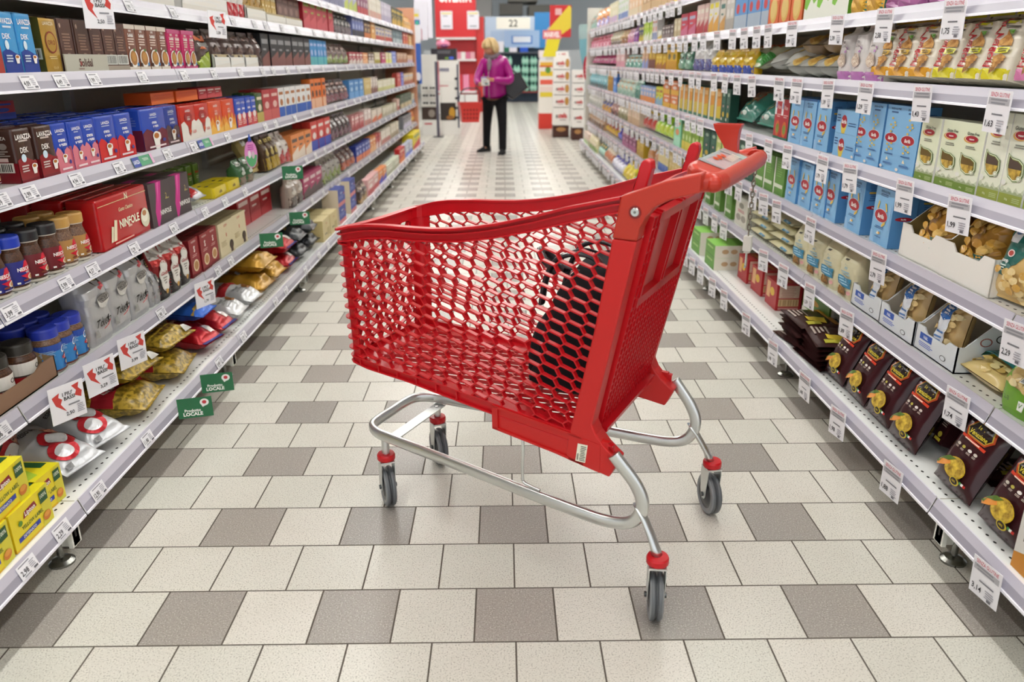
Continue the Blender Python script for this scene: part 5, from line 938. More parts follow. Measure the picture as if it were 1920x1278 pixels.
ROWS = [
('L',5,0.537,0.659,1,'rossa_jar',dict(h=.1)),
('L',5,0.659,0.817,2,'dekblue',dict(h=.155)),
('L',5,0.849,0.941,1,'oro',dict(h=.148)),
('L',5,0.944,1.372,5,'soldark',dict(h=.152,rows=1)),
('L',5,0.932,1.205,1,'soltray',dict(dx=-.012,jit=0)),
('L',5,1.372,1.724,4,'solcup',dict()),
('L',5,1.724,2.007,4,'solpink',dict()),
('L',5,2.019,2.188,1,'bg',dict(de='dark brown pouch with lime mark',c='4a3a34',c2='9ab03a',c3='c8622e',h=.16)),
('L',5,2.188,2.846,4,'bg',dict(de='dark brown crinkled coffee pouch',c='4e3c38',c2='382a28',c3='6a5048',h=.165,fin='foil')),
('L',5,2.188,2.846,3,'tr',dict(de='low white display tray',nm='cardboard_tray',cat='tray',c='e2e2de',coop=1,dx=-.012,h=.06,d=.012,lip=.8,jit=0)),
('L',5,2.865,2.962,1,'bg',dict(de='dark brown pouch by black boxes',c='5a4642',c2='443430',c3='6a5048',h=.17)),
('L',5,2.972,4.101,7,'bx',dict(de='matt black coffee box',c='26272a',c2='7a4a44',c3='8a8a8c',h=.17,cs='1c1d20')),
('L',5,4.101,4.616,5,'bx',dict(de='blue and turquoise striped box',c='2f86c4',c2='58b0b8',c3='a8b8e0',h=.165)),
('L',5,4.635,5.471,4,'bg',dict(de='speckled brown and green pouch',c='6a5450',c2='7a8a4a',c3='b09a94',h=.15,lean=8)),
('L',5,5.496,6.168,4,'bx',dict(de='small red and white box',c='a8404a',c2='d8ccc4',c3='eee6de',h=.1,nm='tea_box')),
('L',5,6.168,6.475,1,'bx',dict(de='orange tea box',c='d8905a',c2='e8b484',c3='f0d8b8',h=.1,nm='tea_box')),
('L',5,6.475,6.877,2,'bx',dict(de='brown and white tea box',c='6a4a40',c2='d8d0c8',c3='e8e0d8',h=.1,nm='tea_box')),
('L',5,6.877,7.321,1,'bx',dict(de='ochre and cream tea box',c='d8cca8',c2='a89a2c',c3='e6dcc4',h=.11,nm='tea_box')),
('L',5,7.321,7.687,1,'bx',dict(de='magenta and cream tea box',c='a82a5e',c2='c24a7a',c3='e0d8c8',h=.11,nm='tea_box')),
('L',5,7.687,8.177,2,'bx',dict(de='cream and pale yellow tea box',c='dcd6a4',c2='e0e070',c3='eee8d0',h=.115,nm='tea_box')),
('L',5,8.177,8.568,1,'bx',dict(de='lilac blue tea box',c='6a78c8',c2='8a98d8',c3='b8c0e8',h=.13,nm='tea_box')),
('L',5,8.671,9.699,3,'bx',dict(de='terracotta and beige tea box',c='c29a7c',c2='a8643a',c3='d8c0a8',h=.12,nm='tea_box')),
('L',5,9.763,10.430,3,'bx',dict(de='peach and lilac tea box',c='d8b08a',c2='c8b4d0',c3='e6ccb0',h=.1,nm='tea_box')),
('L',4,0.492,0.553,1,'nesblack',dict(w=.085,h=.13)),
('L',4,0.623,0.813,2,'dekbrown',dict(h=.142,f=.92,rows=3,d=.09)),
('L',4,0.813,1.061,3,'cremapink',dict(h=.142,rows=4,f=.97)),
('L',4,1.061,1.326,2,'cremared',dict(rows=4,f=.94,h=.145)),
('L',4,1.387,1.597,1,'cremamar',dict(rows=2,f=.98,h=.148)),
('L',4,1.597,1.731,1,'cremadark',dict(rows=2,f=.96,h=.148)),
('L',4,1.736,2.068,2,'rossa',dict(rows=2,f=.97,h=.14)),
('L',4,2.068,2.423,2,'gustoforte',dict(rows=2,f=.97)),
('L',4,2.423,2.766,4,'suerte',dict(rows=2,f=.96)),
('L',4,2.766,2.884,1,'bk',dict(de='green coffee brick with gold',c='3f5a2e',c2='b8a44a',c3='d8ccb0',h=.15,rows=2)),
('L',4,2.884,3.209,2,'bx',dict(de='tall red coffee box',c='a83238',c2='c25a58',c3='d8b0a8',h=.16,rows=2)),
('L',4,3.209,3.991,6,'bx',dict(de='white and blue coffee pack',c='dcdcdc',c2='2a5ab0',c3='a86a3a',h=.16,rows=2)),
('L',4,4.007,4.468,4,'bx',dict(de='orange striped coffee pack',c='d8702c',c2='e0b090',c3='3a2a22',h=.19)),
('L',4,4.468,5.359,5,'bg',dict(de='dark brown coffee pouch leaning',c='4a3230',c2='7a4e58',c3='b89a92',h=.16,lean=8)),
('L',4,5.383,6.144,3,'bx',dict(de='sky blue coffee box',c='4a86c4',c2='6aa2d8',c3='a8c8e4',h=.15)),
('L',4,6.144,6.556,1,'bx',dict(de='sand coloured box',c='d0b878',c2='c0a868',c3='d8c898',h=.15)),
('L',4,6.556,6.978,3,'bx',dict(de='white and brown slim box',c='d0c4bc',c2='7a4a42',c3='e0d8d0',h=.15)),
('L',4,7.015,8.400,4,'bx',dict(de='cream tea box in a tray',c='dcd8c0',c2='c8c888',c3='e8e4d4',h=.11,nm='tea_box')),
('L',4,8.553,8.985,1,'bx',dict(de='red slim tea box',c='b8443c',c2='c85a50',c3='d88a80',h=.16,nm='tea_box')),
('L',4,8.985,9.274,1,'bx',dict(de='violet blue slim tea box',c='5a62c0',c2='7a82d0',c3='a0a8e0',h=.16,nm='tea_box')),
('L',4,9.274,10.430,4,'bx',dict(de='beige and rust tea box',c='d8bc90',c2='a8583a',c3='b8c4dc',h=.14,nm='tea_box')),
('L',4,0.663,0.828,2,'bx',dict(de='dark maroon carton laid on brick tops at the back',c='4a1826',c2='5a2030',c3='6a3040',h=.05,d=.1,dz=.15,dx=.17)),
('L',4,0.828,0.952,1,'bx',dict(de='red and blue carton laid on brick tops',c='a82030',c2='2a44a8',c3='2a44a8',h=.05,d=.1,dz=.15,dx=.17)),
('L',4,1.567,2.041,2,'bx',dict(de='orange carton laid across brick tops',c='cf5418',c2='d86a2a',c3='c84818',h=.042,d=.1,dz=.152,dx=.03)),
('L',4,2.054,2.359,3,'bx',dict(de='crimson carton laid across brick tops',c='a81a2a',c2='c04a50',c3='d8c8c4',h=.045,d=.09,dz=.152,dx=.03)),
('L',3,0.352,0.599,3,'nesblue',dict(h=.15,w=.084,rows=2)),
('L',3,0.602,0.779,2,'nesblack',dict(h=.15,w=.084,rows=2)),
('L',3,0.779,0.930,2,'nestan',dict(h=.152,w=.084,rows=2)),
('L',3,0.958,1.347,1,'ninred',dict(h=.168,f=.96,rows=3)),
('L',3,1.347,1.736,2,'ninmag',dict(h=.158,rows=2,f=.95)),
('L',3,1.759,1.976,1,'clearpk',dict(flat=1,h=.17,w=.12,tilt=14)),
('L',3,1.990,2.367,2,'yelbrick',dict(h=.048,d=.13,f=.94)),
('L',3,1.796,2.317,6,'greenpk',dict(h=.125,dx=.17,w=.062)),
('L',3,2.383,2.595,2,'bg',dict(de='green and brown coffee pouch',c='3f6a44',c2='7a6a58',c3='c8d0c4',h=.12)),
('L',3,2.613,2.871,1,'pw',dict(de='silver and gold wrapped pack',c='b8a468',c2='8a6a2a',c3='d8d8d4',h=.2,lean=30,w=.09)),
('L',3,2.850,3.137,3,'bg',dict(de='brown and gold coffee bag',c='4a3420',c2='b09434',c3='c8b46a',h=.19,lean=8,fin='foil')),
('L',3,3.137,3.358,2,'bg',dict(de='white and red coffee bag',c='cfc8c2',c2='a83a3c',c3='8a7a72',h=.18,lean=8)),
('L',3,3.371,3.899,3,'bx',dict(de='orange and white coffee box',c='d8854a',c2='e0d0c0',c3='5a4a42',h=.15,rows=2)),
('L',3,3.915,4.530,3,'bx',dict(de='red coffee box with blue top',c='c03a34',c2='2c44a8',c3='e0d4d0',h=.19,rows=2)),
('L',3,4.550,5.397,5,'bg',dict(de='dark leaning coffee pouch',c='3e302e',c2='6a4a58',c3='a8a0a4',h=.17,lean=10)),
('L',3,5.423,6.032,5,'bx',dict(de='pink and white coffee box',c='c88a8a',c2='b04a50',c3='e8d8d4',h=.13)),
('L',3,6.062,6.444,2,'bx',dict(de='white and pink slim box',c='e0d0cc',c2='c88880',c3='f0e8e4',h=.14)),
('L',3,6.477,7.171,2,'bx',dict(de='white and orange box',c='e0d4c8',c2='d8744a',c3='f0e4d8',h=.11)),
('L',3,7.250,8.386,4,'bx',dict(de='cream coffee box in a tray',c='d8d2bc',c2='b8b29a',c3='e8e4d4',h=.1)),
('L',3,8.489,8.703,1,'bx',dict(de='rosy box by the bay joint',c='d8b4a8',c2='b05a50',c3='e8d8d0',h=.13)),
('L',3,8.813,10.056,3,'bx',dict(de='dark green and beige box',c='5a6a54',c2='c8b890',c3='3a3a34',h=.16)),
('L',3,10.126,10.430,2,'bx',dict(de='pale blue and sand box',c='c0b898',c2='8aa8cc',c3='d8dce4',h=.13)),
('L',2,0.250,0.588,3,'crasdark',dict(h=.128,w=.088,rows=2,dx=.018)),
('L',2,0.246,0.597,1,'crastray',dict(d=.2,h=.1,f=.97,jit=0)),
('L',2,0.600,0.793,3,'crasblue',dict(h=.136,w=.086,rows=3,f=1)),
('L',2,0.813,1.235,3,'toledo',dict(h=.235,f=.96)),
('L',2,1.244,1.325,2,'toledos',dict(h=.165)),
('L',2,1.315,1.632,3,'gimoka',dict(h=.2,f=.96)),
('L',2,1.644,1.977,3,'saqbox',dict(h=.158,rows=2)),
('L',2,1.984,2.381,2,'creambox',dict(rows=2,h=.155,f=.97)),
('L',2,2.623,3.252,3,'bx',dict(de='tall red coffee carton set back',c='a81c26',cs='96161e',c2='b83a40',c3='e0c8c4',h=.16,dx=.12,d=.1)),
('L',2,3.252,3.580,2,'bg',dict(de='brown and white birch pattern bag',c='a89a90',c2='4a3a34',c3='d8d0c8',h=.19)),
('L',2,3.580,4.125,3,'bx',dict(de='pink and dark grey carton',c='a83a66',c2='5a4a4c',c3='e0c8cc',h=.15,rows=2)),
('L',2,4.160,4.837,4,'bg',dict(de='grey and green coffee bag',c='a8a49c',c2='7a8a3a',c3='5a4a42',h=.17,lean=6)),
('L',2,4.882,5.469,3,'bg',dict(de='brown and rust coffee bag leaning',c='5a3a38',c2='b05a40',c3='c8bab4',h=.16,lean=12)),
('L',2,5.522,6.299,5,'bx',dict(de='royal blue and orange box',c='2c3f98',c2='d87a50',c3='a8b0dc',h=.14)),
('L',2,6.299,6.643,2,'bx',dict(de='orange and cream box',c='d88a4e',c2='e8b888',c3='f0dcc4',h=.14)),
('L',2,6.643,6.979,2,'bx',dict(de='red and white slim box',c='c0504e',c2='e8d4d0',c3='8a3438',h=.14)),
('L',2,7.018,7.738,4,'bx',dict(de='white coffee box with rosy print',c='e0d8cc',c2='c08078',c3='eee8e0',h=.14)),
('L',2,7.784,8.479,3,'bx',dict(de='cream white coffee box',c='d8d0bc',c2='a89a80',c3='e8e4d8',h=.15)),
('L',2,8.982,9.938,3,'bx',dict(de='grey and lilac box',c='8a8a92',c2='c8c4dc',c3='5a5a5e',h=.16)),
('L',2,10.008,10.430,2,'pw',dict(de='orange snack bag standing',c='d8843a',c2='e8b44a',c3='c85a2a',h=.19,nm='snack_bag',lean=10)),
('L',1,-0.072,0.139,1,'lipton',dict(w=.165,d=.15,rz=3,jit=0)),
('L',1,0.139,0.275,1,'lipton',dict(w=.165,d=.15,jit=0,dx=.004)),
('L',1,0.277,0.375,1,'lipton',dict(w=.14,d=.15,jit=0,rz=-3,dx=.03)),
('L',1,0.049,0.254,1,'lipton',dict(w=.17,d=.15,dz=.1058,rz=2,jit=0,dx=.012,de='topmost yellow tea box at the shelf front')),
('L',1,0.086,0.333,2,'lipton',dict(w=.15,d=.13,dx=.2,st=2,jit=0,de='yellow tea box in the rear stack')),
('L',1,0.383,0.490,1,'coopsml',dict(h=.225,dx=.17,lean=12,w=.15)),
('L',1,0.412,0.745,2,'coopsil',dict(flat=1,h=.29,d=.075,dx=.006,tilt=12,w=.155,rz=-14)),
('L',1,0.792,1.428,2,'guarany',dict(flat=1,h=.3,d=.09,dx=.0,tilt=3,w=.215,rz=8)),
('L',1,0.824,1.416,2,'guarback',dict(flat=1,h=.28,d=.075,dx=.02,dz=.105,tilt=3,w=.215,rz=-6)),
('L',1,0.951,1.428,3,'saqbag',dict(h=.235,dx=.14,w=.13,jit=5)),
('L',1,1.428,1.835,2,'redlay',dict(flat=1,h=.27,d=.085,tilt=6,w=.15,rz=-8,jit=6)),
('L',1,1.465,1.746,1,'bluelay',dict(flat=1,h=.25,d=.07,dz=.11,tilt=5,w=.17,dx=.03)),
('L',1,1.835,2.241,2,'silvlay',dict(flat=1,h=.27,d=.085,tilt=6,w=.15,jit=7)),
('L',1,2.204,2.723,2,'goldlay',dict(flat=1,h=.26,d=.1,tilt=5,w=.2,jit=6)),
('L',1,2.150,2.654,1,'goldlay',dict(flat=1,h=.25,d=.08,dz=.115,tilt=3,w=.26,de='gold foil bag topmost of its pile')),
('L',1,2.723,2.969,1,'redlay',dict(flat=1,h=.26,d=.09,tilt=3,w=.2,st=2)),
('L',1,2.969,3.550,2,'blacklay',dict(flat=1,h=.25,d=.085,tilt=4,w=.2,st=2,jit=8)),
('L',1,3.566,4.046,2,'tanbox',dict(h=.14,d=.16,rows=2)),
('L',1,4.046,4.936,2,'bluepink',dict(h=.125,d=.12,st=2,w=.24)),
('L',1,4.988,5.372,2,'bg',dict(de='dark brown glossy pack',c='4a3a38',c2='a8844a',c3='c8b8a8',h=.16,fin='foil')),
('L',1,5.401,6.070,2,'bx',dict(de='pink and white tea carton',c='d8a8a8',c2='b84850',c3='eee0dc',h=.14,nm='tea_box')),
('L',1,6.105,6.589,2,'bx',dict(de='orange carton with blue top',c='d8844a',c2='4a4ab8',c3='e8c8a8',h=.13,nm='tea_box')),
('L',1,6.628,7.655,2,'bx',dict(de='pale green white carton',c='c8ccb8',c2='a8a890',c3='e0e0d4',h=.11,nm='tea_box')),
('L',1,7.705,8.183,1,'bx',dict(de='red tin with orange band',c='b82a2c',c2='d87a3a',c3='e0b8a0',h=.16,st=1,nm='tea_tin')),
('L',1,8.239,9.094,2,'bx',dict(de='white and blue bottle carton',c='b8bccc',c2='6a7ad0',c3='e0e4f0',h=.15,nm='tea_box')),
('L',1,9.160,10.028,1,'bx',dict(de='big yellow pack with red top',c='e0cc2a',c2='c82a30',c3='7a9a5a',h=.2,d=.15,nm='drink_pack')),
('L',6,1.231,1.843,1,'tr',dict(de='long plain white display tray',nm='cardboard_tray',cat='tray',c='e4e2de',h=.12,d=.2,lip=.75,dx=-.01,jit=0)),
('L',6,1.245,1.827,6,'bx',dict(de='cream packet inside the white tray',c='d8d0c4',c2='b0746a',c3='e8e4dc',h=.13,dx=.012)),
('L',6,1.886,2.462,1,'tr',dict(de='white display tray with red marks',nm='cardboard_tray',cat='tray',c='e6e4e0',h=.11,d=.2,lip=.6,coop=1,dx=-.01,jit=0)),
('L',6,1.897,2.447,5,'bx',dict(de='red and white packet in tray',c='c03a30',c2='e0d4cc',c3='d89a4a',h=.16,dx=.012)),
('L',6,2.477,2.753,3,'bg',dict(de='white and red coffee bag',c='d8d4d0',c2='b82a34',c3='e8e0dc',h=.19)),
('L',6,2.762,3.112,3,'bg',dict(de='gold coffee bag in coop tray',c='a8823a',c2='c8a458',c3='e0d0a0',h=.2,fin='foil',dx=.014)),
('L',6,2.762,3.112,1,'tr',dict(de='white tray under gold bags',nm='cardboard_tray',cat='tray',c='e4e2dc',h=.07,d=.014,lip=.8,coop=1,dx=-.004,jit=0)),
('L',6,3.112,3.395,5,'bx',dict(de='slim gold stick pack',c='b8964a',c2='d8c080',c3='e8dcb4',h=.17,dx=.014)),
('L',6,3.407,3.951,4,'bx',dict(de='brown coffee pack in tray',c='6a4a42',c2='4a342e',c3='8a6a60',h=.17,dx=.014)),
('L',6,3.112,3.951,2,'tr',dict(de='long white tray under brown packs',nm='cardboard_tray',cat='tray',c='e4e2dc',h=.055,d=.013,lip=.8,coop=1,dx=-.004,jit=0)),
('L',6,3.980,4.942,5,'bx',dict(de='tall crimson coffee box',c='a8202e',c2='c24a54',c3='8a9a3a',h=.2)),
('L',6,4.962,5.713,5,'bg',dict(de='black and silver coffee pouch',c='2e2c2e',c2='6a5a5e',c3='b8b4b0',h=.16,lean=6)),
('L',6,5.739,6.321,4,'bx',dict(de='lilac blue and black box',c='6a74b0',c2='2a2a30',c3='b0b8d8',h=.17)),
('L',6,6.351,6.732,2,'bx',dict(de='brown and orange box',c='5a3a2c',c2='d0742c',c3='c8a878',h=.15)),
('L',6,6.765,7.042,1,'bx',dict(de='amber tea box',c='d08a3a',c2='e0a85a',c3='f0d8a8',h=.16,nm='tea_box')),
('L',6,7.078,8.321,6,'bx',dict(de='cream and red biscuit box',c='d8ccb8',c2='c04a3c',c3='3a44a0',h=.14,nm='biscuit_box')),
('L',6,8.369,9.374,4,'bx',dict(de='teal grey tea box',c='7a9098',c2='b8c4c8',c3='4a5a5e',h=.15,nm='tea_box')),
('L',6,9.432,9.990,2,'bx',dict(de='bright red tea box',c='c8382c',c2='e07a4a',c3='f0c8a8',h=.15,nm='tea_box')),
('L',6,10.056,10.430,4,'bx',dict(de='orange and beige tea box',c='d8a45a',c2='e8c88a',c3='f0e0c0',h=.13,nm='tea_box')),
('L',7,4.518,5.409,5,'bx',dict(de='grey lilac carton',c='a8a8bc',c2='7a7a98',c3='d0d0dc',h=.2)),
('L',7,5.432,6.059,3,'bx',dict(de='lilac and lime carton',c='b0b0c8',c2='b8c45a',c3='d8d8e4',h=.2)),
('L',7,6.086,6.683,4,'bx',dict(de='plum and red carton',c='8a4a68',c2='b83a3c',c3='c8b8c0',h=.19)),
('L',7,6.748,7.539,5,'bx',dict(de='cream carton with rosy stripes',c='e0d8c8',c2='d0a090',c3='eee8dc',h=.2)),
('L',7,7.579,8.358,5,'bx',dict(de='pale lilac bottle carton',c='c8c0d0',c2='b0a8c0',c3='e0dce8',h=.2)),
('L',7,8.406,9.518,5,'bx',dict(de='dark jar carton with yellow top',c='4a4a38',c2='d0a83a',c3='e0c050',h=.2,nm='cocoa_pack')),
('L',7,9.578,10.430,5,'bg',dict(de='orange cocoa bag',c='d89a4a',c2='e8b86a',c3='f0d8a0',h=.17,nm='cocoa_pack')),
('R',5,0.449,0.606,1,'fiopink',dict(lean=14,w=.105,dx=.0)),
('R',5,0.606,0.987,3,'fioyel',dict(lean=14,dx=.0)),
('R',5,0.987,1.406,3,'fioamb',dict(lean=14,dx=.0)),
('R',5,1.330,1.701,3,'rice',dict(dx=.01,rows=1)),
('R',5,1.722,2.281,3,'bread',dict(flat=1,h=.32,w=.12,d=.08,rz=38,tilt=0,dx=.02)),
('R',5,1.754,2.217,2,'bread2',dict(flat=1,h=.3,w=.12,d=.075,rz=40,dz=.09,dx=.05)),
('R',5,2.252,2.692,2,'bread',dict(flat=1,h=.32,w=.13,d=.08,rz=-34,tilt=16,dx=.02,de='grey white bread pack tilted up')),
('R',5,2.692,3.114,3,'pw',dict(de='green and white flat bag',c='c8ccb0',c2='4a9a4a',c3='c8623a',h=.2,lean=60,w=.13)),
('R',5,2.783,3.590,5,'bg',dict(de='yellow and blue pasta bag',c='d0a81c',c2='2a4aa4',c3='e0c85a',h=.13,fin='gloss')),
('R',5,3.616,4.110,3,'bg',dict(de='silver white bag with navy marks',c='d0d0d0',c2='3a4288',c3='e8e8ea',h=.2,lean=6)),
('R',5,4.174,4.593,2,'bg',dict(de='dark green glossy bag leaning',c='3a6a58',c2='6a9a80',c3='a8c8b4',h=.18,lean=8)),
('R',5,4.612,4.993,2,'bx',dict(de='tall yellow pasta box',c='d8ac1a',c2='c8941a',c3='6a6a4a',h=.19)),
('R',5,5.014,5.448,3,'bx',dict(de='short yellow pasta box',c='d8b024',c2='a86a2a',c3='e8d05a',h=.12)),
('R',5,5.472,5.779,2,'bx',dict(de='ochre and brown tall pack',c='b8902a',c2='6a3a2a',c3='e0c040',h=.22)),
('R',5,5.806,6.114,2,'bx',dict(de='peach and blue tall box',c='d8b08a',c2='8a9ad0',c3='e8d0b8',h=.18)),
('R',5,6.143,7.141,4,'bg',dict(de='pale teal pasta bag',c='9ac0b8',c2='5a9a8a',c3='c88a4a',h=.12)),
('R',5,7.178,7.874,2,'bx',dict(de='pale pink tall box',c='e0b8b8',c2='d898a8',c3='f0dcdc',h=.17)),
('R',5,7.963,10.580,7,'pw',dict(de='magenta snack bag',c='c0307a',c2='a82a6a',c3='d870a0',h=.18,lean=50,nm='snack_bag')),
('R',4,0.333,0.631,3,'granorob',dict(h=.222)),
('R',4,0.631,0.967,3,'granoro',dict(h=.186,rows=1)),
('R',4,0.980,1.447,4,'barelbow',dict(h=.21,d=.06)),
('R',4,1.382,1.649,1,'barflat',dict(h=.085,d=.06,st=2,dx=.0,w=.2,f=1)),
('R',4,1.671,2.123,3,'barilla',dict(h=.195,rows=2)),
('R',4,2.130,2.339,2,'redteal',dict(h=.18)),
('R',4,2.339,3.088,2,'tealbag',dict(lean=46,h=.21,w=.3,d=.085,dx=.0)),
('R',4,3.099,3.284,2,'dgreen',dict(h=.19)),
('R',4,3.297,4.466,8,'pastabox',dict(h=.185,rows=2)),
('R',4,4.485,5.056,2,'bx',dict(de='orange and white pasta box',c='d0743a',c2='d8a83a',c3='e0d0c4',h=.1,st=2,cs='1f5a4a')),
('R',4,5.079,5.360,2,'bx',dict(de='lime and blue pasta box',c='c8cc3a',c2='8ab0c8',c3='a86a3a',h=.14)),
('R',4,5.384,6.116,5,'bx',dict(de='orange topped blue pasta box',c='8aa4d0',c2='d88a44',c3='e0c8b8',h=.13)),
('R',4,6.146,6.492,2,'bg',dict(de='teal rice bag',c='7ab0a0',c2='3a7a6a',c3='b8d8cc',h=.17)),
('R',4,6.525,7.702,4,'bg',dict(de='pale green pasta bag',c='b8d0c0',c2='8ab0a0',c3='d8b08a',h=.16)),
('R',4,7.746,8.016,1,'bx',dict(de='bright blue tall pack',c='3a74c8',c2='5a94d8',c3='a8c8f0',h=.2)),
('R',4,8.063,8.504,1,'bx',dict(de='ochre tall pasta pack',c='b88a2a',c2='a87a20',c3='d0a850',h=.22)),
('R',4,8.555,10.580,7,'bg',dict(de='aqua pasta bag with dark top',c='7ac4d0',c2='2a5a5c',c3='a8dce4',h=.19)),
('R',3,0.358,0.479,1,'cooppouch',dict(h=.2,w=.15,dx=.0,lean=10,rz=8)),
('R',3,0.455,0.484,1,'bx',dict(de='four clear tubs piled on edge',c='d8bc84',c2='c8a868',c3='2a6a5a',h=.19,w=.06,dx=.06,nm='pasta_tub')),
('R',3,0.479,0.993,2,'whitetray',dict(h=.21,d=.27,f=.985,jit=0,dx=.0)),
('R',3,0.513,0.957,2,'pastabag',dict(h=.18,w=.15,dx=.02,dz=.006,d=.085,lean=6)),
('R',3,1.023,1.686,3,'barilla',dict(h=.2,d=.08,w=.15,rows=2,rz=-3)),
('R',3,1.612,2.088,3,'barilla',dict(h=.195,d=.055,w=.155,rz=-3)),
('R',3,2.103,2.542,3,'greentall',dict(h=.17,w=.14,rows=2)),
('R',3,2.560,2.853,2,'dgreen',dict(h=.19)),
('R',3,2.864,3.313,4,'bx',dict(de='lime and straw pasta box',c='b8c46a',c2='7aa03a',c3='e0dca8',h=.18,cs='1f5a4a')),
('R',3,3.325,3.635,2,'dgreen',dict(h=.185,de='dark green pasta box by the handle')),
('R',3,3.649,4.276,6,'bx',dict(de='green and yellow pasta box',c='8ab03a',c2='d8c84a',c3='c8dca0',h=.17,cs='3a7a5a')),
('R',3,4.294,4.537,1,'bx',dict(de='mint green tall box',c='8ad8b0',c2='a8e0c4',c3='d88a5a',h=.2)),
('R',3,4.557,5.455,5,'pw',dict(de='lime green salad bag',c='9ad02a',c2='c8dc4a',c3='5a8a1c',h=.2,lean=35,nm='snack_bag')),
('R',3,5.481,6.067,3,'pw',dict(de='white bag with red foot',c='e0dcd8',c2='c8443a',c3='e0c040',h=.17,lean=30,nm='snack_bag')),
('R',3,6.097,6.830,3,'bx',dict(de='tall beige pasta box',c='e0ccb4',c2='c8a884',c3='d8b8a0',h=.19)),
('R',3,6.867,7.540,3,'bg',dict(de='beige pasta bag with herbs',c='c8c0a4',c2='8a8a60',c3='e0d8c0',h=.17)),
('R',3,7.583,8.130,2,'bg',dict(de='rosy brown pasta bag',c='b88a84',c2='5a3a34',c3='d8b8b0',h=.15)),
('R',3,8.179,9.026,3,'bg',dict(de='blue and amber pasta bag',c='3a4a94',c2='d8a03a',c3='c8b898',h=.15)),
('R',3,9.084,10.580,5,'bg',dict(de='clear white pasta bag',c='d8d8d0',c2='b0b4ac',c3='eeeee8',h=.16)),
('R',2,0.199,0.352,1,'greenbag',dict(h=.2,w=.16,dx=.0,rz=6)),
('R',2,0.376,0.566,1,'tealflat',dict(flat=1,h=.15,w=.2,d=.055,dx=.012,tilt=6)),
('R',2,0.395,0.594,1,'greenbag',dict(h=.16,w=.18,dx=.15,rz=-6,lean=10)),
('R',2,0.569,1.274,3,'gnotray',dict(h=.19,d=.26,f=.985,jit=0)),
('R',2,0.591,1.236,3,'gnobag',dict(h=.165,w=.12,dx=.02,dz=.006,lean=8,d=.06)),
('R',2,1.264,1.903,4,'flour',dict(h=.19,f=.97,jit=4)),
('R',2,1.931,2.568,2,'creamflat',dict(flat=1,h=.22,d=.04,w=.28,st=4,jit=2)),
('R',2,2.587,2.810,1,'dotbox',dict(h=.15,rows=2)),
('R',2,2.832,3.791,4,'greentall',dict(h=.16,w=.13,de='green and white box above red cartons')),
('R',2,3.806,4.193,2,'bx',dict(de='red and cream pasta box',c='a8404a',c2='c87a78',c3='e0d0c8',h=.15)),
('R',2,4.211,4.657,4,'bx',dict(de='straw coloured tall pasta box',c='d8c07c',c2='c8a84a',c3='e8d8a8',h=.19)),
('R',2,4.678,5.102,4,'bx',dict(de='yellow and blue tall box',c='e0d494',c2='3a62b8',c3='e0c8a0',h=.19)),
('R',2,5.126,5.752,2,'pw',dict(de='big white pasta bag',c='dce4e8',c2='c88a5a',c3='a8b8c8',h=.2,lean=25,w=.25)),
('R',2,5.781,6.205,2,'bx',dict(de='mustard yellow box',c='c8a42a',c2='b8901c',c3='d8bc5a',h=.14)),
('R',2,6.237,7.132,4,'bx',dict(de='plum purple pasta box',c='7a2a5a',c2='a85a8a',c3='c890b0',h=.14)),
('R',2,7.172,7.636,2,'pw',dict(de='royal blue snack bag',c='3a3fa8',c2='6a6fd0',c3='e0c050',h=.16,lean=20,nm='snack_bag')),
('R',2,7.681,8.725,4,'pw',dict(de='red and yellow snack bag',c='a8382c',c2='d8b02a',c3='c88a5a',h=.15,lean=20,nm='snack_bag')),
('R',2,8.781,10.580,6,'bg',dict(de='tan pasta bag',c='b8906a',c2='6a4a34',c3='d8c0a0',h=.15)),
('R',1,-0.074,0.043,1,'bx',dict(de='white box with amber print',c='d8d6d0',c2='c8862a',c3='4a3a38',h=.16,d=.12)),
('R',1,0.043,0.464,2,'venez',dict(lean=24,w=.175,h=.222,d=.055,dx=.005,jit=2)),
('R',1,0.376,0.464,2,'venflat',dict(flat=1,w=.13,st=2,dx=.16,jit=14,tilt=6)),
('R',1,0.416,0.744,3,'venback',dict(h=.225,lean=20,dx=.10,d=.12,w=.05,de='dark brown pack turned edge outward',jit=2)),
('R',1,0.550,1.241,4,'venez',dict(lean=24,w=.165,h=.222,d=.055,dx=.005,jit=2,de='dark brown leaning pack with yellow bowl')),
('R',1,1.252,1.681,2,'venflat',dict(flat=1,w=.26,st=6,h=.19,d=.018,jit=10)),
('R',1,1.088,1.926,2,'greenbox',dict(h=.17,d=.11,dx=.16,w=.3)),
('R',1,1.982,2.687,3,'redbox',dict(h=.13,d=.12,w=.16,dx=.1,rows=2)),
('R',1,2.699,3.413,2,'greencrate',dict(h=.07,d=.2,st=2,w=.2,rows=1)),
('R',1,4.847,5.377,2,'pw',dict(de='yellow and white pasta bag',c='e0d83a',c2='e8e4dc',c3='d87a6a',h=.2,lean=45)),
('R',1,5.264,5.931,2,'pw',dict(de='teal bag lying on yellow ones',c='2a8a8a',c2='5ab0a8',c3='a8d8d0',h=.22,lean=60,dz=.0)),
('R',1,5.964,6.499,3,'pw',dict(de='bright yellow pasta bag',c='e0d42a',c2='c8b01c',c3='e8a83a',h=.2,lean=40)),
('R',1,6.537,7.336,4,'pw',dict(de='navy and white pasta bag',c='4a4a9a',c2='d8d8e4',c3='8a8ac8',h=.2,lean=40)),
('R',1,7.382,8.029,4,'pw',dict(de='cream and brown pasta bag',c='d8ccb4',c2='a8623a',c3='e8e0d0',h=.2,lean=40)),
('R',1,8.082,8.590,3,'pw',dict(de='dark teal pasta bag',c='2a6a60',c2='a8d0c0',c3='d8a84a',h=.19,lean=40)),
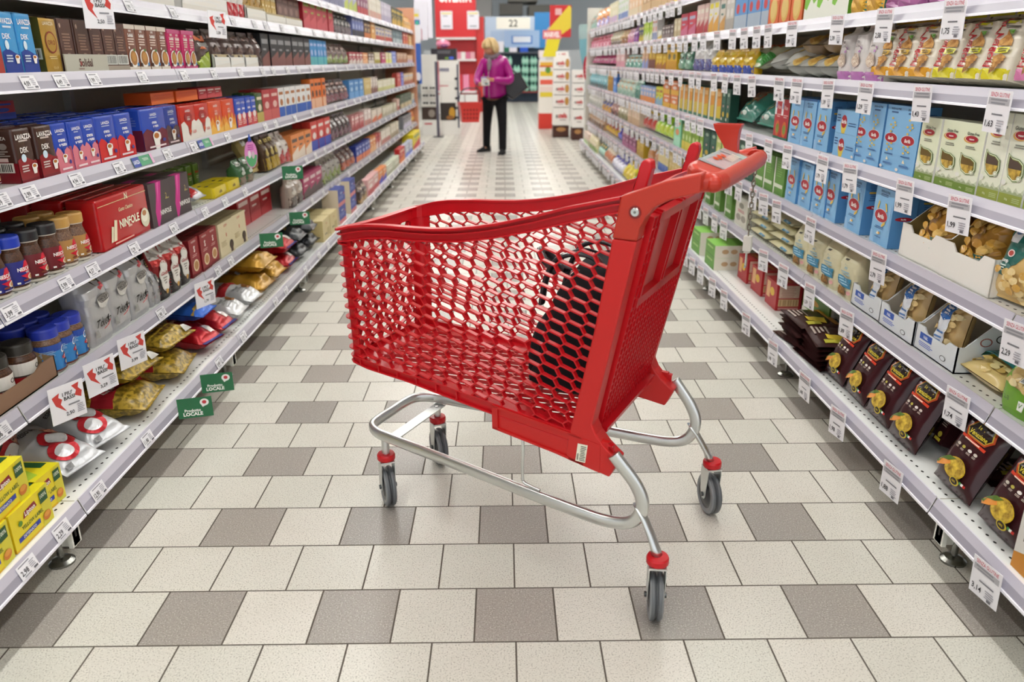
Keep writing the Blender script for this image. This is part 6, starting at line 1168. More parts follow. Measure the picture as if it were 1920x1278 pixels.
('R',1,8.650,9.492,4,'bg',dict(de='beige bag with green corner',c='c8c09a',c2='7a9a4a',c3='e0d8bc',h=.18)),
('R',1,9.563,10.238,3,'bx',dict(de='pale pink and green carton',c='e0c8b8',c2='a8c48a',c3='eee0d8',h=.15)),
('R',6,0.510,1.369,3,'bg',dict(de='purple topped rice cake bag overhead',c='8a3a7a',c2='b06aa0',c3='d8b8d0',h=.1,nm='cracker_bag',cat='crackers')),
('R',6,1.377,1.630,2,'bg',dict(de='teal and gold snack bag',c='3a8a84',c2='d8a83a',c3='8ac0b8',h=.2,fin='foil',nm='cracker_bag',cat='crackers')),
('R',6,1.639,2.114,3,'greenwhite',dict(h=.21)),
('R',6,2.127,2.573,3,'orangebox',dict(h=.21,d=.1)),
('R',6,2.582,3.169,5,'bx',dict(de='sky blue wafer box',c='5a96d0',c2='a8b8c8',c3='c83a3c',h=.21,nm='cracker_box',cat='crackers')),
('R',6,3.180,3.358,2,'bx',dict(de='grey white wafer box',c='c8c4bc',c2='a8a49c',c3='e0dcd8',h=.19,nm='cracker_box',cat='crackers')),
('R',6,3.369,3.488,1,'bx',dict(de='tan and white wafer box',c='d8d0c4',c2='c8964a',c3='2a6a62',h=.18,nm='cracker_box',cat='crackers')),
('R',6,3.501,3.745,2,'bx',dict(de='white tube with yellow lid',c='e0dcd4',c2='d8a03a',c3='e0d020',h=.2,ct='e0d020',nm='cracker_box',cat='crackers')),
('R',6,3.759,4.060,3,'bx',dict(de='red and white tall wafer box',c='d8b8b0',c2='b0303a',c3='e0d8c8',h=.18,nm='cracker_box',cat='crackers')),
('R',6,4.091,4.539,2,'bx',dict(de='crimson biscuit box',c='c02a44',c2='c86a8a',c3='a8b0c8',h=.15,nm='biscuit_box',cat='biscuits')),
('R',6,4.557,4.782,2,'bx',dict(de='beige biscuit box',c='d0c4a0',c2='b8a880',c3='e0d8c0',h=.13,nm='biscuit_box',cat='biscuits')),
('R',6,4.801,5.241,4,'bx',dict(de='dark spread jar carton',c='5a4a48',c2='8a7a78',c3='c8c4c0',h=.1,nm='biscuit_box',cat='biscuits')),
('R',6,5.263,5.448,1,'bx',dict(de='small white box with yellow dot',c='e0e0d4',c2='d8b83a',c3='e8e8e0',h=.07,nm='biscuit_box',cat='biscuits')),
('R',6,5.472,5.670,2,'bx',dict(de='white tall bottle carton',c='e0dcdc',c2='8a9ac0',c3='d88a6a',h=.18,nm='biscuit_box',cat='biscuits')),
('R',6,5.695,6.100,3,'bx',dict(de='lime green biscuit box',c='a8cc2a',c2='e0e4d0',c3='c8dc6a',h=.16,nm='biscuit_box',cat='biscuits')),
('R',6,6.128,6.365,2,'bx',dict(de='navy and yellow box',c='2a3a64',c2='c8b82a',c3='e0d88a',h=.15,nm='biscuit_box',cat='biscuits')),
('R',6,6.396,6.683,2,'bg',dict(de='purple biscuit bag',c='6a1a7a',c2='8a3a9a',c3='c890c8',h=.16,nm='snack_bag')),
('R',6,6.716,7.064,2,'bg',dict(de='pale pink biscuit bag',c='e0a8c0',c2='c87aa0',c3='f0d0dc',h=.14,nm='snack_bag')),
('R',6,7.100,7.522,2,'bg',dict(de='golden biscuit bag',c='c89a5a',c2='8a5a34',c3='e0c890',h=.14,nm='snack_bag')),
('R',6,7.562,8.406,4,'bg',dict(de='beige and grey biscuit bag',c='c0b48e',c2='6a5a4a',c3='e0d8c0',h=.15,nm='snack_bag')),
('R',6,8.455,10.580,6,'bg',dict(de='coral pink snack bag',c='d05a7a',c2='e08aa0',c3='c83a4a',h=.14,nm='snack_bag')),
('R',7,4.362,4.861,3,'bx',dict(de='tan carton with yellow edge',c='b8945a',c2='e0c83a',c3='d0b484',h=.2,nm='biscuit_box',cat='biscuits')),
('R',7,4.881,6.263,6,'bx',dict(de='tan brown carton',c='b08c5c',c2='c8a878',c3='e0d0b0',h=.22,nm='biscuit_box',cat='biscuits')),
('R',7,6.292,7.068,4,'bx',dict(de='peach and beige carton',c='e0bc94',c2='d8c8a8',c3='eedcc8',h=.22,nm='biscuit_box',cat='biscuits')),
('R',7,7.103,7.845,4,'bx',dict(de='white and blue carton',c='dce0dc',c2='6a84b8',c3='b8d0a8',h=.22,nm='biscuit_box',cat='biscuits')),
('R',7,7.887,8.578,4,'bx',dict(de='cream and lilac carton',c='e0dcb8',c2='c0a8c8',c3='eee8d4',h=.22,nm='biscuit_box',cat='biscuits')),
('R',7,8.627,9.925,3,'bg',dict(de='orange and lilac pointed bag',c='e0983a',c2='a8a0d8',c3='d8743a',h=.22,nm='snack_bag')),
('R',7,9.989,10.580,3,'bg',dict(de='sea green snack bag',c='5a8a7a',c2='8ab0a0',c3='b05a4a',h=.18,nm='snack_bag')),
]
for r in ROWS: fill(*r)
# ------------------------------------------------------------------ price labels in and on the rails
TAGM = {}
def tag_mesh(kind, price):
    if (kind, price) in TAGM: return TAGM[kind, price]
    mb = MB(); W = M('ecebf0', 'paper')
    if kind == 'hang':     # card on the pasta side
        w, h = .088, .104; mb.box(-w / 2, w / 2, 0, .0012, -h, 0, W); D = Draw(mb, w, h, lambda u, v, o: (u - w / 2, -o, v - h), 'paper', step=.0003)
        D.t('SENZA GLUTINE', .5, .9, .1, 'c23a56', .78, bold=.01); D.r(.06, .66, .94, .82, 'b4b3b8'); D.lines(.1, .68, .9, .8, 2, '8e8d94'); D.lines(.25, .42, .85, .46, 1, '7a7a80'); D.t(price, .26, .22, .15, '2c2b30', .34); D.lines(.56, .12, .88, .32, 4, 'a9a8b0'); D.r(.66, .05, .8, .12, '6e6d74')
    elif kind == 'rail':   # slip in the rail on the coffee side
        w, h = .07, .037; mb.box(-w / 2, w / 2, 0, .0008, -h, 0, W); D = Draw(mb, w, h, lambda u, v, o: (u - w / 2, -o, v - h), 'paper', step=.0003)
        D.lines(.08, .84, .8, .92, 1, '8a8a92'); D.t(price, .28, .42, .36, '2c2b30', .4, bold=.015); D.lines(.58, .3, .9, .74, 4, 'a9a8b0'); D.r(.7, .08, .92, .22, '5e5d66'); D.lines(.1, .08, .6, .16, 1, '9a9aa2')
    elif kind == 'promo':  # red and white offer card
        w, h = .108, .108; mb.box(-w / 2, w / 2, 0, .0012, -h, 0, W); D = Draw(mb, w, h, lambda u, v, o: (u - w / 2, -o, v - h), 'paper', step=.0003)
        D.p([(.08, .74), (.3, .82), (.26, .7), (.36, .62), (.3, .5), (.44, .26), (.16, .5)], 'c8443e'); D.p([(.66, .9), (.88, .94), (.84, .8), (.94, .68), (.9, .52), (.72, .62), (.78, .74)], 'c8443e'); D.t("I PIU'", .52, .74, .1, '2c2a2a', .34, bold=.02); D.t('BASSI', .56, .62, .1, '2c2a2a', .36, bold=.02); D.lines(.46, .4, .9, .44, 1, '8a8a90'); D.t(price, .52, .2, .1, '2c2b30', .3, bold=.015); D.lines(.72, .14, .94, .36, 5, 'a9a8b0')
    elif kind == 'local':  # green flag
        w, h = .115, .075; mb.box(0, w, 0, .0012, -h, 0, M('1f6a42', 'gloss')); D = Draw(mb, w, h, lambda u, v, o: (u, -o, v - h), 'gloss', step=.0003)
        D.t('Prodotto', .42, .38, .14, 'eef4ee', .56, bold=.03); D.t('LOCALE', .42, .2, .17, 'eef4ee', .56, bold=.04); D.e(.78, .74, .13, .18, 'f0f2ee', 16); D.p([(.68, .64), (.88, .64), (.72, .5)], 'f0f2ee'); D.e(.78, .75, .065, .09, 'c23a44', 12)
    elif kind == 'strip': # printed strip stuck along the rail
        w, h = .16, .034; mb.box(-w / 2, w / 2, 0, .0006, -h, 0, M('4f9a72', 'paper')); D = Draw(mb, w, h, lambda u, v, o: (u - w / 2, -o, v - h), 'paper', step=.0003); D.r(0, 0, .34, 1, '33479a'); D.t('LAVAZZA', .17, .5, .4, 'e6eaf6', .28, bold=.03); D.t('TIERRA', .62, .6, .3, 'd6ecdc', .3); D.r(.88, 0, 1, 1, 'd8a8c8')
    elif kind == 'oval':   # pink and green wobbler on a blue stem
        mb.rings([[(.047 * cos(2 * PI * i / 28), y, -.085 + .066 * sin(2 * PI * i / 28)) for i in range(28)] for y in (0, .0012)], M('d88ac4', 'gloss'), False)
        D = Draw(mb, .094, .132, lambda u, v, o: (u - .047, -o, v - .151), 'gloss', step=.0003); D.p([(.5 + .46 * cos(a), .5 + .47 * sin(a)) for a in [PI + .1 + i * (PI - .2) / 14 for i in range(15)]], '5aa070'); D.e(.36, .5, .12, .14, 'e6dce2', 12); D.e(.64, .46, .12, .14, 'c8b8c0', 12); D.lines(.24, .66, .76, .84, 3, 'b04a9a')
        mb.prism([(-.014, -.028), (.014, -.028), (.004, .01), (-.004, .01)], .0, .001, M('2a4aa4', 'gloss'))
    TAGM[kind, price] = mb.mesh({'hang': 'price_card', 'rail': 'price_slip', 'promo': 'offer_card', 'local': 'green_flag', 'strip': 'rail_strip', 'oval': 'shelf_wobbler'}[kind]); return TAGM[kind, price]
NAME_T = {'hang': ('price_card', 'white hanging price card', 'price tag'), 'rail': ('price_slip', 'small white price slip', 'price tag'), 'promo': ('offer_card', 'red and white offer card', 'price tag'), 'local': ('green_flag', 'green flag card', 'sign'), 'strip': ('rail_strip', 'blue and green rail strip', 'sign'), 'oval': ('shelf_wobbler', 'pink and green oval wobbler', 'sign')}
TAGS = {}
def add_tag(s, k, y, kind, price=''): TAGS.setdefault((s, k), []).append((y, kind, price))
def put_tags():
    for (s, k), L in sorted(TAGS.items()):
        L.sort(); n = {}
        for y, kind, price in L:
            i = n.get(kind, 0); n[kind] = i + 1; nm, ds, cat = NAME_T[kind]; g = SG[s]
            o = link(nm, tag_mesh(kind, price)); base = -PI / 2 if s == 'R' else PI / 2
            if kind in ('rail', 'strip'): off, z, tilt, rz = .0185, -.002, math.radians(-19), 0
            elif kind == 'local': off, z, tilt, rz = -.004, .022, 0, math.radians(74)
            elif kind == 'oval': off, z, tilt, rz = -.006, -.04, 0, math.radians(22)
            else: off, z, tilt, rz = -.011 if kind == 'hang' else -.024, .002 if kind == 'hang' else .006, math.radians(R.uniform(2, 9)), R.uniform(.08, .2) if kind == 'hang' else .42
            o.location = (XR(s, k) + g * (off - .004 if kind not in ('rail', 'strip') else off - .006), y, ZT[s][k] + z)
            sgn = 1 if s == 'L' else -1
            # lean: rail slips follow the sloping rail, hanging cards swing slightly out at the foot
            M_ = Matrix.Rotation(base + rz * sgn * (1 if kind in ('local', 'oval') else 1) * (-1), 4, 'Z') @ Matrix.Rotation(tilt if kind in ('rail', 'strip') else tilt * .5, 4, 'X') @ Matrix.Rotation(R.uniform(-.05, .05) if kind in ('hang', 'promo') else 0, 4, 'Y')
            o.rotation_euler = M_.to_euler()
            tag(o, '%s %s from the near end along the %s %s shelf rail' % (ordn(i), ds, SHELF_N[k], AISLE[s]), cat, '%ss on the %s shelf rails' % (ds, AISLE[s]))
PR = ['1,99', '2,29', '1,49', '2,59', '0,99', '3,19', '1,29', '2,89', '1,69', '4,09']
for s, k, y, kind, price in [
('R',6,0.808,'hang','1,75'),
('R',6,1.221,'hang','2,58'),
('R',6,1.600,'hang','2,39'),
('R',6,2.079,'hang','1,89'),
('R',5,0.523,'hang','1,63'),
('R',5,0.906,'hang','1,43'),
('R',5,1.282,'hang','1,29'),
('R',5,1.611,'hang','1,39'),
('R',5,1.944,'hang','1,39'),
('R',5,2.170,'hang','1,49'),
('R',5,2.578,'hang','1,59'),
('R',5,2.837,'hang','1,79'),
('R',5,3.064,'hang','1,79'),
('R',5,3.317,'hang','1,19'),
('R',5,3.681,'hang','1,09'),
('R',4,0.611,'hang','1,99'),
('R',4,0.916,'hang','1,99'),
('R',4,1.320,'hang','1,79'),
('R',4,1.569,'hang','1,79'),
('R',4,1.966,'hang','2,19'),
('R',4,2.224,'hang','2,09'),
('R',4,2.529,'hang','1,99'),
('R',4,3.548,'hang','1,49'),
('R',3,0.275,'hang','2,29'),
('R',3,1.009,'hang','2,79'),
('R',3,1.609,'hang','2,19'),
('R',3,2.027,'hang','1,99'),
('R',3,2.217,'hang','1,99'),
('R',3,2.375,'hang','1,89'),
('R',3,2.621,'hang','1,79'),
('R',2,0.443,'hang','1,74'),
('R',2,1.174,'hang','1,89'),
('R',2,1.534,'hang','1,59'),
('R',2,1.849,'hang','1,99'),
('R',2,2.131,'hang','1,79'),
('R',2,2.837,'hang','1,79'),
('R',1,0.039,'hang','3,14'),
('R',1,0.512,'hang','1,88'),
('R',1,0.910,'hang','1,98'),
('R',1,1.222,'hang','1,68'),
('R',1,1.590,'hang','1,98'),
('R',1,1.977,'hang','1,48'),
('R',1,2.367,'hang','1,98'),
('R',1,2.603,'hang','1,88'),
('R',1,2.868,'hang','1,78'),
('R',1,3.080,'hang','1,68'),
('L',6,1.088,'promo','2,50'),
('L',6,1.384,'rail','1,99'),
('L',6,1.760,'rail','1,65'),
('L',6,2.145,'promo','2,50'),
('L',6,2.465,'rail','1,95'),
('L',6,2.803,'rail','2,19'),
('L',5,0.703,'rail','4,09'),
('L',5,0.864,'rail','6,49'),
('L',5,1.054,'rail','1,99'),
('L',5,1.398,'rail','1,67'),
('L',5,1.780,'rail','1,64'),
('L',5,2.117,'rail','1,49'),
('L',5,2.481,'rail','2,19'),
('L',5,2.856,'rail','2,39'),
('L',4,0.476,'rail','4,99'),
('L',4,0.603,'rail','2,99'),
('L',4,0.846,'rail','4,94'),
('L',4,1.118,'rail','7,05'),
('L',4,1.297,'strip',''),
('L',4,1.511,'rail','7,99'),
('L',4,1.777,'rail','7,49'),
('L',4,1.906,'strip',''),
('L',4,2.194,'rail','5,49'),
('L',4,2.448,'oval',''),
('L',4,2.797,'rail','3,99'),
('L',3,0.417,'rail','3,99'),
('L',3,0.683,'rail','5,99'),
('L',3,0.840,'rail','4,37'),
('L',3,1.126,'rail','12,79'),
('L',3,1.468,'rail','4,99'),
('L',3,1.801,'rail','2,79'),
('L',3,2.052,'rail','1,99'),
('L',3,2.342,'rail','2,49'),
('L',3,2.967,'local',''),
('L',2,0.272,'rail','1,86'),
('L',2,0.515,'promo','2,50'),
('L',2,0.704,'promo','3,29'),
('L',2,0.923,'promo','3,99'),
('L',2,1.245,'rail','1,98'),
('L',2,1.592,'promo','1,79'),
('L',2,1.855,'rail','2,99'),
('L',2,2.029,'rail','2,89'),
('L',2,2.432,'local',''),
('L',2,3.023,'local',''),
('L',1,0.103,'rail','2,98'),
('L',1,0.260,'rail','2,29'),
('L',1,0.456,'rail','12,90'),
('L',1,0.782,'rail','11,90'),
('L',1,0.993,'local',''),
('L',1,1.218,'local',''),
('L',1,1.461,'rail','3,49'),
('L',1,1.776,'rail','3,19'),
('L',1,2.301,'rail','4,49'),
]: add_tag(s, k, y, kind, price)
for s in 'LR':
    for k in range(1, 8):
        ys = [t[0] for t in TAGS.get((s, k), [])]; y = max(ys + [2.2 if k < 7 else 4.2]) + .2; i = 0
        while y < 10.2:
            add_tag(s, k, y, 'rail' if s == 'L' else 'hang', PR[(i * 3 + k) % 10]); y += (R.uniform(.26, .46) if s == 'L' else R.uniform(.16, .34)); i += 1
put_tags()

# ------------------------------------------------------------------ black backpack standing in the trolley against its rear gate
bp = empty('backpack', (0, 0, 0), 0, 'black backpack with shoulder straps standing in the red shopping cart', 'backpack')
bp.location = cart.location; bp.rotation_euler = cart.rotation_euler
BK = M('1d1d20', 'fabric'); BK2 = M('2b2c30', 'gloss'); BK3 = M('141416', 'fabric')
def puff(u, t, a0, a1, w, z0, z1, y0=-.012):
    """outline of the sack at height t (0..1) and angle u"""
    s = 1 - max(0, (t - .55) / .45) ** 2.2 * .75; k = min(1, .72 + t * 4) if t < .07 else 1
    ac = a0 + (a1 - a0) * t; an = 2 * PI * u; ra = (.118 - .035 * t) * (s * .6 + .4) * k; rw = w * (.62 + .38 * s) * k
    wr = 1 + .035 * sin(an * 3 + t * 9) + .025 * sin(an * 5 - t * 17)
    return (ac + ra * wr * sgnp(cos(an), .7), y0 + rw * wr * sgnp(sin(an), .6), z0 + (z1 - z0) * t)
mb = MB(); n = 28; T = [0, .02, .06, .15, .3, .45, .6, .72, .82, .9, .96, 1]
mb.rings([[puff(i / n, t, .345, .275, .142, zf(.34) + .022, .82) for i in range(n)] for t in T], BK); mb.obj('sack', bp, fix=True)
mb = MB(); mb.rings([[((.44 - .045 * t) + .035 * (1 - abs(2 * t - 1) ** 3 * .7) * sgnp(cos(2 * PI * i / 20), .7), -.012 + .105 * (1 - abs(2 * t - 1) ** 4 * .4) * sgnp(sin(2 * PI * i / 20), .5), .485 + .2 * t) for i in range(20)] for t in (0, .04, .15, .35, .6, .8, .95, 1)], M('222226', 'fabric')); mb.obj('front_pocket', bp, fix=True)
for g in (.06, -.085):
    mb = MB(); mb.tube(smooth([(.24, g, .79), (.27, g, .835), (.32, g * 1.1, .845), (.375, g * 1.15, .825), (.405, g * 1.1, .77), (.42, g, .70)], 5), .016, BK2, 8, flat=.45, up=(0, 1, 0)); mb.obj('strap', bp)
mb = MB(); mb.tube(smooth([(.39, .03, .775), (.425, .04, .815), (.445, .02, .83), (.45, -.03, .815), (.425, -.05, .785), (.395, -.04, .77)], 5), .011, BK2, 8); mb.obj('carry_handle', bp)
mb = MB(); mb.tube(smooth([(.30, .10, .81), (.34, .11, .825), (.37, .02, .828), (.36, -.09, .82), (.31, -.12, .80)], 5), .004, M('3a3b40', 'plastic'), 6); mb.box(.348, .356, -.10, -.088, .775, .815, M('9a9a9c', 'metal')); mb.obj('zip', bp)

# ------------------------------------------------------------------ shopper further down the aisle
def skin(name, V, E, mat, parent, lev=2, root=0):
    me = bpy.data.meshes.new(name); me.from_pydata([v[0] for v in V], E, []); o = bpy.data.objects.new(name, me); COL.objects.link(o)
    m = o.modifiers.new('skin', 'SKIN'); m.use_smooth_shade = True
    if not me.skin_vertices:
        import bmesh
        b = bmesh.new(); b.from_mesh(me); b.verts.layers.skin.verify(); b.to_mesh(me); b.free()
    for i, v in enumerate(V):
        me.skin_vertices[0].data[i].radius = v[1] if isinstance(v[1], tuple) else (v[1], v[1]); me.skin_vertices[0].data[i].use_root = i == root
    s = o.modifiers.new('sub', 'SUBSURF'); s.levels = lev; s.render_levels = lev
    dg = bpy.context.evaluated_depsgraph_get(); dg.update(); nm = bpy.data.meshes.new_from_object(o.evaluated_get(dg)); nm.name = name
    bpy.data.objects.remove(o); nm.materials.clear(); nm.materials.append(mat); nm.polygons.foreach_set('use_smooth', [True] * len(nm.polygons))
    return link(name, nm, parent)
PX, PY = -.03, 10.22
pr = empty('person', (PX, PY, 0), 0, 'person with fair hair in a magenta jacket and black trousers reading a packet', 'person')
SK = M('c98f72', 'matte'); JK = M('a3127e', 'gloss'); TR = M('17171a', 'fabric'); HAIR = M('c9b083', 'fabric')
hips, chest, neck = (0, .02, .86), (0, 0, 1.2), (-.03, -.02, 1.36)
V = [((0, .02, .88), .09), ((0, .01, 1.05), .085), ((0, 0, 1.22), .09), ((-.02, -.01, 1.34), .055), ((-.045, -.03, 1.40), .052), ((-.06, -.035, 1.455), .082), ((-.055, -.03, 1.51), .07)]
E = [(0, 1), (1, 2), (2, 3), (3, 4), (4, 5), (5, 6)]
def chain(start, pts):
    k = start
    for p, r in pts: V.append((p, r)); E.append((k, len(V) - 1)); k = len(V) - 1
    return k
chain(0, [((-.085, .04, .76), .06), ((-.115, .13, .45), .042), ((-.13, .2, .10), .034), ((-.16, .15, .06), .024)])
chain(0, [((.085, 0, .76), .06), ((.108, -.09, .45), .042), ((.11, -.16, .10), .034), ((.105, -.21, .06), .024)])
wr_ = chain(2, [((.15, -.02, 1.27), .045), ((.232, -.06, 1.03), .035), ((.07, -.2, 1.035), .034), ((-.045, -.27, 1.045), .026), ((-.075, -.285, 1.045), .03)])
for dz, l in ((.022, .055), (.008, .062), (-.006, .06), (-.02, .05)): chain(wr_, [((-.105, -.295, 1.05 + dz), .009), ((-.105 - l * .5, -.285, 1.046 + dz * 1.1), .0085), ((-.105 - l * .8, -.262, 1.042 + dz * 1.1), .0075)])
chain(wr_, [((-.085, -.315, 1.07), .0095), ((-.105, -.325, 1.085), .0085)])
wl_ = chain(2, [((-.15, -.02, 1.27), .045), ((-.247, -.09, 1.045), .034), ((-.215, -.22, .985), .034), ((-.165, -.28, .985), .026), ((-.14, -.29, .985), .03)])
for dy, l in ((.024, .05), (.008, .06), (-.008, .058), (-.022, .048)): chain(wl_, [((-.11, -.29 + dy, .975), .009), ((-.11 + l * .5, -.285 + dy, .976), .0085), ((-.11 + l * .8, -.28 + dy, .99), .0075)])
chain(wl_, [((-.125, -.32, 1.0), .0095), ((-.105, -.33, 1.012), .0085)])
body = skin('body', V, E, SK, pr, 1)
# face on the turned head: looks left and down
hc = Vector((-.06, -.035, 1.465)); fd = Vector((-.80, -.52, -.30)).normalized(); sd = Vector((fd.y, -fd.x, 0)).normalized(); fu = sd.cross(fd) * -1
if fu.z < 0: fu = -fu
mb = MB(); mb.ball(hc + fd * .012, .078, .08, .098, SK, 16, 10); mb.ball(hc + fd * .092 - fu * .006, .013, .013, .019, SK, 8, 6)
for g in (1, -1):
    mb.ball(hc + fd * .076 + sd * g * .03 + fu * .018, .011, .011, .008, M('e8e4de', 'gloss'), 8, 6); mb.ball(hc + fd * .083 + sd * g * .03 + fu * .018, .006, .006, .006, M('3a2c24', 'gloss'), 8, 6); mb.ball(hc + sd * g * .078 - fu * .005, .014, .018, .028, SK, 8, 6)
mb.ball(hc + fd * .082 - fu * .045, .02, .016, .006, M('a85a50', 'matte'), 8, 6); mb.obj('face', pr)
mb = MB()     # short layered hair: many overlapping locks round the skull
rr = random.Random(3)
mb.ball(hc - fd * .02 + fu * .03, .096, .098, .092, HAIR, 16, 10)
H2 = M('b89c6c', 'fabric'); H3 = M('d8c49a', 'fabric')
for i in range(46):
    an = rr.uniform(0, 2 * PI); d = (fd * cos(an) + sd * sin(an)); front = cos(an) > .55
    p0 = hc - fd * .01 + fu * .115 + d * .015; p1 = hc - fd * .012 + fu * .085 + d * .078; p2 = hc - fd * .012 + fu * (.035 if front else -.01) + d * .104; p3 = hc - fd * .015 + fu * ((.022 if front else -.075) + rr.uniform(-.012, .012)) + d * .09
    mb.tube(smooth([p0, p1, p2, p3], 3), [.022, .022, .022, .02, .02, .02, .018, .016, .012, .006][:10], rr.choice((HAIR, HAIR, H2, H3)), 6)
mb.obj('hair', pr)
J = [((0, .02, .765), (.185, .15)), ((0, .02, .86), (.185, .15)), ((0, .01, 1.02), (.175, .14)), ((0, 0, 1.18), (.17, .13)), ((-.005, 0, 1.285), (.13, .10)), ((-.03, -.015, 1.37), (.075, .075))]
JE = [(0, 1), (1, 2), (2, 3), (3, 4), (4, 5)]
def jc(start, pts):
    k = start
    for p, r in pts: J.append((p, r)); JE.append((k, len(J) - 1)); k = len(J) - 1
jc(4, [((.15, -.02, 1.27), .075), ((.2, -.03, 1.15), .072), ((.235, -.06, 1.03), .066), ((.14, -.16, 1.02), .058), ((.03, -.24, 1.04), .047), ((-.02, -.262, 1.043), .042)])
jc(4, [((-.15, -.02, 1.27), .07), ((-.205, -.05, 1.15), .066), ((-.25, -.09, 1.045), .058), ((-.232, -.17, 1.0), .052), ((-.2, -.245, .985), .044)])
skin('jacket', J, JE, JK, pr, 2)
mb = MB(); mb.tube(smooth([(-.075, -.155, .78), (-.08, -.155, .95), (-.085, -.15, 1.1), (-.07, -.125, 1.25), (-.06, -.1, 1.33)], 4), .006, M('c8b4c0', 'metal'), 6); mb.obj('zip', pr)
mb = MB(); mb.tube(smooth([(.035, .05, 1.345), (.06, 0, 1.36), (.03, -.07, 1.35), (-.04, -.1, 1.335), (-.1, -.07, 1.345), (-.115, -.01, 1.36), (-.06, .05, 1.36)], 4), .036, M('6e6068', 'fabric'), 10, closed=True); mb.tube([(-.06, -.1, 1.33), (-.07, -.125, 1.25), (-.075, -.14, 1.17)], [.035, .034, .02], M('8a7c84', 'fabric'), 8); mb.obj('scarf', pr)
mb = MB(); mb.tube(smooth([(.075, .04, 1.36), (.05, -.06, 1.365), (-.005, -.115, 1.32)], 4), .018, M('d8cfd8', 'fabric'), 8, flat=.5); mb.obj('hood_lining', pr)['label'] = 'pale hood lining'
T_ = [((0, .02, .86), (.15, .12)), ((-.085, .04, .76), (.098, .1)), ((-.105, .09, .6), .082), ((-.115, .13, .45), .07), ((-.125, .17, .28), .062), ((-.13, .2, .10), .058), ((-.132, .2, .055), .054), ((.085, 0, .76), (.098, .1)), ((.10, -.05, .6), .082), ((.108, -.09, .45), .07), ((.11, -.13, .28), .062), ((.11, -.16, .10), .058), ((.11, -.16, .055), .054)]
skin('trousers', T_, [(0, 1), (1, 2), (2, 3), (3, 4), (4, 5), (5, 6), (0, 7), (7, 8), (8, 9), (9, 10), (10, 11), (11, 12)], TR, pr, 2)
for x, y, dx, dy in ((-.13, .2, -.75, -.66), (.11, -.16, -.22, -.97)):
    mb = MB(); d = Vector((dx, dy, 0)).normalized(); s_ = Vector((-d.y, d.x, 0)); c = Vector((x, y, 0))
    def ring(t, w, z0, z1): q = c + d * t; return [tuple(q + s_ * w + Vector((0, 0, z0))), tuple(q + s_ * w * .9 + Vector((0, 0, z0 + (z1 - z0) * .6))), tuple(q + s_ * w * .45 + Vector((0, 0, z1))), tuple(q - s_ * w * .45 + Vector((0, 0, z1))), tuple(q - s_ * w * .9 + Vector((0, 0, z0 + (z1 - z0) * .6))), tuple(q - s_ * w + Vector((0, 0, z0)))]
    mb.rings([ring(-.07, .02, .018, .09), ring(-.055, .034, .018, .115), ring(-.01, .038, .018, .12), ring(.05, .04, .018, .09), ring(.12, .045, .018, .065), ring(.165, .036, .018, .05), ring(.185, .016, .018, .035)], M('2a2a2c', 'fabric'))
    mb.rings([ring(-.075, .024, .001, .02), ring(-.05, .038, .001, .02), ring(.05, .042, .001, .02), ring(.12, .048, .001, .02), ring(.17, .038, .001, .02), ring(.19, .016, .001, .02)], M('c8c6c2', 'plastic'), False); mb.obj('shoe', pr, fix=True)
# what she carries
def at(x, y, z): return (PX + x, PY + y, z)
o = K and None
pk = empty('food_packet', at(-.125, -.305, 1.0), .25, 'small white packet with purple edge held up by the shopper', 'packet')
mb = MB(); mb.box(-.055, .055, -.018, .018, -.03, .085, M('dedcd6', 'paper')); d = Draw(mb, .11, .115, lambda u, v, o: (u - .055, -.018 - o, v - .03)); d.r(0, .86, 1, 1, '8a7ac8'); d.lines(.1, .3, .8, .7, 4, '9aa8b0'); d.e(.6, .2, .25, .12, '4a8a9a'); mb.obj('packet', pk)
hb = empty('handbag', at(.24, .07, .98), 0, 'black leather shoulder bag hanging at the shopper elbow', 'handbag')
mb = MB(); pts = [(-.11, .10), (.12, .16), (.25, -.05), (.02, -.225), (-.09, -.15)]; rs = []
for y, k in ((-.05, .82), (-.035, .98), (0, 1), (.035, .98), (.05, .82)): rs.append([(.05 + (x - .05) * k, y, -.03 + (z + .03) * k) for x, z in pts])
mb.rings(rs, M('2e2f33', 'gloss'), False); mb.obj('bag_body', hb)
mb = MB(); mb.tube(smooth([(-.075, -.03, .085), (-.09, -.04, .2), (-.10, -.065, .31), (-.105, -.03, .372), (-.09, .03, .36), (-.05, .05, .25), (.08, .03, .14)], 5), .011, M('26272b', 'gloss'), 8, flat=.5); mb.obj('bag_strap', hb)
sb = empty('shopping_basket', at(-.36, -.17, 0), .2, 'red plastic hand basket hanging from the shopper forearm', 'shopping basket')
mb = MB(); RB = M('d23a34', 'plastic'); t0, t1 = .47, .74
def q(k, z): return [(-.15 * k, -.11 * k, z), (.15 * k, -.11 * k, z), (.15 * k, .11 * k, z), (-.15 * k, .11 * k, z)]
mb.rings([q(.8, t0), q(.99, t1 - .03), q(1.06, t1 - .03), q(1.06, t1), q(1.0, t1), q(.97, t1 - .02), q(.78, t0 + .006)], RB, False)
for g in (1, -1):
    for i in range(5):
        for j in range(3): x = -.09 + i * .045; z = .53 + j * .055; k = .8 + .19 * (z - t0) / .24; mb.add([(x - .012, g * (.11 * k + .0012), z - .015), (x + .012, g * (.11 * k + .0012), z - .015), (x + .012, g * (.11 * k + .0012), z + .015), (x - .012, g * (.11 * k + .0012), z + .015)], [(0, 1, 2, 3)], M('8a1c1c', 'plastic'))
mb.obj('basket_tub', sb, fix=True)
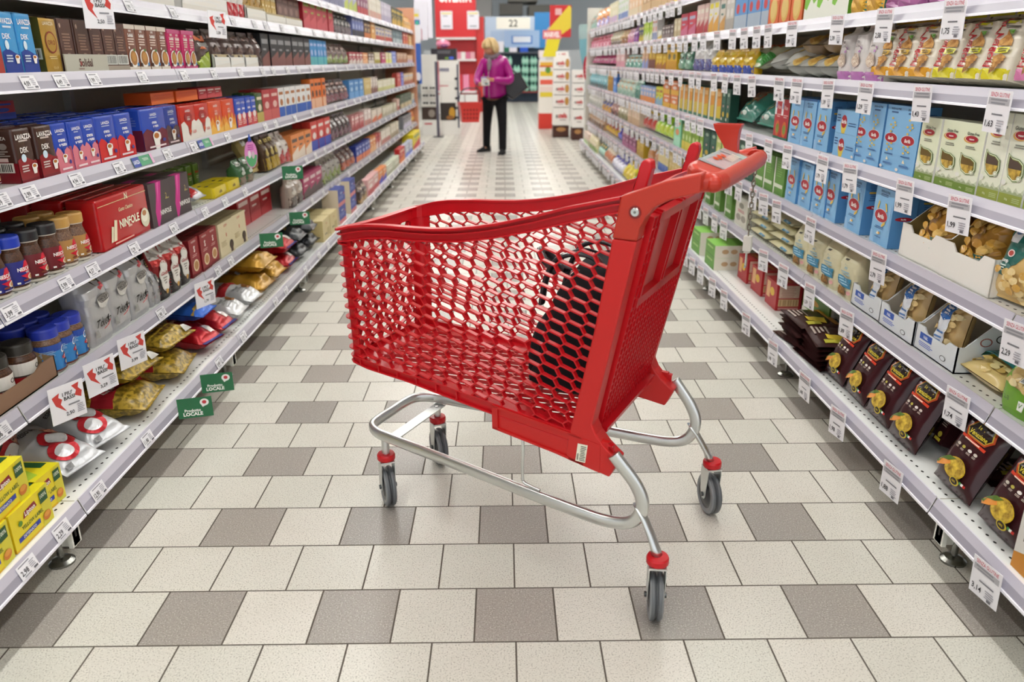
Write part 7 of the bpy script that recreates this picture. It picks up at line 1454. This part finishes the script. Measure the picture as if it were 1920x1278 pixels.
mb = MB(); mb.tube(smooth([(-.155, 0, .72), (-.13, 0, .85), (-.06, 0, .92), (.06, 0, .93), (.125, -.02, .92), (.15, 0, .86), (.155, 0, .72)], 5), .009, M('3a3f48', 'plastic'), 8); mb.obj('basket_handle', sb)['label'] = 'dark grey handle'

# ------------------------------------------------------------------ the end of the aisle and beyond
def board(name, label, cat, x0, x1, y, z0, z1, c, th=.012, draw=None, fin='paper', group=None):
    """upright sheet facing the camera end of the aisle"""
    mb = MB(); w, h = x1 - x0, z1 - z0; mb.box(-w / 2, w / 2, 0, th, 0, h, M(c, fin))
    if draw: draw(Draw(mb, w, h, lambda u, v, o: (u - w / 2, -o, v), fin, step=.0008))
    return tag(mb.obj(name, None, ((x0 + x1) / 2, y, z0)), label, cat, group)
def carton(name, label, cat, x0, x1, y0, y1, z0, z1, c, draw=None, sdraw=None, group=None, fin='paper'):
    mb = MB(); w, d, h = x1 - x0, y1 - y0, z1 - z0; mb.box(-w / 2, w / 2, 0, d, 0, h, M(c, fin))
    if draw: draw(Draw(mb, w, h, lambda u, v, o: (u - w / 2, -o, v), fin, step=.0008))
    if sdraw: sdraw(Draw(mb, d, h, lambda u, v, o: (-w / 2 - o, d - u, v), fin, step=.0008))
    return tag(mb.obj(name, None, ((x0 + x1) / 2, y0, z0)), label, cat, group)
# gondola ends
carton('end_panel', 'peach edged end panel closing the coffee shelves', 'panel', -1.64, -1.165, 10.455, 10.475, .02, 2.0, 'd29a7c')
carton('end_panel', 'white end panel closing the pasta shelves', 'panel', 1.32, 1.8, 10.605, 10.625, .02, 2.0, 'd8d4cc')
mb = MB(); pts = [(1.20, 1.78), (1.37, 1.80)] + [(1.385, z) for z in (1.5, 1.2, .95)] + [(1.375, .9), (1.345, .98), (1.30, 1.12), (1.26, 1.25), (1.225, 1.4), (1.20, 1.6)]
mb.prism(pts, 0, .01, M('7ab4c0', 'gloss')); D = Draw(mb, 1, 1, lambda u, v, o: (1.2 + u, -o, .9 + v), 'gloss', step=.0008)
D.p([(.0, .88), (.17, .9), (.172, .7), (.0, .68)], 'a8c4c4'); D.e(.125, .29, .05, .17, 'b81e34', 24, .2); D.e(.128, .3, .02, .11, 'd87a88', 16, .2)
for i in range(4): D.r(.1 + .004 * i, .2 + .05 * i, .15, .21 + .05 * i, 'e8d8dc')
tag(mb.obj('curved_sign', None, (0, 10.63, 0)), 'curved turquoise sign with a red oval at the pasta shelf end', 'sign')
board('header_sign', 'tall narrow blue sign with white cards past the coffee shelves', 'sign', -1.34, -1.20, 11.6, .95, 2.05, '3a62b4', draw=lambda D: (D.r(.3, .55, 1, .8, 'e2e4ea'), D.r(.0, .86, 1, 1, 'd8d6da'), D.r(.1, .9, .9, .94, 'd8c84a'), D.e(.7, .82, .2, .03, '4ab098', 12), D.e(.6, .1, .3, .06, 'd8dce8', 12), D.e(.5, .02, .2, .03, '2a2a2e', 10)))
for i, (x0, z0, z1, t) in enumerate(((-1.36, 1.62, 2.5, 'nearer'), (-1.30, 1.66, 2.6, 'further'))):
    board('hanging_sign', 'white hanging poster with yellow edge, the %s of two' % t, 'poster', x0, x0 + .2, 12.4 + .35 * i, z0, z1, 'e2e0ea', draw=lambda D: (D.r(0, .8, 1, .83, 'd8cc6a'), D.r(.5, .0, .56, .2, 'b04a5a')))
# two white cardboard display towers, a dark post between them
st = empty('display_stand', (-1.22, 13.25, 0), 0, 'white cardboard tower with sunglasses left of the grey post', 'display')
mb = MB(); mb.box(-.17, .13, 0, .12, 0, 1.40, M('d9d7d2', 'paper')); D = Draw(mb, .3, 1.4, lambda u, v, o: (u - .17, -o, v), 'paper', step=.001); D.r(0, .2, 1, .36, '3a2a22'); D.e(.6, .28, .2, .05, '8a8078', 16); D.r(.15, .14, .6, .16, 'c04a58'); mb.obj('tower', st)
for j in range(3):
    mb = MB(); z = .54 + j * .13; mb.box(-.16, .12, -.06, 0, z, z + .012, M('e0deda', 'paper')); sh = mb.obj('ledge', st)
    for i in range(2):
        mb = MB(); x = -.09 + i * .13
        for g in (1, -1): mb.ball((x + g * .026, -.035, z + .034), .024, .006, .02, M('26221f', 'gloss'), 10, 6)
        mb.box(x - .01, x + .01, -.038, -.032, z + .038, z + .043, M('26221f', 'gloss')); o = mb.obj('sunglasses', None, (-1.22, 13.25, 0)); tag(o, 'dark sunglasses, %s pair on the %s ledge of the white tower' % (ordn(i), ordn(j)), 'sunglasses', 'sunglasses on the white tower')
st = empty('display_stand', (-.90, 13.35, 0), 0, 'white cardboard tower with dark coffee panel right of the grey post', 'display')
mb = MB(); mb.box(-.16, .19, 0, .35, 0, 1.30, M('dcd9d4', 'paper')); D = Draw(mb, .35, 1.3, lambda u, v, o: (u - .16, -o, v), 'paper', step=.001); D.r(0, .2, .82, .44, '2e2622'); D.e(.62, .3, .16, .08, 'b8882a', 14); D.e(.5, .24, .2, .03, '8a5a2a', 12); D.r(.02, .66, .46, .672, 'c0485c')
for i in range(5): D.r(.04 + i * .1, .855, .1 + i * .1, .9, '4a4a7a')
for i in range(5): D.e(.86 - .01 * (i % 2), .76 - i * .13, .07, .018, '262422', 10)
D.r(.92, .1, 1, .95, '2a3050'); mb.obj('tower', st)
mb = MB(); mb.box(-.30, .16, .06, .3, 1.301, 1.50, M('2c2a2e', 'gloss')); D = Draw(mb, .46, .2, lambda u, v, o: (u - .3, .06 - o, 1.301 + v), 'gloss', step=.001); D.lines(.2, .6, .8, .8, 2, '6a6a70'); D.e(.8, .2, .1, .12, '3a5ac8', 10); D.e(.62, .18, .08, .1, '6a8a3a', 10); mb.obj('header', st)
mb = MB(); mb.box(-.025, .025, -.02, .02, .012, 1.28, M('4a4856', 'plastic')); mb.box(-.09, .09, -.09, .09, .001, .012, M('3a3a40', 'plastic')); tag(mb.obj('barrier_post', None, (-1.075, 12.95, 0)), 'dark grey upright post before the white towers', 'post')
# red promotion bay with shelves of pink packs
pb = empty('promotion_bay', (-1.0, 20, 0), 0, 'tall red promotion bay behind the shopper with white lettering', 'shelf')
mb = MB(); mb.box(-.62, .42, .25, .3, 0, 3.3, M('c4242a', 'plastic')); mb.box(-.62, .42, 0, .25, 1.86, 3.3, M('c4242a', 'plastic')); D = Draw(mb, 1.04, 1.44, lambda u, v, o: (u - .62, -o, 1.86 + v), 'plastic', step=.001)
D.t('OFFERTA', .5, .66, .15, 'f2eeec', .8, bold=.05); mb.obj('back_board', pb)
mb = MB(); mb.box(.42, .62, .1, .3, 0, 2.35, M('c8302e', 'plastic')); mb.obj('side_board', pb)
for z in (.5, 1.28, 1.80): mb = MB(); mb.box(-.6, .41, -.25, .24, z, z + .05, M('dcd6d6', 'plastic')); mb.obj('shelf', pb)
for i, x in enumerate((-1.50, -.82)): board('price_sheet', 'white price sheet, %s one on the red bay' % ('left' if i == 0 else 'right'), 'sign', x + .02, x + .32, 19.975, 2.05, 2.48, 'dfdde6', draw=lambda D: (D.r(.08, .82, .92, .92, 'd8cc8a'), D.r(.2, .7, .6, .76, '9a9aa4'), D.r(.2, .12, .8, .2, '9a9aa4')))
for i in range(8): carton('biscuit_pack', '%s pink biscuit pack on the upper shelf of the red bay' % ordn(i), 'biscuits', -1.57 + i * .12, -1.46 + i * .12, 19.78, 19.9, 1.3305, 1.50, ('d88aa0', 'e0dcd8', 'c86a8a', 'd8a0a8')[i % 4], group='pink packs on the red bay')
for i in range(6): carton('biscuit_pack', '%s large pink and red pack on the low shelf of the red bay' % ordn(i), 'biscuits', -1.57 + i * .16, -1.42 + i * .16, 19.78, 19.95, .5505, .95, ('e08aa8', 'c83a48')[i % 2], group='big packs on the red bay')
for i in range(3): carton('white_carton', '%s white carton on the floor before the red bay' % ordn(i), 'carton', -1.56 + i * .34, -1.24 + i * .34, 19.5, 19.74, .001, .46, 'e0dedc', draw=lambda D: D.r(.4, .5, .5, .6, '5a5a5e'), group='white cartons before the red bay')
tag(carton('snack_bag', 'round pink bag lying on the dark display header', 'bag', 0, 0, 0, 0, 0, 0, 'd87aa0') if 0 else (lambda mb: (mb.ball((0, 0, .075), .13, .09, .075, M('d8809c', 'gloss'), 14, 8), mb.ball((.02, -.06, .05), .07, .04, .035, M('8a4a7a', 'gloss'), 10, 6), mb.obj('snack_bag', None, (-.98, 13.5, 1.502)))[2])(MB()), 'round pink bag lying on the dark display header', 'bag')
# far cross aisle: number board, blue posters, shelf of mint green packs
board('aisle_number_sign', 'hanging white board with the number 22', 'sign', -.06, .82, 20.2, 2.06, 2.34, 'e6e4da', draw=lambda D: D.t('22', .5, .5, .62, '3a3a34', .3), th=.04)
board('hanging_poster', 'pale blue poster with white panel under the number board', 'poster', .15, 1.1, 21.0, 1.62, 2.05, '9ab8dc', draw=lambda D: (D.r(.2, .2, .8, .7, '5a86c8'), D.r(.25, .3, .75, .65, 'd8e2ee')))
board('hanging_poster', 'bright blue poster with a pale hand shape', 'poster', 1.0, 1.62, 22.0, 1.62, 2.55, '3f8ccc', draw=lambda D: (D.p([(.5, .1), (1, .2), (1, 1), (.8, 1), (.7, .6), (.55, .5)], 'd8b4a0'), D.e(.72, .4, .18, .2, 'd8b4a0')))
board('hanging_poster', 'broad grey blue poster high on the far shelves', 'poster', -.45, 1.3, 25.2, 1.75, 2.6, 'b4c4d8', draw=lambda D: D.r(.1, .1, .5, .5, 'a4b8d4'))
wsf = empty('water_rack', (.55, 25, 0), 0, 'white rack of mint green packs at the far end of the aisle', 'shelf')
mb = MB(); mb.box(-.95, .95, .45, .5, 0, 1.75, M('4a5a6a', 'matte')); mb.obj('back_panel', wsf)
mb = MB(); mb.box(-.95, .95, -.05, .5, 1.5, 1.54, M('5a6068', 'plastic')); mb.obj('shelf', wsf)
mb = MB(); mb.box(-.95, .95, -.02, .5, .3, .34, M('9a3a3a', 'plastic')); mb.obj('shelf', wsf)
for j in range(4):
    for i in range(6):
        if R.random() < .08: continue
        x = -.25 + i * .27; z = .341 + j * .272
        mb = MB() if 'MINT' not in globals() else None
        if mb:
            for a in (-.055, .055):
                for b in (-.05, .05): mb.lathe([(.05, 0), (.055, .01), (.055, .17), (.03, .22), (.018, .235), (.018, .262), (.0, .262)], M('8ac8b0', 'gloss'), 10, (a, b, 0))
            mb.box(-.112, .112, -.107, .107, .06, .16, M('a8d8c4', 'gloss')); MINT = mb.mesh('bottle_pack')
        o = link('bottle_pack', MINT, None, (x + .27, 25.1, z)); tag(o, 'mint green bottle pack, %s in the %s layer of the far rack' % (ordn(i), ordn(j)), 'bottles', 'mint packs on the far rack')
for i, (x, c, n) in enumerate(((-.1, 'e0dee6', 'white'), (.32, 'e0dee8', 'second white'))): board('price_sheet', '%s price sheet on the top shelf of the far rack' % n, 'sign', x, x + .24, 24.94, 1.541, 1.86, c)
carton('tub', 'blue tub on the top shelf of the far rack', 'tub', .66, .92, 25.0, 25.2, 1.5405, 1.76, '2a5ac8'); carton('tub', 'dark green box between the sheets on the far rack', 'box', .16, .3, 25.0, 25.2, 1.5405, 1.84, '2a7a5a')
carton('freezer_unit', 'long pale counter beyond the far rack', 'counter', -2.6, 2.9, 27, 28, 0, 1.62, 'd4dade'); 
for i, (x0, x1, z0, z1, c, n) in enumerate(((-.9, -.25, 2.6, 3.3, 'a8a8a6', 'square'), (.0, .8, 2.75, 3.1, '6e6c66', 'dark'), (1.0, 1.9, 2.7, 3.05, '77756e', 'wide'), (.3, 1.3, 3.15, 3.5, '8e8c84', 'long'))): carton('ventilation_duct', '%s grey air duct under the ceiling at the far end' % n, 'duct', x0, x1, 27, 29, z0, z1, c)
for i in range(9): carton('white_pack', '%s white pack in the tall stack right of the far rack' % ordn(i), 'pack', 1.02 + .02 * (i % 2), 1.36, 19.4, 19.7, .001 + i * .17, .168 + i * .17, ('e0dcdc', 'd8d8e0', 'e4d8d8')[i % 3], group='white packs stacked beyond the yellow display')
# right-hand displays: yellow cardboard stand, biscuit carton towers
ys = empty('display_stand', (.98, 14.6, 0), 0, 'yellow and red cardboard display left of the white biscuit cartons', 'display')
mb = MB(); mb.box(-.17, .17, 0, .35, .3, 1.3, M('e2dcd4', 'paper')); mb.box(-.17, .17, 0, .35, 0, .3, M('c8382c', 'paper')); D = Draw(mb, .34, 1.3, lambda u, v, o: (u - .17, -o, v), 'paper', step=.001)
for z, c in ((.93, 'd8a83a'), (.80, 'd8b82a'), (.68, 'd85a4a'), (.58, 'e0c8c0'), (.5, 'd8c03a')): D.r(.05, z - .03, .95, z + .04, c)
D.e(.5, .86, .16, .05, '5a8a3a', 12); D.r(0, .9, 1, .92, 'c8482c'); mb.obj('tower', ys)
mb = MB(); mb.add([(-.11, -.02, 1.36), (.15, -.02, 1.36), (.23, -.02, 1.68), (-.02, -.02, 1.68)], [(0, 1, 2, 3)], M('dccc2c', 'paper')); mb.add([(-.11, -.01, 1.36), (.15, -.01, 1.36), (.23, -.01, 1.68), (-.02, -.01, 1.68)], [(3, 2, 1, 0)], M('dccc2c', 'paper')); mb.box(-.05, .12, -.0095, 0, 1.3, 1.4, M('c8c4bc', 'paper')); mb.obj('yellow_flap', ys, fix=True)
mb = MB(); mb.box(-.11, .25, -.03, -.021, 1.685, 1.84, M('d8686a', 'paper')); D = Draw(mb, .36, .155, lambda u, v, o: (u - .11, -.03 - o, 1.685 + v), 'paper', step=.001); D.t('MARVEL', .5, .5, .6, 'f4e8e8', .84, bold=.04); mb.obj('sign_strip', ys)
board('hanging_poster', 'red and yellow poster above the yellow display', 'poster', 1.02, 1.44, 14.9, 1.72, 2.3, 'c02a2e', draw=lambda D: (D.p([(0, .3), (.9, 1), (1, .9), (1, .3), (.6, .1), (.0, .1)], 'd8c23a'), D.r(.75, .05, 1, .2, 'c02a2e'), D.r(.25, .7, .55, .9, 'd8a8a8')))
nut = lambda D: (D.t('n', .2, .5, .3, '2c2624', .1, bold=.04), D.t('utella', .45, .52, .32, 'c02a30', .42, bold=.04), D.e(.83, .5, .13, .36, 'a8742c', 18), D.e(.83, .5, .1, .28, 'b88840', 16), D.r(.3, .2, .6, .28, 'b8aaa4'))
nut2 = lambda D: (D.t('n', .22, .55, .26, '2c2624', .12, bold=.04), D.t('utella', .58, .57, .28, 'c02a30', .56, bold=.04), D.r(.4, .28, .8, .34, 'a89a94'))
for (x0, x1, y, zs, nm) in ((.98, 1.26, 12.75, (.21, .52, .73, .94, 1.15), 'left'), (1.275, 1.47, 12.25, (.21, .52, .73, .94), 'right')):
    carton('cardboard_plinth', 'dark brown printed base under the %s biscuit carton tower' % nm, 'display', x0, x1, y, y + .34, .001, .2, '4a2a22', draw=lambda D: (D.e(.5, .7, .3, .2, 'a87a4a', 14), D.r(0, 0, 1, .1, '3a201a')))
    for i, z in enumerate(zs):
        hgt = (zs[i + 1] - z - .012) if i + 1 < len(zs) else .2
        carton('biscuit_carton', 'white biscuit carton, %s from the floor in the %s tower' % (ordn(i), nm), 'biscuits', x0, x1, y, y + .34, z, z + hgt, 'e6e2de', draw=nut2 if (i == 0 or nm == 'right') else nut, group='white biscuit cartons in towers')
        if i + 1 < len(zs): pass
    for i, z in enumerate(zs[1:]): 
        mb = MB(); w = x1 - x0; mb.box(-w / 2 + .01, w / 2 - .01, .01, .32, 0, .0105, M('3a2a24', 'matte')); tag(mb.obj('shelf_sheet', None, ((x0 + x1) / 2, y, z - .0113)), 'dark sheet under the %s carton of the %s biscuit tower' % (ordn(i + 1), nm), 'sheet')
carton('biscuit_carton', 'white biscuit carton topmost and pushed back on the left tower', 'biscuits', 1.03, 1.24, 12.9, 13.08, 1.3515, 1.44, 'e6e2de', draw=nut2, group='white biscuit cartons in towers')
